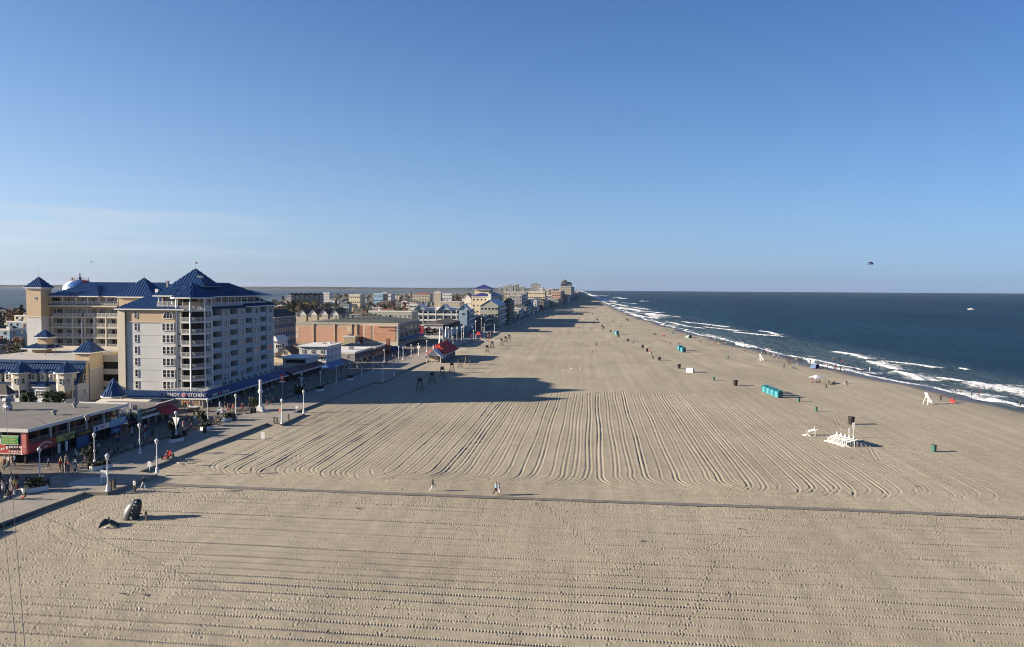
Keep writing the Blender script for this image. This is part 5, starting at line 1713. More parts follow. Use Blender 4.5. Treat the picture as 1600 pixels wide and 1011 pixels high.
t = block('shingle_awning_shop', 'low shop with a rusty brown shingled awning and a stone chimney', 'shop', -98, -80.6, 298.2, 322, 3.8, C_BEIGE, rmat=FLATROOF, rows=1, cs=3, ce=4, shop=M('rusty_shingle_awning', (.17, .075, .04), .8, var=.2))
m = MB(); m.box(-80.2, -78.9, 314, 315.3, .44, 6.6); part('chimney', m, BRICK, t)
t, x0, x1, y1, z = pblock('arcade', 'low arcade with a pale blue lettered sign band in front of the salmon hall', 'arcade', 520, 619, 327, 551, depth=14, wall=C_BEIGE, rmat=FLATROOF, rows=1, cs=9, ce=3, zlo=.5)
m = MB(); zt = ZA(570, 540.5, 326.5)
m.box(XA(526, 326.5), x1 - 4, 326.5, 326.96, z - .1, zt); s = part('sign_band', m, SKYB, t)
for a, b, mt in ((548, 560, SIGNWHITE), (562, 578, SIGNWHITE), (590, 606, DEEPB)):
    scribble(s, t.location, (XA(a, 326.4), 326.5), (XA(b, 326.4), 326.5), (z + zt) / 2 - .1, .8, mt, 'S', 6)
m = MB(); m.box(x1 - 3.99, x1 + 1.2, 326.3, 327, z - .3, zt + .1); m.box(x1 + .9, x1 + 1.2, 327.01, 338, z - .3, zt); part('sign_band', m, DEEPB, t, 'dark blue corner of the sign band')
t, x0, x1, y1, z = pblock('salmon_hall', 'big salmon pink hall with cream pilasters and a low dark green hipped roof', 'hall', 456, 622, 350, 507, pe=655, wall=C_BEIGE, rmat=FLATROOF, rows=0)
zb = ZA(500, 536, 350); zp = ZA(500, 510, 350)
pil = [456.5, 489.5, 522.5, 549, 557]
for a, b in zip(pil[:-1], pil[1:]):
    m = MB(); m.box(XA(a, 350) + .35, XA(b, 350) - .35, 349.92, 349.997, zb, zp); part('wall_panel', m, C_PINK, t)
for a in pil:
    m = MB(); m.box(XA(a, 350) - .3, XA(a, 350) + .35, 349.7, 349.995, .3, z); part('pilaster', m, TAN, t)
for a in (458.5, 541):
    for i, zz in enumerate((ZA(a, 514, 350), ZA(a, 524, 350))):
        if a > 500 and i: continue
        m = MB(); m.box(XA(a, 350) + .6, XA(a, 350) + 2.6, 349.87, 349.915, zz - 1.2, zz + .9); part('blind_window', m, CREAM, t)
m = MB(); m.box(XA(560, 350), XA(567, 350), 349.93, 349.996, .3, z - .8); part('recess', m, BRICK, t)
zt = ZA(600, 507.5, 349)
m = MB(); m.box(XA(567, 349), XA(622, 349), 349.0, 349.99, .3, zt); part('wall', m, CREAM, t)
C_ORNG = colour('bright_salmon', (.67, .34, .21))
for a, b in ((569.5, 580.5), (583.5, 618)):
    for p0, p1 in ((509, 515.5), (516.3, 523), (523.8, 533)):
        m = MB(); m.box(XA(a, 349), XA(b, 349), 348.9, 348.997, ZA(600, p1, 349), ZA(600, p0, 349)); part('wall_panel', m, C_ORNG, t)
m = MB(); m.box(XA(592, 348.8), XA(617, 348.8), 348.7, 348.89, ZA(600, 511.8, 349), ZA(600, 510.4, 349)); m.box(XA(607, 348.8), XA(617, 348.8), 348.7, 348.89, ZA(600, 516.6, 349), ZA(600, 515.4, 349)); part('vent_slot', m, C_BROWN, t)
hip_roof(t, XA(487, 352), x1 + .5, 351, y1, z + .55, ZA(560, 492.5, 375), GREENSH, seam=None, over=0)
for i in range(12):
    p = W(525 + 8 * i, 500 + (i * 7) % 4, 362); m = MB(); m.box(p.x - .25, p.x + .25, 361.7, 362.3, z + 1, z + 3.2 + (i % 3) * .4); part('roof_vent', m, GREYMETAL, t)
for i in range(5):
    for r in range(2):
        yy = 355 + i * 10
        m = MB(); m.box(x1 + .005, x1 + .12, yy, yy + 6, 4.4 + r * 3, 6.6 + r * 3); part('window', m, GLASS, t)
m = MB(); m.box(x1 + .1, x1 + 3.5, 352, y1 - 2, 3.2, 3.9); part('awning', m, DEEPB, t)
t, x0, x1, y1, z = pblock('stucco_annex', 'small plain olive stucco box standing against the salmon hall', 'building', 537, 555, 344, 526.5, depth=5.6, wall=colour('olive_stucco', (.46, .39, .24)), rows=0)
# --- beyond the hall
t, x0, x1, y1, z = pblock('mural_shop', 'white fronted shop with a brown shingle roof and a wall of hanging goods', 'shop', 657, 692, 410, 508, pe=716, wall=C_WHITE, roof='hip', rmat=BROWNSH, yr=499.5, rows=0)
m = MB(); m.box(XA(667, 409), XA(671, 409), 409.9, 409.99, z - 1.8, z - .9); part('window', m, DARK, t)
m = MB(); m.box(x1 + .01, x1 + 1.2, 411, y1, 5.2, z + .1); part('gallery', m, DARK, t)
gd = [M('goods_%d' % i, c_, .8, var=.2) for i, c_ in enumerate(((.6, .6, .58), (.05, .12, .3), (.3, .06, .05), (.5, .36, .1), (.06, .06, .06), (.2, .3, .35)))]
for i in range(90):
    a = 658 + 33 * random.random(); p = W(a, 513.5 + 8 * random.random(), 409.6)
    m = MB(); m.box(p.x - .45, p.x + .45, 409.5, 409.9, p.z - .4, p.z + .4); part('hanging_goods', m, random.choice(gd), t)
t = thing('red_billboard', 'tall dark red board with a white edge at the end of the salmon hall', 'billboard', (XA(658, 403), 403, .44))
m = MB(); p = XA(655, 403); q = XA(662, 403); m.box(p, q, 403, 403.4, ZA(658, 525, 403), ZA(658, 508, 403)); part('board', m, M('crimson_board', (.33, .03, .06), .6, var=.1), t)
m = MB(); m.box(p + .3, p + .6, 403.41, 403.7, .3, ZA(658, 508, 403)); m.box(q - .6, q - .3, 403.41, 403.7, .3, ZA(658, 508, 403)); part('post', m, GREYMETAL, t)
m = MB(); m.box(p - .15, q + .15, 402.9, 402.99, ZA(658, 508.8, 403), ZA(658, 507.6, 403)); part('edge', m, WHITE, t)
t, x0, x1, y1, z = pblock('blue_gabled_hotel', 'pale blue hotel with three white trimmed gables and open balconies', 'hotel', 646, 730, 480, 484.5, pe=741, wall=C_BLUE, roof='hip', rmat=WHITEROOF, yr=479, rows=3, cs=11, ce=5, zlo=3, ww=1.9, bal=True)
for px_ in (655.5, 693, 724):
    xa, xb = XA(px_ - 9, 478), XA(px_ + 9, 478)
    gable_roof(t, xa, xb, 478.2, 490, z + .1, ZA(px_, 475, 478), WHITEROOF, 'Y', .6, C_BLUE)
for px_ in (652, 661, 669, 681, 693, 705, 713):
    m = MB(); m.box(XA(px_, 479) - .25, XA(px_, 479) + .25, 478.6, 479.1, 2, z); part('balcony_post', m, WHITE, t)
for r in range(3):
    zc = 3.6 + r * (z - 3.2) / 3
    m = MB(); m.box(x0, XA(716, 479), 478.7, 479.99, zc - .3, zc); m.box(x0, XA(716, 479), 478.7, 478.8, zc + .004, zc + .9); part('balcony', m, TRIM, t, join=True)
m = MB(); m.box(XA(717, 477.5), x1 + .2, 477.5, 479.98, .3, z); part('end_bay', m, C_BLUE, t); window(t, XA(723.5, 477.5), 477.5, z - 2.4, 1.2, 1.3, 'S', 1, 1)
t, x0, x1, y1, z = pblock('slab_tower', 'windowless beige lift tower rising behind the blue gabled hotel', 'tower', 678.5, 688.5, 560, 457, pe=691, wall=C_BEIGE, rows=0)
pblock('beige_block', 'plain beige flat roofed block to the side of the windowless tower', 'building', 689, 718, 556, 472, depth=22, wall=C_BEIGE, rows=1, cs=4, ce=2)
pblock('long_beige_hotel', 'long low beige hotel with a row of small windows behind the salmon hall', 'hotel', 576, 643, 455, 487, depth=18, wall=C_SAGE, rmat=BROWNSH, rows=2, cs=9, ce=2, zlo=2)
t, x0, x1, y1, z = pblock('row_house', 'row of four joined townhouses with bright white front gables', 'house', 463, 531, 400, 492.5, depth=16, wall=C_BEIGE, rows=2, cs=12, ce=2, zlo=1)
for k in range(4):
    xa, xb = XA(463 + 17 * k, 398.5), XA(480 + 17 * k, 398.5)
    m = MB(); m.box(xa + .5, xb - .5, 398.6, 399.9, .2, z); part('bay', m, C_BEIGE, t)
    gable_roof(t, xa, xb, 398.5, 414, z - .1, ZA(472 + 17 * k, 482.5, 398.5), BROWNSH, 'Y', .3, C_WHITE)
    for r in range(2):
        m = MB(); m.box(xb - 2.4, xb - .4, 398.1, 398.58, 3 + 3.2 * r, 3.2 + 3.2 * r); m.box(xb - 2.4, xb - .4, 398.1, 398.18, 3.204 + 3.2 * r, 4.1 + 3.2 * r); part('balcony', m, WHITE, t, join=True)
t, x0, x1, y1, z = pblock('slate_apartments', 'slate grey apartment house with a dark mansard roof half hidden by the hotel', 'building', 405, 428, 300, 497, pe=462, wall=C_DARKW, roof='hip', rmat=SHINGLE, yr=483, rows=4, cs=5, ce=9, zlo=.8)
m = MB(); m.box(XA(430, 290), XA(440, 290), 286, 296, .2, 7); t2 = thing('porch_house', 'little white porch house in the shade beside the slate apartments', 'house', (XA(435, 290), 291, .2)); part('wall', m, C_WHITE, t2)
hip_roof(t2, XA(429, 290), XA(441, 290), 285, 297, 7.2, 9, WHITEROOF, seam=None); window(t2, XA(435, 286), 286, 5, 2, 1.2, 'S', 3, 1); window(t2, XA(440, 290), 291, 5, 2, 1.2, 'E', 3, 1)
t, x0, x1, y1, z = pblock('yellow_hotel', 'pale yellow hotel with two tiers of violet blue roof', 'hotel', 737, 767, 600, 463.5, pe=785, wall=C_YELL, roof='hip', rmat=PURPLE, yr=456, rows=4, cs=5, ce=8, zlo=2)
xa, xb = XA(741.5, 606), XA(764, 606)
m = MB(); m.box(xa, xb, 606, 632, z, ZA(750, 452, 606)); part('upper_storey', m, C_YELL, t)
hip_roof(t, xa - 1.6, xb + 1.6, 604.5, 634, ZA(750, 452, 606) + .2, ZA(754, 444.5, 618), PURPLE, ridge=3, seam=None)
m = MB(); m.box(XA(762.5, 598), XA(767, 598), 597.5, 599.9, .3, ZA(765, 459, 598)); part('stair_bay', m, C_WHITE, t)
t, x0, x1, y1, z = pblock('cream_gabled_hotel', 'cream hotel with one wide white trimmed gable and square balconies', 'hotel', 750, 778, 540, 477.5, pe=790, wall=C_SAGE, roof='gable', rmat=WHITEROOF, yr=467.5, axis='Y', rows=3, cs=5, ce=6, zlo=2, ww=2, bal=True)
pblock('white_gabled_house', 'white house with stepped gables left of the yellow hotel', 'house', 722, 736, 640, 466, depth=20, wall=C_WHITE, roof='gable', yr=458, rmat=FLATROOF, rows=2, cs=3, ce=2)
pblock('dark_hotel', 'dark shaded hotel between the cream gable and the grey block', 'hotel', 786, 796, 640, 474, pe=803, wall=C_BROWN, roof='hip', yr=466, rmat=SHINGLE, rows=3, cs=3, ce=5)
pblock('grey_hotel', 'grey hotel with white balcony fronts on its boardwalk side', 'hotel', 795, 815, 800, 461.5, pe=822, wall=C_GREYW, rows=5, cs=4, ce=4, bal=True, zlo=2)
pblock('tan_penthouse_hotel', 'long tan hotel with dark ribbon windows above the grey block', 'hotel', 788, 822, 880, 456.5, depth=30, wall=C_BEIGE, rows=5, cs=7, ce=3, ww=2.2)
pblock('teal_hotel', 'small teal hotel with white gables beside the grey block', 'hotel', 822, 829, 860, 471, pe=833, wall=C_BLUE, roof='gable', yr=467, rmat=WHITEROOF, rows=3, cs=2, ce=3)
pblock('white_pair_hotel', 'narrow white hotel with a peaked roof past the teal one', 'hotel', 829.5, 839, 920, 470, pe=842, wall=C_WHITE, roof='gable', yr=466, rmat=WHITEROOF, rows=4, cs=2, ce=3)
pblock('brown_hotel', 'small brown hotel with cream balconies past the white peaked one', 'hotel', 840.5, 850, 1000, 471, pe=853, wall=C_BROWN, roof='hip', yr=467.5, rmat=BROWNSH, rows=3, cs=3, ce=3, bal=CREAM)
pblock('long_cream_hotel', 'long cream hotel with many windows lit by the low sun', 'hotel', 823, 851, 1080, 455.5, depth=40, wall=C_YELL, rows=4, cs=8, ce=3, ww=2.4)
pblock('salmon_tower_hotel', 'salmon hotel with a red shaded side among the distant row', 'hotel', 862, 875.5, 1250, 455.5, pe=882, wall=C_PINK, rows=5, cs=4, ce=4, ww=2.2)
pblock('olive_hotel', 'low olive hotel with scattered white balconies before the salmon one', 'hotel', 852, 872, 1130, 467, depth=30, wall=C_SAGE, rows=3, cs=5, ce=4, bal=True, ww=2.2)
k_ = 0
for pl, pr, Y, yt, pe, wl in ((876, 880, 1500, 462, 882, C_WHITE), (883, 888, 1480, 461, 890, C_WHITE), (866, 872, 1600, 456, 874, C_GREYW), (873, 879, 1850, 453, 880, C_BEIGE), (889, 892, 1700, 460, 894, C_GREYW), (893, 896, 1950, 460.5, 897.5, C_WHITE), (897, 899.5, 2300, 459, 901, C_DARKW), (852, 858, 1500, 452.5, 860, C_BEIGE), (842, 848, 1700, 450.5, 850, C_WHITE), (858, 864, 2000, 451, 866, C_GREYW), (901, 903, 2900, 457, 904, C_WHITE), (905, 907, 2600, 460.5, 908, C_WHITE)):
    lab = ['white hotel just past the salmon one', 'white twin bayed hotel near the far boardwalk', 'grey hotel above the salmon roof', 'beige stepped hotel below the twin turrets', 'grey slab under the twin turrets', 'white slab at the foot of the turret hotel', 'dark slab where the boardwalk vanishes', 'beige block over the long cream hotel', 'white block over the cream hotel roof', 'grey tower stub left of the twin turrets', 'tiny white block by the vanishing boardwalk', 'lone white building at the far edge of the sand'][k_]
    pblock('distant_hotel', lab, 'hotel', pl, pr, Y, yt, pe=pe, wall=wl, rows=4, cs=2, ce=2, ww=2.5, wh=1.6); k_ += 1
t, x0, x1, y1, z = pblock('turret_hotel', 'large pale hotel stepping up to two domed turrets on the far skyline', 'hotel', 876, 892, 1750, 447.5, pe=897, wall=C_BEIGE, rows=6, cs=5, ce=4, ww=2.5)
for px_, yb, yp, r_ in ((882, 441.5, 436.5, 6.5), (890, 443.5, 440, 5)):
    p = W(px_, yb, 1770)
    m = MB(); m.lathe([(r_, z - 1), (r_, p.z)], 10, (p.x, 1770, 0)); part('turret', m, C_WHITE, t)
    poly_roof(t, (p.x, 1770), r_ * 1.5, 8, p.z, ZA(px_, yp, 1770), SHINGLE, seam=None, fascia=None)
hip_roof(t, x0 - 2, XA(880, 1750), 1750, 1790, z + .6, z + 8, SHINGLE, seam=None)
for i, (px_, w_, yt) in enumerate(((786, 5, 446.5), (793, 5, 444.5), (798, 3.5, 446), (803, 5, 445), (806, 3.5, 444), (811, 4, 448), (815, 4, 447.5), (828.5, 4.6, 443.5), (833.2, 4.6, 442), (838, 4.8, 443.5), (779, 4, 448.5), (846, 3, 449))):
    Y = 4300 if 826 < px_ < 841 else 5200
    pblock('skyline_tower', ['pale slab at the start of the far skyline', 'dark slab in the far skyline', 'slim white slab in the far skyline', 'wide grey slab in the far skyline', 'tallest slab of the hazy cluster', 'low block right of the hazy cluster', 'pale low block right of the hazy cluster', 'left slab of the close grey trio of towers', 'middle slab of the close grey trio of towers', 'right slab of the close grey trio of towers', 'stubby block left of the hazy cluster', 'lone pale block right of the grey trio'][i], 'tower', px_, px_ + w_, Y, yt, depth=60, wall=C_GREYW if i % 3 else C_BEIGE, rows=7, cs=3, ce=1, ww=8, wh=4)
# --- the unbroken row of hotels that lines the rest of the boardwalk
rr_ = random.Random(11)
Y = 515.0
i = 0
while Y < 3300:
    dpt = rr_.uniform(16, 34) * (1 + Y / 2500)
    hh = rr_.uniform(6, 11) if Y < 1000 else rr_.uniform(8, 17)
    xf_ = curb(Y + dpt / 2) - rr_.uniform(13, 17)
    wd = rr_.uniform(14, 26)
    if not any(abs(Y + dpt / 2 - c_) < w_ for c_, w_ in ((560, 26), (640, 45))):
        wn2, wm2 = rr_.choice([('grey', C_GREYW), ('white', C_WHITE), ('brown', C_BROWN), ('beige', C_BEIGE), ('slate', C_DARKW), ('sage', C_SAGE), ('white', C_WHITE)])
        kd = rr_.choice(['flat', 'hip', 'flat'])
        block('boardwalk_hotel', f'{nth(i)} hotel, {wn2}, in the receding boardwalk row counted from the cream gabled one', 'hotel', xf_ - wd, xf_, Y, Y + dpt - 2, hh, wm2, roof=kd, rmat=SHINGLE, zr=hh + 2.5, rows=max(2, int(hh / 3)), cs=3, ce=4, ww=1.8, bal=(Y < 1600 and rr_.random() < .5), group='hotels in the receding row')
        i += 1
    Y += dpt
# --- towards the bay
for pl, pr, Y, yt, wl, lab in ((545, 563, 900, 460.5, C_YELL, 'bright pale yellow block among the far town roofs'), (584, 598, 1000, 459, SKYB, 'pale blue block with white trim among far roofs'), (599, 604, 1010, 457.5, C_YELL, 'narrow yellow block beside the pale blue one'), (606, 611, 1000, 459.5, C_WHITE, 'narrow white block beside the yellow one'), (645, 672, 1150, 460, C_BEIGE, 'long beige block with red roofs in the far town'), (690, 706, 1300, 459, C_WHITE, 'long white block beyond the windowless tower'), (505, 515, 1400, 457.5, C_WHITE, 'white waterfront block beyond the grey condominiums'), (640, 652, 700, 476, C_WHITE, 'white flat block left of the windowless tower')):
    red = pl == 645
    pblock('town_block', lab, 'building', pl, pr, Y, yt, depth=22, wall=wl, rows=3, cs=6, ce=2, ww=2, roof='hip' if red else 'flat', rmat=REDTILE if red else None, yr=yt - 3.5 if red else None)
for k in range(7):
    pblock('condominium', ['westernmost grey condominium on the bay point', 'second grey condominium from the bay end', 'third grey condominium from the bay end', 'middle grey condominium of the waterfront row', 'fifth waterfront condominium with dark roof', 'sixth waterfront condominium with dark roof', 'last condominium before the waterfront trees'][k], 'building', 449.5 + 7.5 * k, 455.5 + 7.5 * k, 1080 + 12 * k, 461.5 + (k % 2), depth=16, wall=C_BEIGE if k % 3 else C_GREYW, roof='hip', rmat=SHINGLE, yr=457.5, rows=4, cs=3, ce=2, ww=1.8)
pblock('corner_house', 'grey house with a dark hipped roof at the edge beside the grey shop roof', 'house', -40, 8, 150, 618, pe=18, wall=C_GREYW, roof='hip', rmat=SHINGLE, yr=600, rows=2, cs=6, ce=2, zlo=1, simple=False)
pblock('blue_roofed_house', 'house under a deep blue hipped roof at the bay shore, left of the tower', 'house', -22, 20, 640, 498.5, depth=30, wall=C_WHITE, roof='hip', rmat=BLUEROOF, yr=488, rows=1, cs=6, ce=2)
# --- small houses of the town
wcol = [('white', C_WHITE), ('cream', C_YELL), ('grey', C_GREYW), ('beige', C_BEIGE), ('pale blue', C_BLUE), ('brown', C_BROWN), ('sage', C_SAGE), ('slate', C_DARKW)]
rcol = [('charcoal', SHINGLE), ('brown', BROWNSH), ('greenish', GREENSH), ('light grey', FLATROOF), ('white', WHITEROOF), ('red', REDTILE)]
marks = [((456, 622, 340, 440), 'behind the salmon hall'), ((640, 745, 470, 620), 'behind the blue gabled hotel'), ((440, 540, 440, 700), 'behind the white gables'), ((560, 660, 470, 760), 'behind the long beige hotel'), ((-30, 45, 200, 900), 'left of the blue capped tower'), ((660, 735, 600, 1000), 'beyond the windowless tower'), ((430, 560, 700, 1400), 'near the bay condominiums'), ((540, 680, 760, 3000), 'in the middle of the far town'), ((680, 800, 900, 4000), 'behind the yellow hotel')]
used_lab = {}
taken = []
def place_ok(x, y, r):
    for a, b, c in taken:
        if (a - x) ** 2 + (b - y) ** 2 < (c + r) ** 2:
            return False
    taken.append((x, y, r))
    return True
hr = random.Random(5)
n_house = 0
tries = 0
while n_house < 165 and tries < 4000:
    tries += 1
    q = hr.random()
    if q < .12:
        px_, Y = hr.uniform(-25, 44), hr.uniform(255, 620)
    elif q < .22:
        px_, Y = hr.uniform(530, 578), hr.uniform(410, 520)
    else:
        px_, Y = hr.uniform(438, 790), 430 * (5.2 ** (hr.random() ** 1.15))
    x = XA(px_, Y)
    if x > curb(Y) - 62 - (Y > 900) * 30 or (px_ < 60 and (Y > 480 and px_ < 45 and Y > 560)):
        continue
    if px_ > 60 and Y > 1050 and px_ < 520:
        continue
    w, d = hr.uniform(8, 14), hr.uniform(8, 13)
    if not place_ok(x, Y, max(w, d) * .72):
        continue
    (wn_, wm), (rn, rm) = hr.choice(wcol[:5] * 2 + wcol), hr.choice(rcol[:3] * 3 + rcol)
    kind_ = hr.choice(['gable', 'gable', 'hip', 'hip', 'flat'])
    ax = hr.choice(['X', 'Y'])
    st = hr.choice([1, 2, 2, 3])
    if rm is FLATROOF or rm is WHITEROOF:
        kind_ = hr.choice(['flat', kind_])
    zz = .2 + 2.9 * st
    where = next((lab for (a, b, c, e_), lab in marks if a <= px_ <= b and c <= Y <= e_), 'among the far roofs of the town')
    shape = {'gable': 'gabled' if ax == 'Y' else 'side gabled', 'hip': 'hip roofed', 'flat': 'flat roofed'}[kind_]
    lab = f"{['', 'low', 'two storey', 'tall'][st]} {wn_} {shape} house, {rn} roof, {where}"
    if lab in used_lab:
        taken.pop()
        continue
    used_lab[lab] = used_lab.get(lab, 0) + 1
    far = Y > 900
    n_house += 1
    t = block('house', lab, 'house', x - w / 2, x + w / 2, Y - d / 2, Y + d / 2, zz, wm, roof=kind_, rmat=rm, zr=zz + hr.uniform(1.8, 3.4), axis=ax, rows=st, cs=2 if far else 3, ce=0 if far else 2, group='houses of the town')
    if not far and hr.random() < .5:
        m = MB(); m.box(x + w * .2, x + w * .2 + .8, Y + .4, Y + 1.2, zz, zz + hr.uniform(2.8, 4)); part('chimney', m, BRICK, t)
# ================================================================== TREES
LEAFM = [M('dark_oak_leaves', (.028, .048, .018), .9, var=.5, scale=1.2), M('olive_leaves', (.042, .054, .022), .9, var=.5, scale=1.2), M('pine_needles', (.032, .045, .026), .9, var=.5, scale=1.2), M('rusty_leaves', (.16, .075, .03), .9, var=.4, scale=1.2)]
BARK = M('grey_brown_bark', (.09, .07, .055), .95, var=.25, scale=4)
def tree_proto(kind_, seed):
    r = random.Random(seed)
    t = thing('tree' if kind_ != 'pine' else 'pine_tree', 'tree', 'tree', (0, 0, -50), group='trees of the town')
    tr = MB()
    H = {'round': 7.5, 'wide': 6.5, 'pine': 10.0, 'small': 4.0}[kind_]
    tr.tube((0, 0, 0), (.1, 0, H * .45), .24, .16, 7)
    tr.tube((.1, 0, H * .44), (0, .1, H * .85), .16, .05, 6)
    cl = []
    for i in range(15 if kind_ != 'pine' else 20):
        a = r.random() * 6.28
        if kind_ == 'pine':
            f = i / 20
            z = H * (.3 + .68 * f); rad = H * .24 * (1 - f) ** .8 + .15; rr = rad * math.sqrt(r.random()); s_ = .75 - .4 * f
        else:
            z = H * (.42 + .5 * r.random()); k = 1 - abs(z / H - .62) * 1.4
            rr = H * (.44 if kind_ == 'wide' else .34) * k * math.sqrt(r.random()); s_ = H * .12 * (.7 + .6 * r.random())
        c = Vector((rr * math.cos(a), rr * math.sin(a), z))
        cl.append((c, s_))
        if i % 3 == 0:
            tr.tube((.05, 0, min(z * .75, H * .8)), tuple(c), .08, .03, 4)
    lf = MB()
    for c, s_ in cl:
        for _ in range(26):
            d = Vector((r.gauss(0, 1), r.gauss(0, 1), r.gauss(0, .75))).normalized() * s_ * (1.0 + .55 * r.random())
            p = c + d
            u = Vector((r.gauss(0, 1), r.gauss(0, 1), r.gauss(0, 1))).normalized()
            v = u.cross(d.normalized() if abs(u.dot(d.normalized())) < .98 else Vector((0, 0, 1))).normalized()
            w = .20 + .22 * r.random()
            lf.poly([p - u * w, p + v * w * .8, p + u * w, p - v * w * .8])
    link('trunk', tr.mesh('trunk', BARK), t)
    o = link('crown', lf.mesh('crown', LEAFM[0]), t)
    for s in o.material_slots:
        s.link = 'OBJECT'
    o.material_slots[0].material = LEAFM[2 if kind_ == 'pine' else seed % 2]
    return Proto(t)
TREES = {k: [tree_proto(k, s) for s in (1, 2, 3)] for k in ('round', 'wide', 'pine', 'small')}
def plant(kind_, x, y, label, sc_=1.0, z=.2, mat=None, group='trees of the town', v=None):
    o = TREES[kind_][v if v is not None else hr.randrange(3)].put((x, y, z), hr.random() * 6.28, label, sc_)
    o['group'] = group
    if mat:
        [c for c in o.children if c.name.startswith('crown')][0].material_slots[0].material = mat
    return o
n_tree = 0
tr_seen = {}
tries = 0
while n_tree < 296 and tries < 6000:
    tries += 1
    q = hr.random()
    if q < .10:
        px_, Y = hr.uniform(-30, 46), hr.uniform(235, 600)
    elif q < .40:
        px_, Y = hr.uniform(425, 500), 400 * (2.3 ** hr.random())
    elif q < .47:
        px_, Y = hr.uniform(425, 460), hr.uniform(360, 420)
    else:
        px_, Y = hr.uniform(430, 790), 430 * (5.0 ** hr.random())
    x = XA(px_, Y)
    if x > curb(Y) - 50 - (Y > 900) * 20 or (px_ > 60 and Y > 1000 and px_ < 520):
        continue
    if not place_ok(x, Y, 2.6):
        continue
    kd = hr.choice(['round', 'wide', 'round', 'pine'])
    where = next((lab for (a, b, c, e_), lab in marks if a <= px_ <= b and c <= Y <= e_), 'among the roofs of the town')
    s_ = hr.uniform(.85, 1.6)
    rust = hr.random() < .07
    lab = f"{'rusty brown' if rust else 'dark green'} {'pine' if kd == 'pine' else 'spreading' if kd == 'wide' else 'rounded'} tree {where}"
    tr_seen.setdefault(lab, []).append(1)
    lab = f"{nth(len(tr_seen[lab]) - 1)} {lab}" if len(tr_seen[lab]) > 1 else lab
    plant(kd, x, Y, lab, s_, mat=LEAFM[3] if rust else None)
    n_tree += 1
for i, (px_, py_) in enumerate(((752, 498), (757, 499), (762, 499.5), (767, 499), (772, 499.5), (776, 499))):
    p = G(px_, py_); plant('round', p.x - 4, p.y, ['leftmost', 'second', 'third', 'fourth', 'fifth', 'rightmost'][i] + ' rusty orange tree below the cream gabled hotel', .8, mat=LEAFM[3 if i % 2 else 1], group='rusty trees by the cream gabled hotel')
for i, px_ in enumerate((40, 75, 87)):
    plant('small', XA(px_, 160), 160, ['bush before the first blue turret', 'bush between the blue turrets', 'bush at the foot of the second blue turret'][i], 1.0, group='bushes of the parking house')

# ================================================================== STREET FURNITURE
def pos(px, py, z=.45):
    return G(px, py, z)
# --- globe lamp
def globe_lamp():
    t = thing('globe_lamp', 'lamp', 'street lamp', group='globe lamps of the boardwalk')
    m = MB(); m.lathe([(.30, 0), (.30, .12), (.22, .2), (.20, .75), (.12, .9)], 10); local('base', m, WHITE, t, smooth=False)
    m = MB(); m.lathe([(.085, .9), (.075, 2.6), (.06, 4.25)], 8); local('post', m, WHITE, t)
    m = MB(); m.lathe([(.08, 2.1), (.15, 2.16), (.15, 2.36), (.08, 2.42)], 8); local('collar', m, WHITE, t)
    m = MB(); m.lathe([(.07, 4.25), (.19, 4.33), (.19, 4.42), (.10, 4.46)], 10); local('lamp_cup', m, WHITE, t)
    m = MB(); m.sphere((0, 0, 4.72), .29, 12, 8); local('globe', m, LAMPGLASS, t, smooth=True)
    m = MB(); m.lathe([(.06, 4.98), (.08, 5.04), (.015, 5.16)], 6); local('finial', m, WHITE, t)
    return Proto(t)
LAMP = globe_lamp()
curb_lamps = [(168.5, 767), (245.5, 738.5), (440.5, 662), (474.5, 645.5), (598, 596), (615.5, 587.5)]
names = ['white globe lamp at the paved circle, nearest the whale sculpture', 'white globe lamp on the kerb corner where the beach path begins', 'white globe lamp at the kerb beside two dark bollards, tall column behind', 'white globe lamp at the kerb corner after the tall column', 'shaded globe lamp on the kerb before the dark lifeguard towers', 'globe lamp standing in the kerb corner nearest the red pavilion']
for (px_, py_), lb in zip(curb_lamps, names):
    LAMP.put(pos(px_, py_), 0, lb)
inner = [(62.5, 755), (148, 727), (218.6, 709), (324.5, 661), (368.6, 653), (500.7, 609), (525.4, 597.5), (547, 592), (565, 585), (583, 580.5), (600.5, 567), (630, 562.5), (642.6, 558), (623, 561), (667, 550)]
names = ['lamp behind the first white planter, by the red corner restaurant', 'lamp beside a potted palm before the yellow sign board', 'lamp before the hanging shirts at the end of the shop row', 'lamp behind a potted tree before the corner shop of the hotel', 'lamp at the white planter left of the tall white column', 'first shaded inner lamp past the hotel awning', 'second shaded inner lamp past the hotel awning', 'inner lamp behind a shaded white planter by the white house', 'inner lamp before the dark awning shop', 'inner lamp before the shingled awning', 'inner lamp before the pale blue sign band', 'lamp before the salmon hall corner', 'lamp before the salmon hall side wall', 'short lamp by the arcade corner', 'lamp across from the red roofed pavilion']
for (px_, py_), lb in zip(inner, names):
    LAMP.put(pos(px_, py_), 0, lb)
Y = 352.0
i = 0
while Y < 1500:
    LAMP.put((curb(Y) - 1.2, Y, .45), 0, f'{nth(i)} globe lamp on the sand side of the boardwalk counting from the red pavilion')
    LAMP.put((curb(Y + 9) - 9.5, Y + 9, .45), 0, f'{nth(i)} globe lamp on the shop side of the boardwalk beyond the salmon hall')
    i += 1
    Y *= 1.075
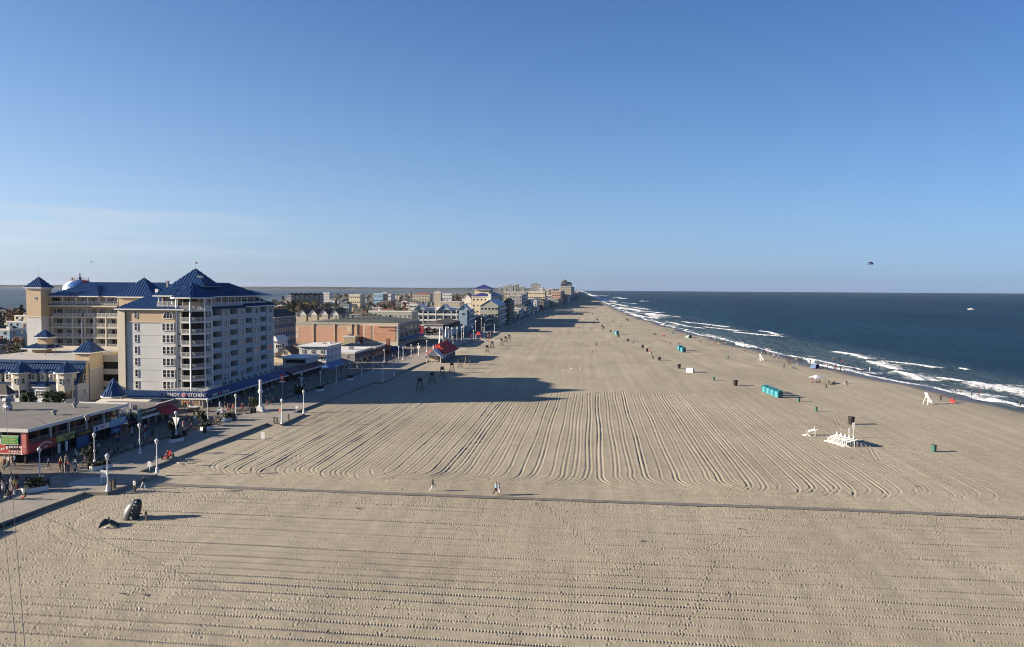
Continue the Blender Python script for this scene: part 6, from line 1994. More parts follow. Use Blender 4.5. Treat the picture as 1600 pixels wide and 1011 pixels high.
# --- lamps with a flared double banner bracket
def banner_lamp():
    t = thing('banner_lamp', 'lamp', 'street lamp', group='banner lamps of the boardwalk')
    m = MB(); m.lathe([(.32, 0), (.32, .15), (.22, .3), (.20, .9), (.12, 1.05)], 10); local('base', m, WHITE, t)
    m = MB(); m.lathe([(.10, 1.05), (.075, 4.3)], 8); local('post', m, WHITE, t)
    m = MB(); m.sphere((0, 0, 4.62), .3, 12, 8); local('globe', m, LAMPGLASS, t, smooth=True)
    for s_ in (-1, 1):
        m = MB(); m.slab([(s_ * .1, 0, 2.1), (s_ * .1, 0, 3.7), (s_ * .85, 0, 3.7)] if s_ < 0 else [(s_ * .1, 0, 2.1), (s_ * .85, 0, 3.7), (s_ * .1, 0, 3.7)], .04); local('banner', m, M('pale_banner_cloth', (.45, .47, .50), .8), t)
        m = MB(); m.bar((s_ * .08, 0, 3.72), (s_ * .9, 0, 3.72), .06); local('bracket', m, WHITE, t)
    m = MB(); m.lathe([(.1, 1.5), (.2, 1.55), (.24, 1.8), (.1, 1.9)], 8); local('collar', m, WHITE, t)
    return Proto(t)
BL = banner_lamp()
for (px_, py_), lb in zip(((275.4, 684.5), (471.5, 612), (654, 555), (1e9, 0)), ('white lamp with flared banners beside a potted tree, before the red awning', 'shaded lamp with flared banners behind the kerb corner past the tall column', 'lamp with flared banners near the salmon hall, before the red pavilion')):
    BL.put(pos(px_, py_), -.35, lb)
# --- monument column
p = pos(407, 642.5)
t = thing('monument_column', 'tall white ornamental column on a stepped base, the tallest post by the kerb', 'column', p)
m = MB(); m.box(-.85, .85, -.85, .85, 0, .35); m.box(-.65, .65, -.65, .65, .354, 1.05); local('plinth', m, WHITE, t)
m = MB(); m.lathe([(.55, 1.05), (.45, 1.2), (.30, 1.35), (.26, 4.0)], 12); local('shaft', m, WHITE, t)
m = MB(); m.lathe([(.26, 4.0), (.48, 4.15), (.52, 4.45), (.42, 4.7), (.30, 4.85)], 12); local('bulb', m, WHITE, t)
m = MB(); m.lathe([(.30, 4.85), (.28, 6.6), (.34, 6.7), (.34, 6.9), (.12, 7.0)], 12); local('upper_shaft', m, WHITE, t)
m = MB(); m.box(.2, .5, -.05, .05, 6.55, 6.85); local('camera_box', m, GREYMETAL, t)
# --- flagpoles with globes by the pavilion
def tall_pole():
    t = thing('flagpole', 'pole', 'flagpole', group='tall poles behind the red pavilion')
    m = MB(); m.tube((0, 0, 0), (0, 0, 8.6), .11, .06, 7); local('pole', m, WHITE, t)
    m = MB(); m.box(-.5, .5, -.35, .35, 8.1, 8.3); m.box(-.3, .3, -.25, .25, 8.304, 8.9); local('floodlight', m, WHITE, t)
    m = MB(); m.box(-.25, .25, -.25, .25, 0, .5); local('footing', m, CONCRETE, t)
    return Proto(t)
FP = tall_pole()
for i, (px_, py_) in enumerate(((706, 541), (714, 540), (721.5, 538.5), (724.5, 536), (743, 525), (752, 519), (758, 516))):
    FP.put(pos(px_, py_), 0, f'{nth(i)} tall white light pole from the red pavilion, before the blue hotel')
# --- flag pole with a red sign, lifebuoy board and small signs
def sign_post(px, py, h, lab, board, mat, z=.45, posts=1):
    t = thing('sign_post', lab, 'sign', G(px, py, z))
    if posts == 1:
        m = MB(); m.tube((0, 0, 0), (0, 0, h), .05, n=6); local('post', m, WHITE, t)
    else:
        for s_ in (-1, 1):
            m = MB(); m.tube((s_ * .4, 0, 0), (s_ * .4, 0, h), .05, n=6); local('post', m, WHITE, t)
    x0_, z0_, z1_ = board
    m = MB(); m.box(-x0_, x0_, -.08, -.052, z0_, z1_); local('sign_board', m, mat, t)
    return t
RED = M('bright_red_paint', (.62, .05, .05), .5, var=.06)
t = sign_post(441, 622, 6.0, 'tall post with a red and white board standing amid the shaded crowd', (.55, 4.3, 5.9), RED)
m = MB(); m.box(-.3, .3, -.11, -.082, 4.8, 5.4); m.box(-.7, .7, -.10, -.02, 3.9, 4.25); local('sign_panel', m, WHITE, t, kind='stuff')
t = sign_post(438, 655, 2.4, 'small red and white sign on a short post left of the kerb lamp', (.32, 1.5, 2.2), RED)
m = MB(); m.box(-.14, .14, -.11, -.082, 1.7, 2.0); local('sign_panel', m, WHITE, t)
sign_post(464, 643, 1.3, 'little white plate on a post at the kerb corner', (.3, .7, 1.3), WHITE)
sign_post(234, 735, 1.4, 'little white plate on a post beside the beach path', (.3, .6, 1.35), WHITE)
t = sign_post(163, 757, 2.0, 'white notice board beside the near globe lamp at the paved circle', (.5, 1.0, 2.0), WHITE, posts=2)
t = sign_post(411, 688, 1.5, 'leaning white notice board standing in the sand near the furrows', (.34, .3, 1.5), WHITE, 0.02, 1)
t = sign_post(1333, 684, 2.9, 'white pole with two plates standing in the sand before the stacked lifeguard chairs', (.24, 1.9, 2.9), WHITE, 0)
m = MB(); m.box(-.95, -.6, -.05, -.02, .9, 1.8); m.tube((-.78, 0, 0), (-.78, 0, 1.8), .045, n=6); local('sign_panel', m, WHITE, t, kind='stuff')
# --- bollards
def bollard():
    t = thing('bollard', 'bollard', 'bollard', group='dark bollards at the beach openings')
    m = MB(); m.box(-.14, .14, -.14, .14, 0, 1.15); local('post', m, WOOD, t)
    m = MB(); m.lathe([(.2, 1.15), (.2, 1.22), (.05, 1.32)], 4, rot=math.pi / 4); local('cap', m, DARKMETAL, t)
    return Proto(t)
BO = bollard()
for (px_, py_), lb in zip(((428.5, 661.5), (433, 662), (451, 657), (172.5, 765.5), (177, 763.5), (179, 762)), ('first dark bollard left of the third kerb lamp', 'second dark bollard left of the third kerb lamp', 'lone bollard right of the third kerb lamp', 'dark bollard just right of the lamp at the paved circle', 'middle dark bollard right of the lamp at the paved circle', 'outermost dark bollard right of the lamp at the paved circle')):
    BO.put(pos(px_, py_), 0, lb)
# --- benches: slatted with a back
def bench():
    t = thing('bench', 'bench', 'bench', group='benches along the tram lane')
    for i in range(3):
        m = MB(); m.box(-.9, .9, -.02 + .15 * i - .2, .1 + .15 * i - .2, .42, .46); local('slat', m, GREYMETAL, t)
    for i in range(3):
        m = MB(); m.box(-.9, .9, .24 + .03 * i, .27 + .03 * i, .55 + .14 * i, .65 + .14 * i); local('slat', m, GREYMETAL, t)
    for s_ in (-.8, .8):
        m = MB(); m.box(s_ - .03, s_ + .03, -.2, -.14, 0, .42); m.box(s_ - .03, s_ + .03, .2, .27, 0, .95); m.box(s_ - .03, s_ + .03, -.2, .27, .38, .419); local('leg', m, DARKMETAL, t, kind=None)
    return Proto(t)
BE = bench()
def lane_x(y):
    return float(np.interp(y, [q[1] for q in LANE], [q[0] for q in LANE]))
BENCH_POS = []
y = 84.0
i = 0
while y < 300:
    if not (96 < y < 108 or 150 < y < 158 or 166 < y < 172):
        x = lane_x(y) - .9
        BENCH_POS.append((x, y))
        BE.put((x, y, .45), math.pi / 2 + (.0 if i % 2 else math.pi), f'{nth(i)} grey bench in the row along the tram lane counting northwards')
        i += 1
    y += 2.7 if y < 200 else 4.2
# --- planters with bushes
def planter(px, py, lab, rz, bush=1.0, L=1.5):
    p = pos(px, py)
    t = thing('planter', lab, 'planter', p, rz, 'planters along the boardwalk')
    m = MB(); m.prism([(-L, -.45), (L, -.45), (L, .45), (-L, .45)], 0, .62); local('trough', m, WHITE, t)
    m = MB(); m.box(-L + .08, L - .08, -.37, .37, .624, .66); local('soil', m, BROWNSH, t)
    if bush:
        r = random.Random(int(px))
        lf = MB()
        for _ in range(420):
            a, b = r.random() * 6.28, r.random()
            q = Vector((.75 * L * (2 * r.random() - 1), .32 * r.gauss(0, 1), .75 + bush * r.random() * (1 - .3 * abs(r.gauss(0, .5)))))
            u = Vector((r.gauss(0, 1), r.gauss(0, 1), r.gauss(0, 1))).normalized(); v = u.orthogonal().normalized(); w = .12 + .1 * r.random()
            lf.poly([q - u * w, q + v * w * .6, q + u * w, q - v * w * .6])
        local('shrub', lf, LEAFM[1], t)
planter(55, 768, 'long white planter with a dark bush by the first inner lamp', .9, 1.3)
planter(158, 733, 'white planter beside dark bins before the yellow sign board', 1.0, .5)
planter(276, 690, 'white planter at the foot of the flared banner lamp', 1.2, .4, 1.2)
planter(323, 671, 'white planter under the potted tree by the red seated group', 1.2, .4, 1.2)
planter(359, 657, 'white planter with a green bush at the fourth inner lamp', 1.0, 1.0)
planter(500, 611, 'shaded white planter at the first lamp past the hotel', 1.3, .6, 1.3)
planter(547, 594, 'shaded white planter in front of the white house', 1.3, .8, 1.3)
for i, (px_, py_) in enumerate(((270, 682), (316, 666), (397, 641), (140, 724), (466, 622))):
    p = pos(px_, py_); plant('small', p.x, p.y, ['potted tree beside the flared banner lamp', 'potted tree behind the red seated group', 'potted tree left of the tall white column', 'potted palm like tree before the yellow board', 'shaded potted tree by the second banner lamp'][i], .72, .45, group='potted trees of the boardwalk', v=i % 3)
# --- bins
def bin_proto(name, mat, r0, r1, h, grp):
    t = thing(name, 'bin', 'bin', group=grp)
    m = MB(); m.lathe([(r0, 0), (r1, h)], 12); local('barrel', m, mat, t)
    m = MB(); m.lathe([(r1 + .03, h - .06), (r1 + .03, h + .02)], 12); local('rim', m, mat, t)
    m = MB(); m.lathe([(r1 * .9, h - .12), (r1 * .9, h + .026)], 12); local('contents', m, DARK, t)
    return Proto(t)
STB = bin_proto('litter_bin', DARKMETAL, .3, .33, 1.0, 'bins along the boardwalk')
for i, (px_, py_) in enumerate(((139, 733), (148, 735), (69, 762), (74, 760), (393, 645), (398, 645), (320, 676), (366, 657), (289, 681))):
    STB.put(pos(px_, py_), 0, ['dark bin left of the potted palm planter', 'second dark bin at the potted palm planter', 'bin at the end of the long planter', 'outer bin at the end of the long planter', 'left bin of the pair by the tall column', 'right bin of the pair by the tall column', 'bin left of the red seated group', 'bin beside the planter with the green bush', 'bin right of the flared banner lamp'][i])
for i, (px_, py_, w_, lab) in enumerate(((303, 643, 1.0, 'dark market cart before the corner shop of the hotel'), (346, 648, .7, 'white low kiosk counter left of the tall column'))):
    t = thing('kiosk_cart', lab, 'cart', pos(px_, py_))
    mt = DARKMETAL if i == 0 else WHITE
    m = MB(); m.box(-w_, w_, -.6, .6, .25, 1.0); local('body', m, mt, t)
    m = MB(); m.box(-w_ - .1, w_ + .1, -.7, .7, 1.004, 1.1); local('counter', m, TRIM, t)
    for s_ in (-1, 1):
        m = MB(); m.tube((s_ * w_ * .7, -.66, .28), (s_ * w_ * .7, -.58, .28), .28, n=10); local('wheel', m, DARK, t)

# ================================================================== THINGS ON THE SAND
# --- red roofed pavilion
c = G(690, 566, .1)
A, B = G(665, 567, .1), G(689.5, 567.5, .1)
x0, x1 = A.x, B.x
y0 = B.y
y1 = y0 + 34
ze = ZA(678, 556.5, y0)
zr = ZA(678, 545.5, y0)
t = thing('beach_pavilion', 'beach pavilion with a bright red hipped roof and a white front gable', 'pavilion', ((x0 + x1) / 2, (y0 + y1) / 2, .05))
m = MB(); m.box(x0 + .3, x1 - .3, y0 + 5, y1, .05, ze); part('wall', m, M('silver_grey_boards', (.20, .19, .18), .8, var=.15), t)
for x_ in (x0 + .4, (x0 + x1) / 2 + .6, x1 - .4):
    m = MB(); m.box(x_ - .15, x_ + .15, y0 + .3, y0 + .6, .05, ze); part('post', m, WHITE, t)
m = MB(); m.box(x0 + .5, x1 - 2, y0 + 4.9, y0 + 4.98, .4, ze - .6); part('shutter', m, CREAM, t)
gable_roof(t, x0, x1, y0, y0 + 7, ze, zr, WHITEROOF, 'Y', .7, WHITE)
zt = ZA(705, 533.5, y0 + 22)
hip_roof(t, x0 - .8, x1 + 1.2, y0 + 4.5, y1, ze + .3, zt, REDROOF, ridge=20, axis='Y', seam=.8)
m = MB(); m.box((x0 + x1) / 2 - .2, (x0 + x1) / 2 + .2, y0 - .4, y0, zr - .2, zr + 1.4); part('finial', m, WHITE, t)
# --- lifeguard towers: four splayed legs, braces and a seat box
def guard_tower(name, mat, h, grp, box_h=.5):
    t = thing(name, 'tower', 'lifeguard stand', group=grp)
    top = []
    for sx_ in (-1, 1):
        for sy_ in (-1, 1):
            m = MB(); m.bar((sx_ * .95, sy_ * .95, 0), (sx_ * .5, sy_ * .5, h), .14); local('leg', m, mat, t)
    for k in range(1, 4):
        f = k / 4
        r = .95 - .45 * f
        for s_ in (-1, 1):
            m = MB(); m.bar((-r, s_ * r, h * f), (r, s_ * r, h * f), .09); local('rung', m, mat, t)
            m = MB(); m.bar((s_ * r, -r, h * f), (s_ * r, r, h * f), .09); local('rung', m, mat, t)
    m = MB(); m.box(-.65, .65, -.65, .65, h, h + .1); local('platform', m, mat, t)
    m = MB(); m.box(-.6, .6, .45, .55, h + .104, h + .1 + box_h); m.box(-.6, -.5, -.5, .446, h + .104, h + .1 + box_h * .7); m.box(.5, .6, -.5, .446, h + .104, h + .1 + box_h * .7)
    m.box(-.5, .5, -.2, .44, h + .3, h + .36); local('seat', m, mat, t)
    return Proto(t)
GT = guard_tower('guard_tower', WOOD, 2.5, 'wooden guard towers lined up on the sand', .8)
row_px = [(656, 610), (675, 600), (691, 590), (706, 582.5), (718.5, 575.5), (730, 569.5)]
for i, (px_, py_) in enumerate(row_px):
    GT.put(G(px_, py_), .2, ['nearest wooden guard tower, wholly in the hotel shadow', 'second nearest wooden guard tower, at the shadow edge', 'third wooden guard tower counting from the hotel shadow', 'fourth wooden guard tower counting from the hotel shadow', 'fifth wooden guard tower counting from the hotel shadow', 'sixth wooden guard tower, before the red pavilion'][i])
for i, (px_, py_) in enumerate(((761, 552), (769, 545), (783.5, 540), (790, 536), (795.5, 533), (764, 528.5), (768.5, 528))):
    GT.put(G(px_, py_), .2, ['far wooden tower just beyond the pavilion shadow', 'second far wooden tower beyond the pavilion', 'left of the three wooden towers in the sunlit gap', 'middle of the three wooden towers in the sunlit gap', 'last of the three wooden towers in the sunlit gap', 'left wooden tower of the close far pair', 'right wooden tower of the close far pair'][i])
WT = guard_tower('watch_tower', WHITE, 6.4, 'tall white watch towers by the pavilion', 1.0)
a = W(689.5, 548, 345); WT.put((a.x, 345, .3), .3, 'nearer tall white watch tower behind the red roof', 1.25)
a = W(698.5, 545, 358); WT.put((a.x, 358, .3), .3, 'farther tall white watch tower behind the red roof', 1.25)
# --- playground behind the pavilion
p = G(752, 534)
t = thing('play_structure', 'red and white climbing frame with slides behind the red pavilion', 'playground', p)
for i in range(5):
    m = MB(); m.tube((i * 2.2 - 5, 0, 0), (i * 2.2 - 5, 0, 3.6), .14, n=6); local('post', m, WHITE if i % 2 else RED, t)
m = MB(); m.slab([(-3, -1.5, 3.6), (0, -1.5, 3.6), (-1.5, 0, 5.6)], .12); m.slab([(0, 1.5, 3.6), (-3, 1.5, 3.6), (-1.5, 0, 5.6)], .12); m.slab([(0, -1.5, 3.6), (0, 1.5, 3.6), (-1.5, 0, 5.6)], .12); m.slab([(-3, 1.5, 3.6), (-3, -1.5, 3.6), (-1.5, 0, 5.6)], .12); local('tent_roof', m, RED, t, kind='stuff')
m = MB(); m.bar((0, -1, 2.2), (3.4, -3, .2), .9, .12); local('slide', m, WHITE, t)
m = MB(); m.box(-5.2, 4.4, -.3, .3, 1.6, 1.75); local('deck', m, TAN, t)
for i in range(2):
    p = G(710 + 60 * i, 548 - 13 * i); q = G(728 + 58 * i, 548 - 13 * i)
    t = thing('sand_fence', 'low rail fence right of the red pavilion' if i == 0 else 'low rail fence beyond the climbing frame', 'fence', p, 0, 'rail fences by the playground')
    L = q.x - p.x
    for k in range(6):
        m = MB(); m.box(L * k / 5 - .06, L * k / 5 + .06, -.06, .06, 0, 1.1); local('post', m, WHITE, t)
    for z_ in (.5, 1.0):
        m = MB(); m.box(0, L, -.03, .03, z_, z_ + .1); local('rail', m, WHITE, t)
# --- beach bins
BLK = bin_proto('beach_bin', DARKMETAL, .42, .56, 1.25, 'dark bins on the sand'); GRN = bin_proto('green_barrel', M('green_plastic', (.03, .12, .09), .6, var=.1), .33, .36, 1.0, 'green barrels on the sand')
for i, (px_, py_) in enumerate(((1330, 663), (1149, 602.5), (1061, 575.5), (1030, 563.5), (1011, 549.5), (1004, 543.5), (981, 533.5), (966.5, 526.5), (954, 519), (943, 513.5), (941, 510.5), (935, 505), (933, 500.5), (981, 501.5), (926, 491))):
    BLK.put(G(px_, py_), 0, ['black bin nearest the stacked white lifeguard chairs, the largest', 'black bin beside a thin pole left of the teal cabins', 'black bin just left of the white shed', 'black bin left of the white shed by a walking group'][i] if i < 4 else f'{nth(i - 4)} small dark bin in the line running north of the white shed', 1.25 if i < 2 else 1.15)
for i, (px_, py_) in enumerate(((1275, 642.5), (1248, 628), (1459, 706), (1115, 594.5), (1137, 560))):
    GRN.put(G(px_, py_), 0, ['green barrel nearest below the teal cabins', 'green barrel between the teal cabins and the next barrel', 'green barrel with bags on its rim, near the edge of the picture', 'lone barrel between the white shed and the black bin', 'small barrel below the distant tent'][i], 1.2 if i == 2 else 1.0)
# --- teal rental cabins
def cabin():
    t = thing('beach_cabin', 'cabin', 'cabin', group='teal rental cabins')
    for x_ in (-1.05, 1.0):
        m = MB(); m.box(x_, x_ + .05, -.7, .7, .1, 1.75); local('side_panel', m, TEAL, t)
    m = MB(); m.box(-.996, .996, .65, .70, .1, 1.75); local('back_panel', m, TEAL, t)
    m = MB(); m.box(-.996, .996, -.66, -.62, .1, 1.75); local('front_panel', m, TEAL, t)
    m = MB(); m.box(-.45, .45, -.70, -.662, .16, 1.6); d = local('door', m, M('pale_teal_paint', (.08, .31, .39), .5, var=.08), t)
    m = MB(); m.box(.28, .36, -.74, -.702, .8, .95); link('handle', m.mesh('handle', DARKMETAL), d)
    m = MB(); m.slab([(-1.15, -.82, 1.78), (1.15, -.82, 1.78), (1.15, .80, 2.02), (-1.15, .80, 2.02)], .06); local('roof', m, TEAL, t)
    m = MB(); m.box(-1.08, 1.08, -.72, .72, 0, .096); local('skid', m, WOOD, t)
    return Proto(t)
PT = cabin()
P0, P1 = G(1196.5, 613), G(1216, 621)
for i in range(4):
    q = P0.lerp(P1, i / 3)
    PT.put(q, -1.28 + .04 * (i % 2), ['farthest of the four teal cabins in the row', 'second farthest teal cabin in the row of four', 'second nearest teal cabin in the row of four', 'nearest of the four teal cabins in the row'][i], .96)
P0, P1 = G(1062, 547.5), G(1067, 550)
for i in range(2):
    PT.put(P0.lerp(P1, i), -1.25, ['left teal cabin of the pair up the beach', 'right teal cabin of the pair up the beach'][i], 1.15)
PT.put(G(963.5, 523), -1.05, 'single distant teal cabin beside a dark bin', 1.2)
# --- white shed
p = G(1078.5, 582)
t = thing('storage_box', 'white storage box standing alone on the open sand', 'shed', p, -.5)
m = MB(); m.box(-1.1, 1.1, -.8, .8, .05, 1.4); local('body', m, WHITE, t)
m = MB(); m.box(-1.2, 1.2, -.9, .9, 1.404, 1.52); local('lid', m, TRIM, t)
m = MB(); m.box(-.5, .5, -.84, -.804, .25, 1.2); d = local('door', m, TRIM, t)
m = MB(); m.box(.3, .4, -.88, -.842, .7, .8); link('handle', m.mesh('handle', DARKMETAL), d)
# --- lifeguard chairs
def guard_chair():
    t = thing('lifeguard_chair', 'chair', 'lifeguard chair', group='white lifeguard chairs')
    for sx_ in (-1, 1):
        m = MB(); m.bar((sx_ * .75, -1.0, 0), (sx_ * .5, -.35, 1.75), .13); local('leg', m, WHITE, t)
        m = MB(); m.bar((sx_ * .75, .9, 0), (sx_ * .5, .35, 1.9), .13); local('leg', m, WHITE, t)
        m = MB(); m.bar((sx_ * .5, .34, 1.9), (sx_ * .5, .62, 3.0), .12); local('back_post', m, WHITE, t)
        m = MB(); m.bar((sx_ * .55, -.45, 2.1), (sx_ * .55, .45, 2.1), .13, .06); local('armrest', m, WHITE, t)
        m = MB(); m.bar((sx_ * .7, -.85, .45), (sx_ * .68, .75, .45), .09); local('brace', m, WHITE, t)
    for k in range(4):
        f = .2 + .2 * k
        m = MB(); m.bar((-.74 + .2 * f, -1.0 + .65 * f, 1.75 * f), (.74 - .2 * f, -1.0 + .65 * f, 1.75 * f), .1); local('rung', m, WHITE, t)
    for k in range(3):
        m = MB(); m.box(-.52, .52, -.38 + .26 * k, -.18 + .26 * k, 1.72, 1.78); local('seat_slat', m, WHITE, t)
    for k in range(4):
        m = MB(); m.box(-.52, .52, .34 + .07 * k, .4 + .07 * k, 2.0 + .26 * k, 2.2 + .26 * k); local('back_slat', m, WHITE, t)
    m = MB(); m.box(-.75, .75, -1.35, -.75, .5, .56); local('foot_board', m, WHITE, t)
    return Proto(t)
GC = guard_chair()
GC.put(G(1450, 631.5), 1.9, 'upright white lifeguard chair by a red umbrella near the waterline', .95)
GC.put(G(1189.5, 564), 1.9, 'far white lifeguard chair halfway up the beach near the surf', .9)
def lying_chair(px, py, rz, lab):
    o = GC.put(G(px, py), rz, lab)
    o.rotation_euler = (-math.pi / 2, 0, rz)
    o.location.z = .45
    return o
lying_chair(1277, 681, 1.3, 'white lifeguard chair lying on its back apart from the stack')
P0, P1 = G(1312, 690), G(1338, 698)
for i in range(5):
    q = P0.lerp(P1, i / 4)
    lying_chair(0, 0, 1.35 + .05 * (i % 2), f'{nth(i)} laid down white lifeguard chair in the stack below the black bin') if False else None
    o = GC.put(q, 1.35, f'{nth(i)} laid down white lifeguard chair in the stack below the black bin')
    o.rotation_euler = (-math.pi / 2, 0, 1.35 + .06 * (i % 2)); o.location.z = .45
# --- thin pole beside the bin
t = thing('volleyball_pole', 'thin dark cross shaped pole beside the black bin left of the teal cabins', 'pole', G(1162, 607))
m = MB(); m.tube((0, 0, 0), (0, 0, 2.2), .04, n=6); local('pole', m, WOOD, t)
m = MB(); m.box(-.9, .9, -.03, .03, .95, 1.02); local('cross_bar', m, WOOD, t)
# --- canopy, tents and umbrellas
def canopy(px, py, lab, col, w=1.6, h=2.1, peak=.8, z=0):
    t = thing('sun_canopy', lab, 'canopy', G(px, py, z), .4)
    for sx_ in (-1, 1):
        for sy_ in (-1, 1):
            m = MB(); m.tube((sx_ * w, sy_ * w, 0), (sx_ * w * .97, sy_ * w * .97, h), .035, n=5); local('leg', m, GREYMETAL, t)
    m = MB(); ap_ = (0, 0, h + peak); n = 4
    cs_ = [(-w * 1.1, -w * 1.1, h - .12), (w * 1.1, -w * 1.1, h - .12), (w * 1.1, w * 1.1, h - .12), (-w * 1.1, w * 1.1, h - .12)]
    md = [(0, -w * .8, h + .25), (w * .8, 0, h + .25), (0, w * .8, h + .25), (-w * .8, 0, h + .25)]
    for i in range(4):
        for tri in ((cs_[i], md[i], ap_), (md[i], cs_[(i + 1) % 4], ap_)):
            m.poly(tri); m.poly([(p[0], p[1], p[2] - .03) for p in reversed(tri)])
    local('canopy_cloth', m, col, t)
    return t
canopy(1276, 599, 'pale winged canopy with a seated group in its shade', M('pale_blue_white_cloth', (.62, .66, .72), .8), 1.7, 1.7, .9)
def beach_umbrella(px, py, lab, col, tilt=.3, r=1.1, h=1.9):
    t = thing('beach_umbrella', lab, 'umbrella', G(px, py), 0, 'beach umbrellas')
    t.rotation_euler = (0, tilt, .5)
    m = MB(); m.tube((0, 0, 0), (0, 0, h), .025, n=5); local('pole', m, WHITE, t)
    m = MB(); m.lathe([(r, h - .45), (r * .8, h - .2), (r * .4, h), (.03, h + .1)], 10); local('cloth', m, col, t)
def dome_tent(px, py, lab, col, r=1.2):
    t = thing('beach_tent', lab, 'tent', G(px, py), .8, 'beach tents')
    m = MB()
    n = 8
    for i in range(n):
        a, b = math.pi * i / n, math.pi * (i + 1) / n
        m.poly([(-r * math.cos(a), -.7 * r, 1.15 * r * math.sin(a) * .9), (-r * math.cos(b), -.7 * r, 1.15 * r * math.sin(b) * .9), (-r * .8 * math.cos(b), .8 * r, .75 * r * math.sin(b)), (-r * .8 * math.cos(a), .8 * r, .75 * r * math.sin(a))])
    m.poly([(-r * .8 * math.cos(math.pi * i / n), .8 * r, .75 * r * math.sin(math.pi * i / n)) for i in range(n + 1)])
    local('shell', m, col, t)
    m = MB(); m.box(-r, r, -.75 * r, .78 * r, 0, .03); local('groundsheet', m, DEEPB, t)
dome_tent(1273, 575, 'low blue beach tent near the waterline', M('slate_blue_cloth', (.08, .13, .28), .8), 1.5)
dome_tent(1076, 527.5, 'green and white patterned dome tent up the beach', M('patchy_green_white', (.25, .33, .27), .8, var=.7, scale=2), 1.6)
beach_umbrella(1036, 528, 'small red umbrella or kite shade far up the beach', RED, .5)
beach_umbrella(1022, 526, 'small dark umbrella left of the red shade up the beach', DARKMETAL, .4)
beach_umbrella(1050, 524, 'dark tilted umbrella right of the red shade up the beach', DEEPB, .5)
beach_umbrella(1486, 629, 'bright red umbrella tilted to the sand beside the lifeguard chair', RED, .9, .75, 1.0)
beach_umbrella(1160, 537, 'dark dome umbrella at the swash line with bathers', DARKMETAL, .3)
beach_umbrella(978, 502, 'dark umbrella near the far surf', DARKMETAL, .3)
# --- whale sculpture: head rising from the sand and the tail behind
WH = M('dark_slate_whale_skin', (.04, .048, .056), .5, var=.45, scale=1.6)
p = G(203, 810)
t = thing('whale_sculpture', 'dark whale head sculpture rising slanted out of the sand', 'sculpture', p, .15)
prof = []
rings = 14
m = MB()
pr = [(0, -.2, 1.30), (.08, .3, 1.34), (.22, .8, 1.33), (.40, 1.3, 1.27), (.60, 1.75, 1.15), (.80, 2.1, .95), (.98, 2.36, .70), (1.10, 2.52, .38), (1.15, 2.58, .06)]
n = 14
for k, (cx_, cz_, rad_) in enumerate(pr):
    for i in range(n):
        a = 2 * math.pi * i / n
        rr = rad_ * (1 - .12 * (math.sin(a) > .2))
        m.v.append((cx_ + rr * .85 * math.cos(a) * .8, rr * .75 * math.sin(a), cz_ - .25 - .25 * rr * math.cos(a)))
for k in range(len(pr) - 1):
    for i in range(n):
        j = (i + 1) % n
        m.f.append((k * n + i, k * n + j, (k + 1) * n + j, (k + 1) * n + i)); m.m.append(0)
m.f.append(tuple((len(pr) - 1) * n + i for i in range(n))); m.m.append(0)
local('head', m, WH, t, smooth=True)
m = MB(); m.sphere((.62, -.84, 1.15), .08, 8, 6); local('eye', m, DARK, t)
m = MB(); m.bar((.62, -.86, .6), (1.12, -.6, 1.75), .06); local('mouth_line', m, M('pale_mouth_line', (.25, .26, .27), .6), t)
for s_ in (-1, 1):
    m = MB(); m.slab([(.05, s_ * .75, .45), (.75, s_ * 1.3, .12), (.95, s_ * 1.25, .1), (.5, s_ * .72, .62)], .09 * s_); local('flipper', m, WH, t)
r = random.Random(3)
for i in range(6):
    k = r.randrange(2, 7); a_ = r.uniform(3.6, 5.9); cx_, cz_, rad_ = pr[k]
    m = MB(); m.sphere((cx_ + rad_ * .68 * math.cos(a_), rad_ * .74 * math.sin(a_), cz_ - .25 - .25 * rad_ * math.cos(a_)), r.uniform(.07, .16), 7, 5); local('barnacle', m, M('chalky_white', (.5, .5, .48), .9), t)
p = G(170, 822)
t = thing('whale_tail', 'dark whale tail fluke sculpture lying arched on the sand', 'sculpture', p, .2)
m = MB()
for s_ in (-1, 1):
    pts_ = [(0, 0, .75), (-.25, s_ * .5, .95), (-.55, s_ * 1.05, .55), (-.75, s_ * 1.35, .05), (-.35, s_ * .95, .25), (.15, s_ * .35, .35)]
    m.slab(pts_ if s_ > 0 else list(reversed(pts_)), .14)
m.tube((.1, 0, .6), (1.0, 0, -.1), .24, .42, 10)
local('fluke', m, WH, t, kind=None)
m = MB(); m.lathe([(.26, .02), (.22, .1)], 8, (-.05, -.5, 0)); local('barnacle', m, M('chalky_white', (.6, .6, .58), .9), t)
t = thing('sand_post', 'short brown post in the sand right of the whale head', 'post', G(228.5, 813.5))
m = MB(); m.box(-.09, .09, -.09, .09, 0, 1.15); local('post', m, WOOD, t)
m = MB(); m.box(-.14, .14, -.12, -.092, .75, 1.05); local('plate', m, DARKMETAL, t)
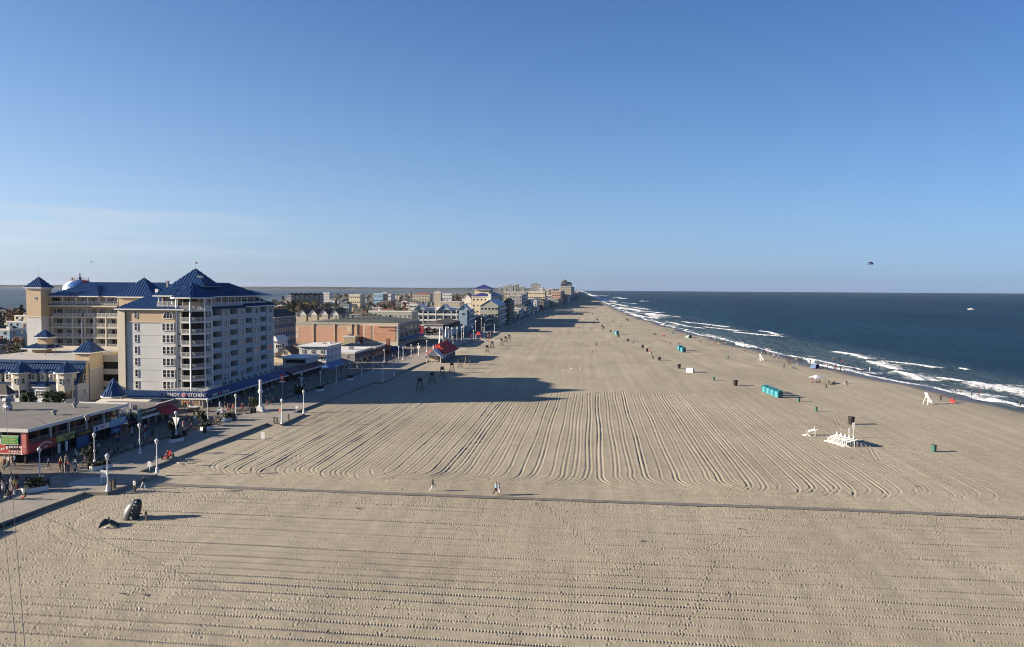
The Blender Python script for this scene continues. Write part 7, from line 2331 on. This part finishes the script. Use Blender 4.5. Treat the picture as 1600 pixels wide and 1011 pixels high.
# ================================================================== PEOPLE
SKIN = [M('light_skin', (.50, .30, .21), .6, var=.05), M('tan_skin', (.33, .19, .12), .6, var=.05), M('dark_skin', (.12, .065, .045), .6, var=.05)]
HAIR = [('dark', M('dark_hair', (.02, .015, .012), .6, var=.2)), ('brown', M('brown_hair', (.09, .05, .03), .6, var=.2)), ('fair', M('fair_hair', (.35, .25, .12), .6, var=.2))]
CLOTH = [(n_, M(n_.replace(' ', '_') + '_cloth', c_, .85, var=.08)) for n_, c_ in (('white', (.75, .75, .74)), ('black', (.015, .015, .017)), ('navy', (.02, .03, .09)), ('red', (.45, .03, .03)), ('grey', (.22, .22, .23)), ('light blue', (.25, .42, .60)), ('olive', (.11, .12, .06)), ('pink', (.55, .25, .28)), ('maroon', (.16, .02, .03)), ('teal', (.03, .22, .24)), ('yellow', (.60, .45, .08)), ('cream', (.62, .55, .42)))]
def person_mesh(pose, fingers=False):
    """one continuous body grown from a posed skeleton; material slots: skin, top, trousers, hair, shoes"""
    V, E, R, T = [], [], [], []
    def add(p, r, tag, parent=None):
        V.append(Vector(p)); R.append(r); T.append(tag)
        if parent is not None:
            E.append((parent, len(V) - 1))
        return len(V) - 1
    hz_, lean, legs, arms, twist = pose['hip'], pose.get('lean', 0), pose['legs'], pose['arms'], 0
    c, s = math.cos(lean), math.sin(lean)
    def up_(d, x=0, y=0):                                   # a point on the leaning trunk, d above the hip; +y is ahead
        return Vector((x, y * c + d * s, hz_ + d * c - y * s))
    if pose.get('flat'):
        up_ = lambda d, x=0, y=0: Vector((x, d, hz_ + y * 1.0))
    pel = add(up_(0), .125, 1)
    wst = add(up_(.17), .112, 1, pel)
    chs = add(up_(.36), .135, 1, wst)
    nck0 = add(up_(.50), .075, 1, chs)
    nck = add(up_(.565, 0, .01), .05, 0, nck0)
    hd0 = add(up_(.65, 0, .025), .078, 0, nck)
    hd = add(up_(.73, 0, .015), .092, 3, hd0)
    add(up_(.81, 0, -.005), .066, 3, hd)
    nose = add(up_(.675, 0, .115), .018, 0, hd0)
    for sd, (th, kn) in zip((-1, 1), legs):
        if pose.get('flat'):
            hp = add((sd * .09, 0, hz_), .10, 2, pel); k_ = add((sd * .11, -.42, hz_ + .02 + th), .068, 2, hp); a_ = add((sd * .12, -.83, hz_ - .05), .043, 0, k_); add((sd * .13, -.86, hz_ + .1), .036, 4, a_)
            continue
        hp = add((sd * .085, 0, hz_ - .04), .10, 2, pel)
        kx = Vector((sd * .10, .43 * math.sin(th), hz_ - .04 - .43 * math.cos(th)))
        k_ = add(kx, .068, 2, hp)
        sh = th - kn
        ax = kx + Vector((sd * .01, .42 * math.sin(sh), -.42 * math.cos(sh)))
        mid = add(kx.lerp(ax, .4), .06, 2 if pose.get('long', True) else 0, k_)
        a_ = add(ax, .042, 2 if pose.get('long', True) else 0, mid)
        add(ax + Vector((sd * .02, .15, -.03 if not pose.get('toes') else .1)), .038, 4, a_)
    for sd, (sw, el, out) in zip((-1, 1), arms):
        s0 = up_(.46, sd * .185)
        sh = add(s0, .062, 1, chs if False else nck0)
        e0 = s0 + Vector((sd * math.sin(out) * .29, .29 * math.sin(sw) * math.cos(out), -.29 * math.cos(sw) * math.cos(out)))
        if pose.get('flat'):
            e0 = s0 + Vector((sd * .12, -.26, 0))
        e_ = add(e0, .045, 1, sh)
        f = sw + el
        w0 = e0 + Vector((-sd * .03 if el > .8 else sd * .02, .25 * math.sin(f), -.25 * math.cos(f)))
        if pose.get('flat'):
            w0 = e0 + Vector((sd * .02, -.24, -.02))
        w_ = add(w0, .032, 0, e_)
        dr = (w0 - e0).normalized()
        if fingers:
            pm = add(w0 + dr * .07, .036, 0, w_)
            sx_ = Vector((0, 1, 0)) if abs(dr.y) < .8 else Vector((0, 0, 1))
            for q, ln in zip((-.033, -.011, .011, .033), (.068, .082, .078, .06)):
                b1 = add(w0 + dr * .105 + sx_ * q, .0105, 0, pm); b2 = add(w0 + dr * (.105 + ln * .55) + sx_ * q + Vector((-sd * .012, 0, 0)), .0095, 0, b1); add(w0 + dr * (.105 + ln * .95) + sx_ * q + Vector((-sd * .03, 0, 0)), .008, 0, b2)
            b1 = add(w0 + dr * .05 + sx_ * .045, .011, 0, pm); add(w0 + dr * .09 + sx_ * .068 + Vector((-sd * .015, 0, 0)), .0095, 0, b1)
        else:
            add(w0 + dr * .12, .034, 0, w_)
    me = bpy.data.meshes.new('person_skeleton')
    me.from_pydata([tuple(v) for v in V], E, [])
    o = bpy.data.objects.new('person_skeleton', me)
    LINK(o)
    md = o.modifiers.new('skin', 'SKIN')
    md.branch_smoothing = .3
    md.use_smooth_shade = True
    for i, sv in enumerate(me.skin_vertices[0].data):
        sv.radius = (R[i], R[i] * (.74 if T[i] == 1 else 1.0)) if T[i] in (1,) else (R[i], R[i])
        sv.use_root = i == 0
    sb = o.modifiers.new('sub', 'SUBSURF'); sb.levels = 1; sb.render_levels = 1
    dg = bpy.context.evaluated_depsgraph_get()
    out = bpy.data.meshes.new_from_object(o.evaluated_get(dg))
    bpy.data.objects.remove(o)
    out.name = 'person'
    out.materials.clear()
    for mt in (SKIN[0], CLOTH[0][1], CLOTH[2][1], HAIR[0][1], CLOTH[1][1]):
        out.materials.append(mt)
    co = np.array([v.co for v in out.vertices]) if len(out.vertices) else np.zeros((0, 3))
    segs = [(np.array(V[a]), np.array(V[b]), T[b] if T[b] != 3 else T[b], T[a], R[a], R[b]) for a, b in E]
    idx = []
    for p in out.polygons:
        c_ = np.array(p.center)
        best, tag = 9, 0
        for a, b, tb, ta, ra, rb in segs:
            d = b - a
            f = min(1, max(0, float((c_ - a) @ d / max(d @ d, 1e-9))))
            q = np.linalg.norm(c_ - a - d * f) / max(ra + (rb - ra) * f, .02)
            if q < best:
                best, tag = q, (ta if f < .45 else tb)
        if tag == 3 or (tag == 0 and False):
            fy = float((c_ - np.array(V[hd])) @ (np.array(V[nose]) - np.array(V[hd0])))
            tag = 0 if (fy > .004 and c_[2] < V[hd][2] + .045) else 3
        idx.append(tag)
    out.polygons.foreach_set('material_index', idx)
    out.update()
    return out
POSES = {
    'standing': dict(hip=.90, legs=((.03, .03), (-.03, .02)), arms=((.05, .12, .08), (-.02, .15, .08))),
    'striding': dict(hip=.87, lean=.06, legs=((.42, .10), (-.38, .30)), arms=((-.40, .25, .08), (.45, .35, .08))),
    'strolling': dict(hip=.885, lean=.03, legs=((-.26, .20), (.28, .06)), arms=((.25, .3, .07), (-.25, .2, .09)), long=False),
    'pointing': dict(hip=.90, legs=((.05, .0), (-.08, .05)), arms=((1.25, .2, .15), (.02, .2, .1)), long=False),
    'wading': dict(hip=.88, lean=.1, legs=((.15, .1), (-.12, .1)), arms=((.3, .6, .35), (.2, .5, .4)), long=False),
    'bench': dict(hip=.52, lean=-.08, legs=((1.45, 1.45), (1.38, 1.35)), arms=((.35, 1.0, .1), (.3, .95, .1))),
    'sitting': dict(hip=.14, lean=-.15, legs=((1.95, 1.55), (1.75, 1.2)), arms=((.5, .7, .15), (-.4, .1, .2)), long=False, toes=True),
    'lying': dict(hip=.13, flat=True, legs=((.05, 0), (.14, 0)), arms=((0, 0, .2), (0, 0, .2)), long=False),
}
PM = {}
people_n = {}
pr_ = random.Random(21)
seen_person = set()
def person(pose, loc, rz, where, top=None, bottom=None, hair=None, skin=None, scale=None, z=None, group='people', act=None, full=None, dark=False):
    if pose not in PM:
        PM[pose] = person_mesh(POSES[pose])
    words_ = {'standing': 'standing', 'striding': 'walking', 'strolling': 'strolling', 'pointing': 'pointing', 'wading': 'wading', 'bench': 'seated', 'sitting': 'sitting', 'lying': 'lying'}
    for _ in range(14):
        tp = CLOTH[top] if top is not None else pr_.choice([CLOTH[q] for q in (1, 2, 8, 6, 4, 3)] if dark else CLOTH)
        bt = CLOTH[bottom] if bottom is not None else pr_.choice([CLOTH[q] for q in (1, 2, 4, 6)] if dark else CLOTH[:7] + CLOTH[-1:])
        lab = full or f"{act or words_[pose]} person, {tp[0]} top, {bt[0]} {'trousers' if POSES[pose].get('long', True) else 'shorts'} {where}"
        if lab not in seen_person or top is not None:
            break
    seen_person.add(lab)
    o = thing('person', lab, 'person', loc, rz, group, PM[pose])
    sk = SKIN[skin if skin is not None else pr_.choice((1, 1, 2) if dark else (0, 0, 1, 1, 2))]
    hr_ = HAIR[hair if hair is not None else pr_.choice((0, 0, 1, 1, 2))][1]
    for s_, mt in zip(o.material_slots, (sk, tp[1], bt[1], hr_, pr_.choice((CLOTH[1][1], CLOTH[0][1], CLOTH[4][1])))):
        s_.link = 'OBJECT'
        s_.material = mt
    o.scale = (scale or pr_.uniform(.94, 1.06),) * 3
    return o
def dressed(pose, px, py, z, rz, lab, top, bottom, hair, skin, long_hair=False, scale=1.03):
    """a nearer figure: the body with fingers, and top, trousers and hair as parts of their own"""
    me = person_mesh(POSES[pose], True)
    o = thing('person', lab, 'person', G(px, py, z), rz, None, me)
    o.scale = (scale,) * 3
    me.materials[0] = SKIN[skin]; me.materials[4] = CLOTH[1][1]
    nrm = [v.normal.copy() for v in me.vertices]
    for slot, name, mat, off in ((1, 'shirt', CLOTH[top][1], .014), (2, 'trousers', CLOTH[bottom][1], .012), (3, 'hair', HAIR[hair][1], .02)):
        fs = [tuple(p.vertices) for p in me.polygons if p.material_index == slot]
        vs = sorted({i for f in fs for i in f})
        mp_ = {v: i for i, v in enumerate(vs)}
        c = bpy.data.meshes.new(name)
        pts_ = [tuple(me.vertices[i].co + nrm[i] * off) for i in vs]
        fc = [tuple(mp_[i] for i in f) for f in fs]
        if name == 'hair' and long_hair:
            hb = max(p[2] for p in pts_)
            b0 = len(pts_)
            for k in range(5):
                for j in range(6):
                    a = math.pi * (1.0 + j / 5.0)
                    rr = .105 - .006 * k
                    pts_.append((rr * math.cos(a), .02 + (rr + .01 * k) * math.sin(a), hb - .06 - .09 * k))
            for k in range(4):
                for j in range(5):
                    fc.append((b0 + k * 6 + j, b0 + k * 6 + j + 1, b0 + (k + 1) * 6 + j + 1, b0 + (k + 1) * 6 + j))
        c.from_pydata(pts_, [], fc)
        c.polygons.foreach_set('use_smooth', [True] * len(fc))
        c.materials.append(mat)
        link(name, c, o)
        me.materials[slot] = SKIN[skin] if slot != 3 else HAIR[hair][1]
    return o
dressed('striding', 676, 767.5, .06, -1.35, 'woman in black top and white trousers striding along the beach mat', 1, 0, 0, 1, True, .98)
dressed('striding', 774.5, 772.8, .08, -1.5, 'person in pale blue shirt and dark trousers walking, left of the couple on the mat', 5, 1, 0, 0, False, 1.06)
dressed('strolling', 780, 773.6, .08, -1.5, 'person in white trousers and pale blue top, right of the couple on the mat', 5, 0, 1, 0, True, .98)
dressed('standing', 210.5, 768, .05, 2.9, 'person in white top and dark shorts standing at the start of the beach mat', 0, 1, 0, 0, False, 1.0)
dressed('striding', 224, 763, .05, -2.0, 'person in white trousers and navy top stepping onto the beach mat', 2, 0, 1, 1, True, .98)
dressed('standing', 163, 747, .45, 2.2, 'person in black top and grey trousers standing near the paved circle', 1, 4, 0, 2)
# --- near the corner restaurant
for i, (px_, py_, pose, top, bt) in enumerate(((8, 728, 'standing', 0, 2), (14, 729, 'standing', 0, 1), (20, 730, 'striding', 8, 4), (23, 727, 'standing', 5, 2), (6, 732, 'striding', 3, 1), (12, 734, 'bench', 9, 2), (117, 742, 'striding', 0, 2), (118, 716, 'standing', 5, 1), (120, 720, 'striding', 0, 4))):
    person(pose, pos(px_, py_, .45), pr_.uniform(0, 6.28), ['beside the corner restaurant doorway', 'before the corner restaurant menu', 'passing the corner restaurant', 'near the corner post of the restaurant', 'at the very edge before the restaurant', 'resting before the restaurant', 'walking past the paved circle', 'by the blue roller shutter', 'by the feather banners'][i], top, bt)
for i in range(12):
    person(pr_.choice(('striding', 'standing', 'strolling')), pos(pr_.uniform(93, 121), pr_.uniform(727, 744), .45), pr_.uniform(0, 6.28), 'in the group beside the paved circle')
for i in range(11):
    person(pr_.choice(('standing', 'striding', 'standing')), pos(pr_.uniform(-2, 30), pr_.uniform(752, 776), .45), pr_.uniform(0, 6.28), 'at the shaded near end of the boardwalk')
for i in range(7):
    person('bench', pos(pr_.uniform(-5, 40), pr_.uniform(768, 782), .44), math.pi / 2 + pr_.uniform(-.3, .3), 'on the near benches by the long planter')
# --- on the benches along the lane
bi = [b for b in BENCH_POS if b[1] < 240]
for i, (x, y) in enumerate(bi):
    for k in (-.45, .4):
        if pr_.random() < .22:
            person('bench', (x + (.12 if i % 2 else -.12), y + k, .44), (math.pi / 2 if i % 2 == 0 else -math.pi / 2) + math.pi, f'on the {nth(i)} bench of the lane')
# --- crowd strolling in the shade of the shops
zones = [((90, 112, -85.0, -77.5), 6, 'before the yellow and red sign boards'), ((112, 137, -82.5, -75.5), 13, 'before the shop row with hanging shirts'), ((137, 158, -80.5, -74.5), 13, 'below the red awning'), ((157, 168, -91, -75), 12, 'before the corner shop of the hotel'), ((170, 215, -83.5, -73), 22, 'below the long blue awning'), ((215, 262, -81.5, -71.5), 15, 'before the maroon roof and the white house'), ((262, 330, -78.5, -69.5), 14, 'before the brown awnings'), ((300, 350, -83, -68), 10, 'before the arcade sign band'), ((330, 480, -78, -59), 16, 'near the red pavilion')]
for (ya_, yb_, xa_, xb_), n_, wh in zones:
    for i in range(n_):
        person(pr_.choice(('striding', 'striding', 'standing', 'strolling')), (pr_.uniform(xa_, xb_), pr_.uniform(ya_, yb_), .45), pr_.choice((0, math.pi)) + pr_.uniform(-.5, .5), wh)
for i, (px_, py_) in enumerate(((352, 640), (356.5, 642), (360, 642), (366, 641), (378, 642), (380, 641))):
    person('striding', pos(px_, py_), pr_.uniform(0, 6.28), 'in the sun left of the tall white column', None)
for i in range(3):
    Y_ = 500 * 2.2 ** pr_.random()
    person('striding', (curb(Y_) - pr_.uniform(3, 10), Y_, .45), pr_.uniform(0, 6.28), 'on the far boardwalk beyond the blue hotel')
# --- the seated red group, and a rider on the tram lane
for i in range(5):
    person('bench', pos(338 + 3.2 * i, 664 - 1.5 * i, .44), 1.5, 'in the seated group by the potted tree', None)
# --- on the sand
def sand_person(pose, px, py, rz, where, **k):
    p = G(px, py)
    z_ = float(sand_base(np.array([[p.x]]), np.array([[p.y]]))[0][0, 0])
    p = G(px, py, z_)
    k.setdefault('scale', 1.12)
    if 'top' not in k and pr_.random() < .75:
        k['dark'] = True
    return person(pose, p, rz, where, **k)
for px_, py_, pose, wh in ((1291, 608, 'striding', 'walking below the pale winged canopy'), (1269, 598, 'sitting', 'at the left edge of the pale canopy'), (1275, 598.5, 'sitting', 'in the shade of the pale canopy'), (1280, 598, 'sitting', 'at the back of the pale canopy shade'), (1295, 599, 'sitting', 'just right of the pale canopy'), (1303, 599, 'sitting', 'in a beach chair right of the canopy'), (1318, 600, 'lying', 'far right of the pale canopy'), (1323, 599, 'sitting', 'at the end of the row right of the canopy'),
                           (1470, 627, 'striding', 'left of the red umbrella'), (1488, 628, 'sitting', 'under the red umbrella'), (1489, 617, 'standing', 'in the swash beyond the red umbrella'), (1493, 616, 'standing', 'second in the swash pair'), (1501, 614, 'wading', 'at the water edge past the pair'), (1518, 619.5, 'standing', 'ankle deep near the right side'), (1529.5, 620, 'wading', 'next in line in the shallow water'), (1594, 638, 'standing', 'at the wet sand by the picture edge'),
                           (1225, 576, 'standing', 'alone left of the blue tent'), (1279, 575, 'sitting', 'beside the blue tent'), (1287, 575, 'lying', 'right of the blue tent'), (1232, 567, 'lying', 'on a towel above the lone figure'), (1240, 575, 'lying', 'on a towel right of the lone figure'), (1359, 581, 'standing', 'black silhouette in the surf'), (1374, 579, 'wading', 'second silhouette in the surf'), (1345, 582, 'lying', 'on the wet sand by the surf'),
                           (1301, 564, 'wading', 'in the foam left of the breaking wave'), (1305, 565, 'wading', 'second in the foam'), (1316, 569, 'wading', 'by the swash line'), (1322, 572, 'standing', 'with a child at the swash'), (1325, 572.5, 'standing', 'third at the swash'), (1243, 563, 'sitting', 'in the trio near the wet sand'), (1248, 563, 'sitting', 'in the middle of the trio near the wet sand'), (1253, 563.5, 'lying', 'at the end of the trio'),
                           (1019, 560.5, 'striding', 'left of the dark bin row on the open sand'), (1018, 556, 'striding', 'ahead of the bin row walkers'), (1022, 556.5, 'striding', 'second of the bin row walkers'), (1015, 553, 'striding', 'third of the bin row walkers'), (1020.5, 562, 'standing', 'last of the bin row walkers'), (926, 554.5, 'striding', 'bending forward alone on the open sand'), (1047, 540, 'standing', 'left of the teal pair'), (1058, 540, 'standing', 'first of three above the teal pair'), (1061, 540, 'standing', 'second of three above the teal pair'), (1065, 540, 'standing', 'third of three above the teal pair'),
                           (932, 541, 'standing', 'far out on the open sand'), (952, 541, 'standing', 'by thin poles on the far sand'), (916, 541, 'sitting', 'leftmost on the far open sand'), (990, 538, 'standing', 'right of the far bins'), (1092, 535, 'sitting', 'in the pair right of the dome tent'), (1095, 535, 'sitting', 'second in the pair right of the dome tent')):
    sand_person(pose, px_, py_, pr_.uniform(0, 6.28), wh)
k = 0
while k < 92:                                       # the line of beachgoers along the water, thinning to specks
    px_ = 940 + 380 * pr_.random()
    ysh = np.interp(px_, [918, 930, 950, 965, 1000, 1080, 1200, 1300], [460, 465, 475, 484, 497, 520, 550, 575])
    py_ = ysh + (abs(pr_.gauss(0, 1)) * 4.5 + .8) * (1 if px_ > 985 else .8)
    pose = pr_.choice(('standing', 'striding', 'sitting', 'sitting', 'standing', 'lying'))
    sand_person(pose, px_, py_, pr_.uniform(0, 6.28), ['at the far surf line', 'up the beach near the far surf', 'by the middle surf', 'near the middle wet sand', 'on the sand by the blue tent side'][min(4, int((px_ - 940) / 64))], group='beachgoers near the water')
    k += 1
for i in range(26):
    px_, py_ = pr_.uniform(885, 1000), pr_.uniform(472, 522)
    if px_ > 930 + (py_ - 470) * 2.0 or px_ < 905 - (py_ - 465) * .5:
        continue
    sand_person(pr_.choice(('standing', 'striding', 'sitting')), px_, py_, pr_.uniform(0, 6.28), 'far up the open beach', group='beachgoers near the water')
# towels
TW = [CLOTH[i] for i in (3, 5, 0, 9, 10, 2)]
for i, (px_, py_) in enumerate(((1232, 567.4), (1240, 575.5), (1318, 600.5), (1346, 582.5), (1287, 575.6), (1300, 600.8))):
    p = G(px_, py_)
    t = thing('beach_towel', f'{TW[i][0]} towel spread on the sand ' + ['above the lone figure', 'right of the lone figure', 'far right of the canopy', 'at the wet sand by the surf', 'right of the blue tent', 'beside the canopy group'][i], 'towel', (p.x, p.y, float(sand_base(np.array([[p.x]]), np.array([[p.y]]))[0][0, 0]) + .09), .3 * i)
    m = MB(); m.box(-.45, .45, -.95, .95, 0, .02); local('cloth', m, TW[i][1], t)
# a child's tricycle cart on the lane
t = thing('surrey_bike', 'low red pedal cart parked on the sunlit lane by the kerb', 'pedal cart', pos(262, 716))
for x_, y_ in ((-.5, -.8), (.5, -.8), (-.5, .8), (.5, .8)):
    m = MB(); m.tube((x_ - .04, y_, .3), (x_ + .04, y_, .3), .3, n=12); w_ = local('wheel', m, DARK, t)
    m = MB(); m.tube((x_ - .05, y_, .3), (x_ + .05, y_, .3), .12, n=8); link('hub', m.mesh('hub', GREYMETAL), w_)
m = MB(); m.box(-.42, .42, -.95, .95, .32, .42); m.box(-.4, .4, -.1, .4, .424, .7); m.box(-.4, .4, .42, .5, .424, 1.1); local('frame', m, RED, t, kind='stuff')
person('bench', pos(262, 716, .62), 1.2, 'riding the low red pedal cart', 2, 1)

# ================================================================== BIRDS, BOAT, PARASAIL, WIRES
def gull_proto(flying):
    t = thing('seagull', 'gull', 'gull', group='seagulls')
    m = MB(); b0 = [(.03, -.26), (.07, -.14), (.085, 0), (.07, .12), (.05, .2), (.045, .25), (.01, .3)]
    n = 8
    for r_, y_ in b0:
        for i in range(n):
            a = 2 * math.pi * i / n
            m.v.append((r_ * math.cos(a), y_, .2 + r_ * math.sin(a) + max(0, y_ - .1) * .45))
    for k in range(len(b0) - 1):
        for i in range(n):
            j = (i + 1) % n
            m.f.append((k * n + i, k * n + j, (k + 1) * n + j, (k + 1) * n + i)); m.m.append(0)
    local('body', m, WHITE, t, smooth=True)
    m = MB(); m.tube((0, .29, .29), (0, .36, .27), .018, .004, 5); local('beak', m, M('orange_beak', (.6, .3, .03), .6), t)
    for s_ in (-1, 1):
        m = MB()
        q = [(s_ * .06, .1, .24), (s_ * .4, .14, .38 if flying else .2), (s_ * .72, -.02, .3), (s_ * .38, -.06, .36), (s_ * .06, -.1, .23)] if flying else [(s_ * .07, .1, .24), (s_ * .1, .02, .2), (s_ * .06, -.32, .2), (s_ * .03, -.1, .28)]
        m.slab(q if s_ > 0 else list(reversed(q)), .015); local('wing', m, M('grey_gull_wing', (.32, .33, .35), .7), t)
        if not flying:
            m = MB(); m.tube((s_ * .03, 0, 0), (s_ * .03, 0, .14), .008, n=4); local('leg', m, M('orange_beak'), t)
    return Proto(t)
GF, GS = gull_proto(True), gull_proto(False)
for i, (px_, py_, Y_) in enumerate(((47, 433, 120), (143, 411, 130), (12, 466, 150))):
    p = W(px_, py_, Y_); GF.put((p.x, p.y, p.z), 1.0 + i, ['gull flying over the left hotel tower', 'gull flying high above the water tower', 'gull gliding low over the bay at the left edge'][i], .7)
for i in range(13):
    px_, py_ = 272 + 26 * pr_.random(), 714 + 12 * pr_.random()
    GS.put(G(px_, py_, .06), pr_.uniform(0, 6.28), f'{nth(i)} gull of the flock resting on the sand by the kerb')
for i in range(12):
    px_, py_ = 880 + 30 * pr_.random(), 573 + 8 * pr_.random()
    GS.put(G(px_, py_, .06), pr_.uniform(0, 6.28), f'{nth(i)} gull of the flock on the open sand beyond the hotel shadow', 1.2)
# boat
p = G(1517, 484, -.5)
t = thing('motor_boat', 'small white motor boat far out on the dark sea', 'boat', p, 1.45)
m = MB()
L_ = 4.6
secs = [(-L_, 1.25, .2, 1.0), (-L_ * .3, 1.4, .15, 1.1), (L_ * .45, 1.1, .2, 1.3), (L_ * .85, .5, .5, 1.55), (L_, .06, 1.0, 1.65)]
for y_, w_, zb_, zt_ in secs:
    m.v += [(0, y_, zb_ - .45), (w_ * .8, y_, zb_ + .1), (w_, y_, zt_), (-w_, y_, zt_), (-w_ * .8, y_, zb_ + .1)]
for k in range(4):
    for i in range(5):
        j = (i + 1) % 5
        m.f.append((k * 5 + i, k * 5 + j, (k + 1) * 5 + j, (k + 1) * 5 + i)); m.m.append(0)
m.f.append((4, 3, 2, 1, 0)); m.m.append(0)
local('hull', m, WHITE, t)
m = MB(); m.prism([(-.9, -1.5), (.9, -1.5), (.7, 1.2), (-.7, 1.2)], 1.1, 2.6); local('cabin', m, WHITE, t)
m = MB(); m.box(-.92, .92, -1.2, .2, 1.8, 2.35); local('cabin_window', m, GLASS, t)
m = MB(); m.box(-1.0, 1.0, -1.8, 1.0, 2.604, 2.72); local('cabin_roof', m, WHITE, t)
m = MB(); m.tube((0, -1.6, 2.7), (0, -1.6, 4.6), .05, n=5); m.bar((-.7, -1.7, 1.2), (-.4, -1.6, 3.6), .06); m.bar((.7, -1.7, 1.2), (.4, -1.6, 3.6), .06); local('mast', m, GREYMETAL, t, kind='stuff')
m = MB(); m.box(-.3, .3, -L_ - .5, -L_, .3, 1.4); local('outboard', m, DARKMETAL, t)
# parasail
p = W(1360, 412, 560)
t = thing('parasail', 'dark blue parasail canopy hanging above the sea horizon with a rider', 'parasail', (p.x, p.y, p.z))
t.scale = (.56, .56, .68)
m = MB(); prof = [(3.55 * math.sin(a), 2.6 * math.cos(a) - .6) for a in np.linspace(math.pi * .52, .05, 9)]
m.lathe(prof, 16); m.f.pop(); m.m.pop(); m.f.pop(); m.m.pop()
m.lathe([(r_ * .985, z_ - .03) for r_, z_ in prof], 16); m.f.pop(); m.m.pop(); m.f.pop(); m.m.pop()
sail = local('sail', m, M('navy_parasail_cloth', (.015, .03, .10), .6, var=.2), t, smooth=True)
m = MB(); m.slab([(-1.0, -3.42, -.4), (1.0, -3.42, -.4), (1.1, -2.9, .7), (-1.1, -2.9, .7)], .05); link('panel', m.mesh('panel', SKYB), sail)
hang = Vector((2.1, 0, -5.6))
m = MB()
for i in range(10):
    a = 2 * math.pi * i / 10
    m.tube((3.5 * math.cos(a), 3.5 * math.sin(a), -.75), tuple(hang + Vector((0, 0, .9))), .02, n=4)
local('suspension_line', m, M('grey_cord', (.3, .3, .3), .8), t, kind='stuff')
o = person('bench', (p.x + hang.x * .56, p.y, p.z + hang.z * .68 - .2), 0, 'hanging below the dark parasail', 4, 2, scale=1.1)
# hanging wires at the left edge, from a mast on the grey shop roof down past the wheel
for i, (a, b) in enumerate((((9, 640), (44, 1075)), ((3, 790), (32, 1075)))):
    A, B = W(a[0], a[1], 118 if i == 0 else 86), W(b[0], b[1], 26)
    t = thing('cable', ['thin dark guy wire running down at the left edge, the right one of two', 'thin dark guy wire running down at the left edge, the left one of two'][i], 'cable', A, 0, 'guy wires')
    m = MB()
    for k in range(12):
        f0, f1 = k / 12, (k + 1) / 12
        P, Q = A.lerp(B, f0) - A, A.lerp(B, f1) - A
        P.z -= 1.2 * 4 * f0 * (1 - f0) * (0 if i else 0); Q.z -= 0
        m.tube(P, Q, .018, n=4)
    local('wire', m, DARKMETAL, t, kind=None) if False else link('wire', m.mesh('wire', DARKMETAL), t, kind='stuff')
t = thing('guy_mast', 'thin mast standing on the grey shop roof at the left edge', 'mast', (W(9, 640, 118).x, 118, 5.9))
m = MB(); m.tube((0, 0, 0), (0, 0, max(.6, W(9, 640, 118).z - 5.9)), .05, n=6); local('pole', m, GREYMETAL, t)
# bits of litter and seaweed on the sand
for i, (px_, py_) in enumerate(((1157, 827), (1003, 846), (1327, 715), (1432, 760), (560, 795), (226, 930), (190, 928))):
    t = thing('driftwood', ['small dark driftwood lump below the mat', 'little driftwood stick in the raked sand', 'dark lump beside the stacked chairs', 'dark lump on the tracked sand', 'pale scrap below the mat', 'second scrap in the near raked sand', 'first scrap in the near raked sand'][i], 'driftwood', G(px_, py_, .05), i)
    m = MB(); m.tube((-.28, 0, .05), (.3, .08, .09), .06, .04, 6); m.tube((.05, 0, .07), (.2, -.2, .12), .035, .02, 5); local('branch', m, WOOD, t, kind='stuff')
# --- sea haze: pale air that greys the far towers
hz = bpy.data.materials.new('sea_haze')
hz.use_nodes = True
hz.node_tree.nodes.clear()
vo = hz.node_tree.nodes.new('ShaderNodeVolumePrincipled')
vo.inputs['Color'].default_value = (.80, .88, 1.0, 1)
vo.inputs['Density'].default_value = 0.000013
vo.inputs['Anisotropy'].default_value = .2
ho = hz.node_tree.nodes.new('ShaderNodeOutputMaterial')
hz.node_tree.links.new(vo.outputs['Volume'], ho.inputs['Volume'])
m = MB(); m.box(-9400, 9950, -400, 10150, -4, 75)
link('haze', m.mesh('haze', hz), kind='stuff')
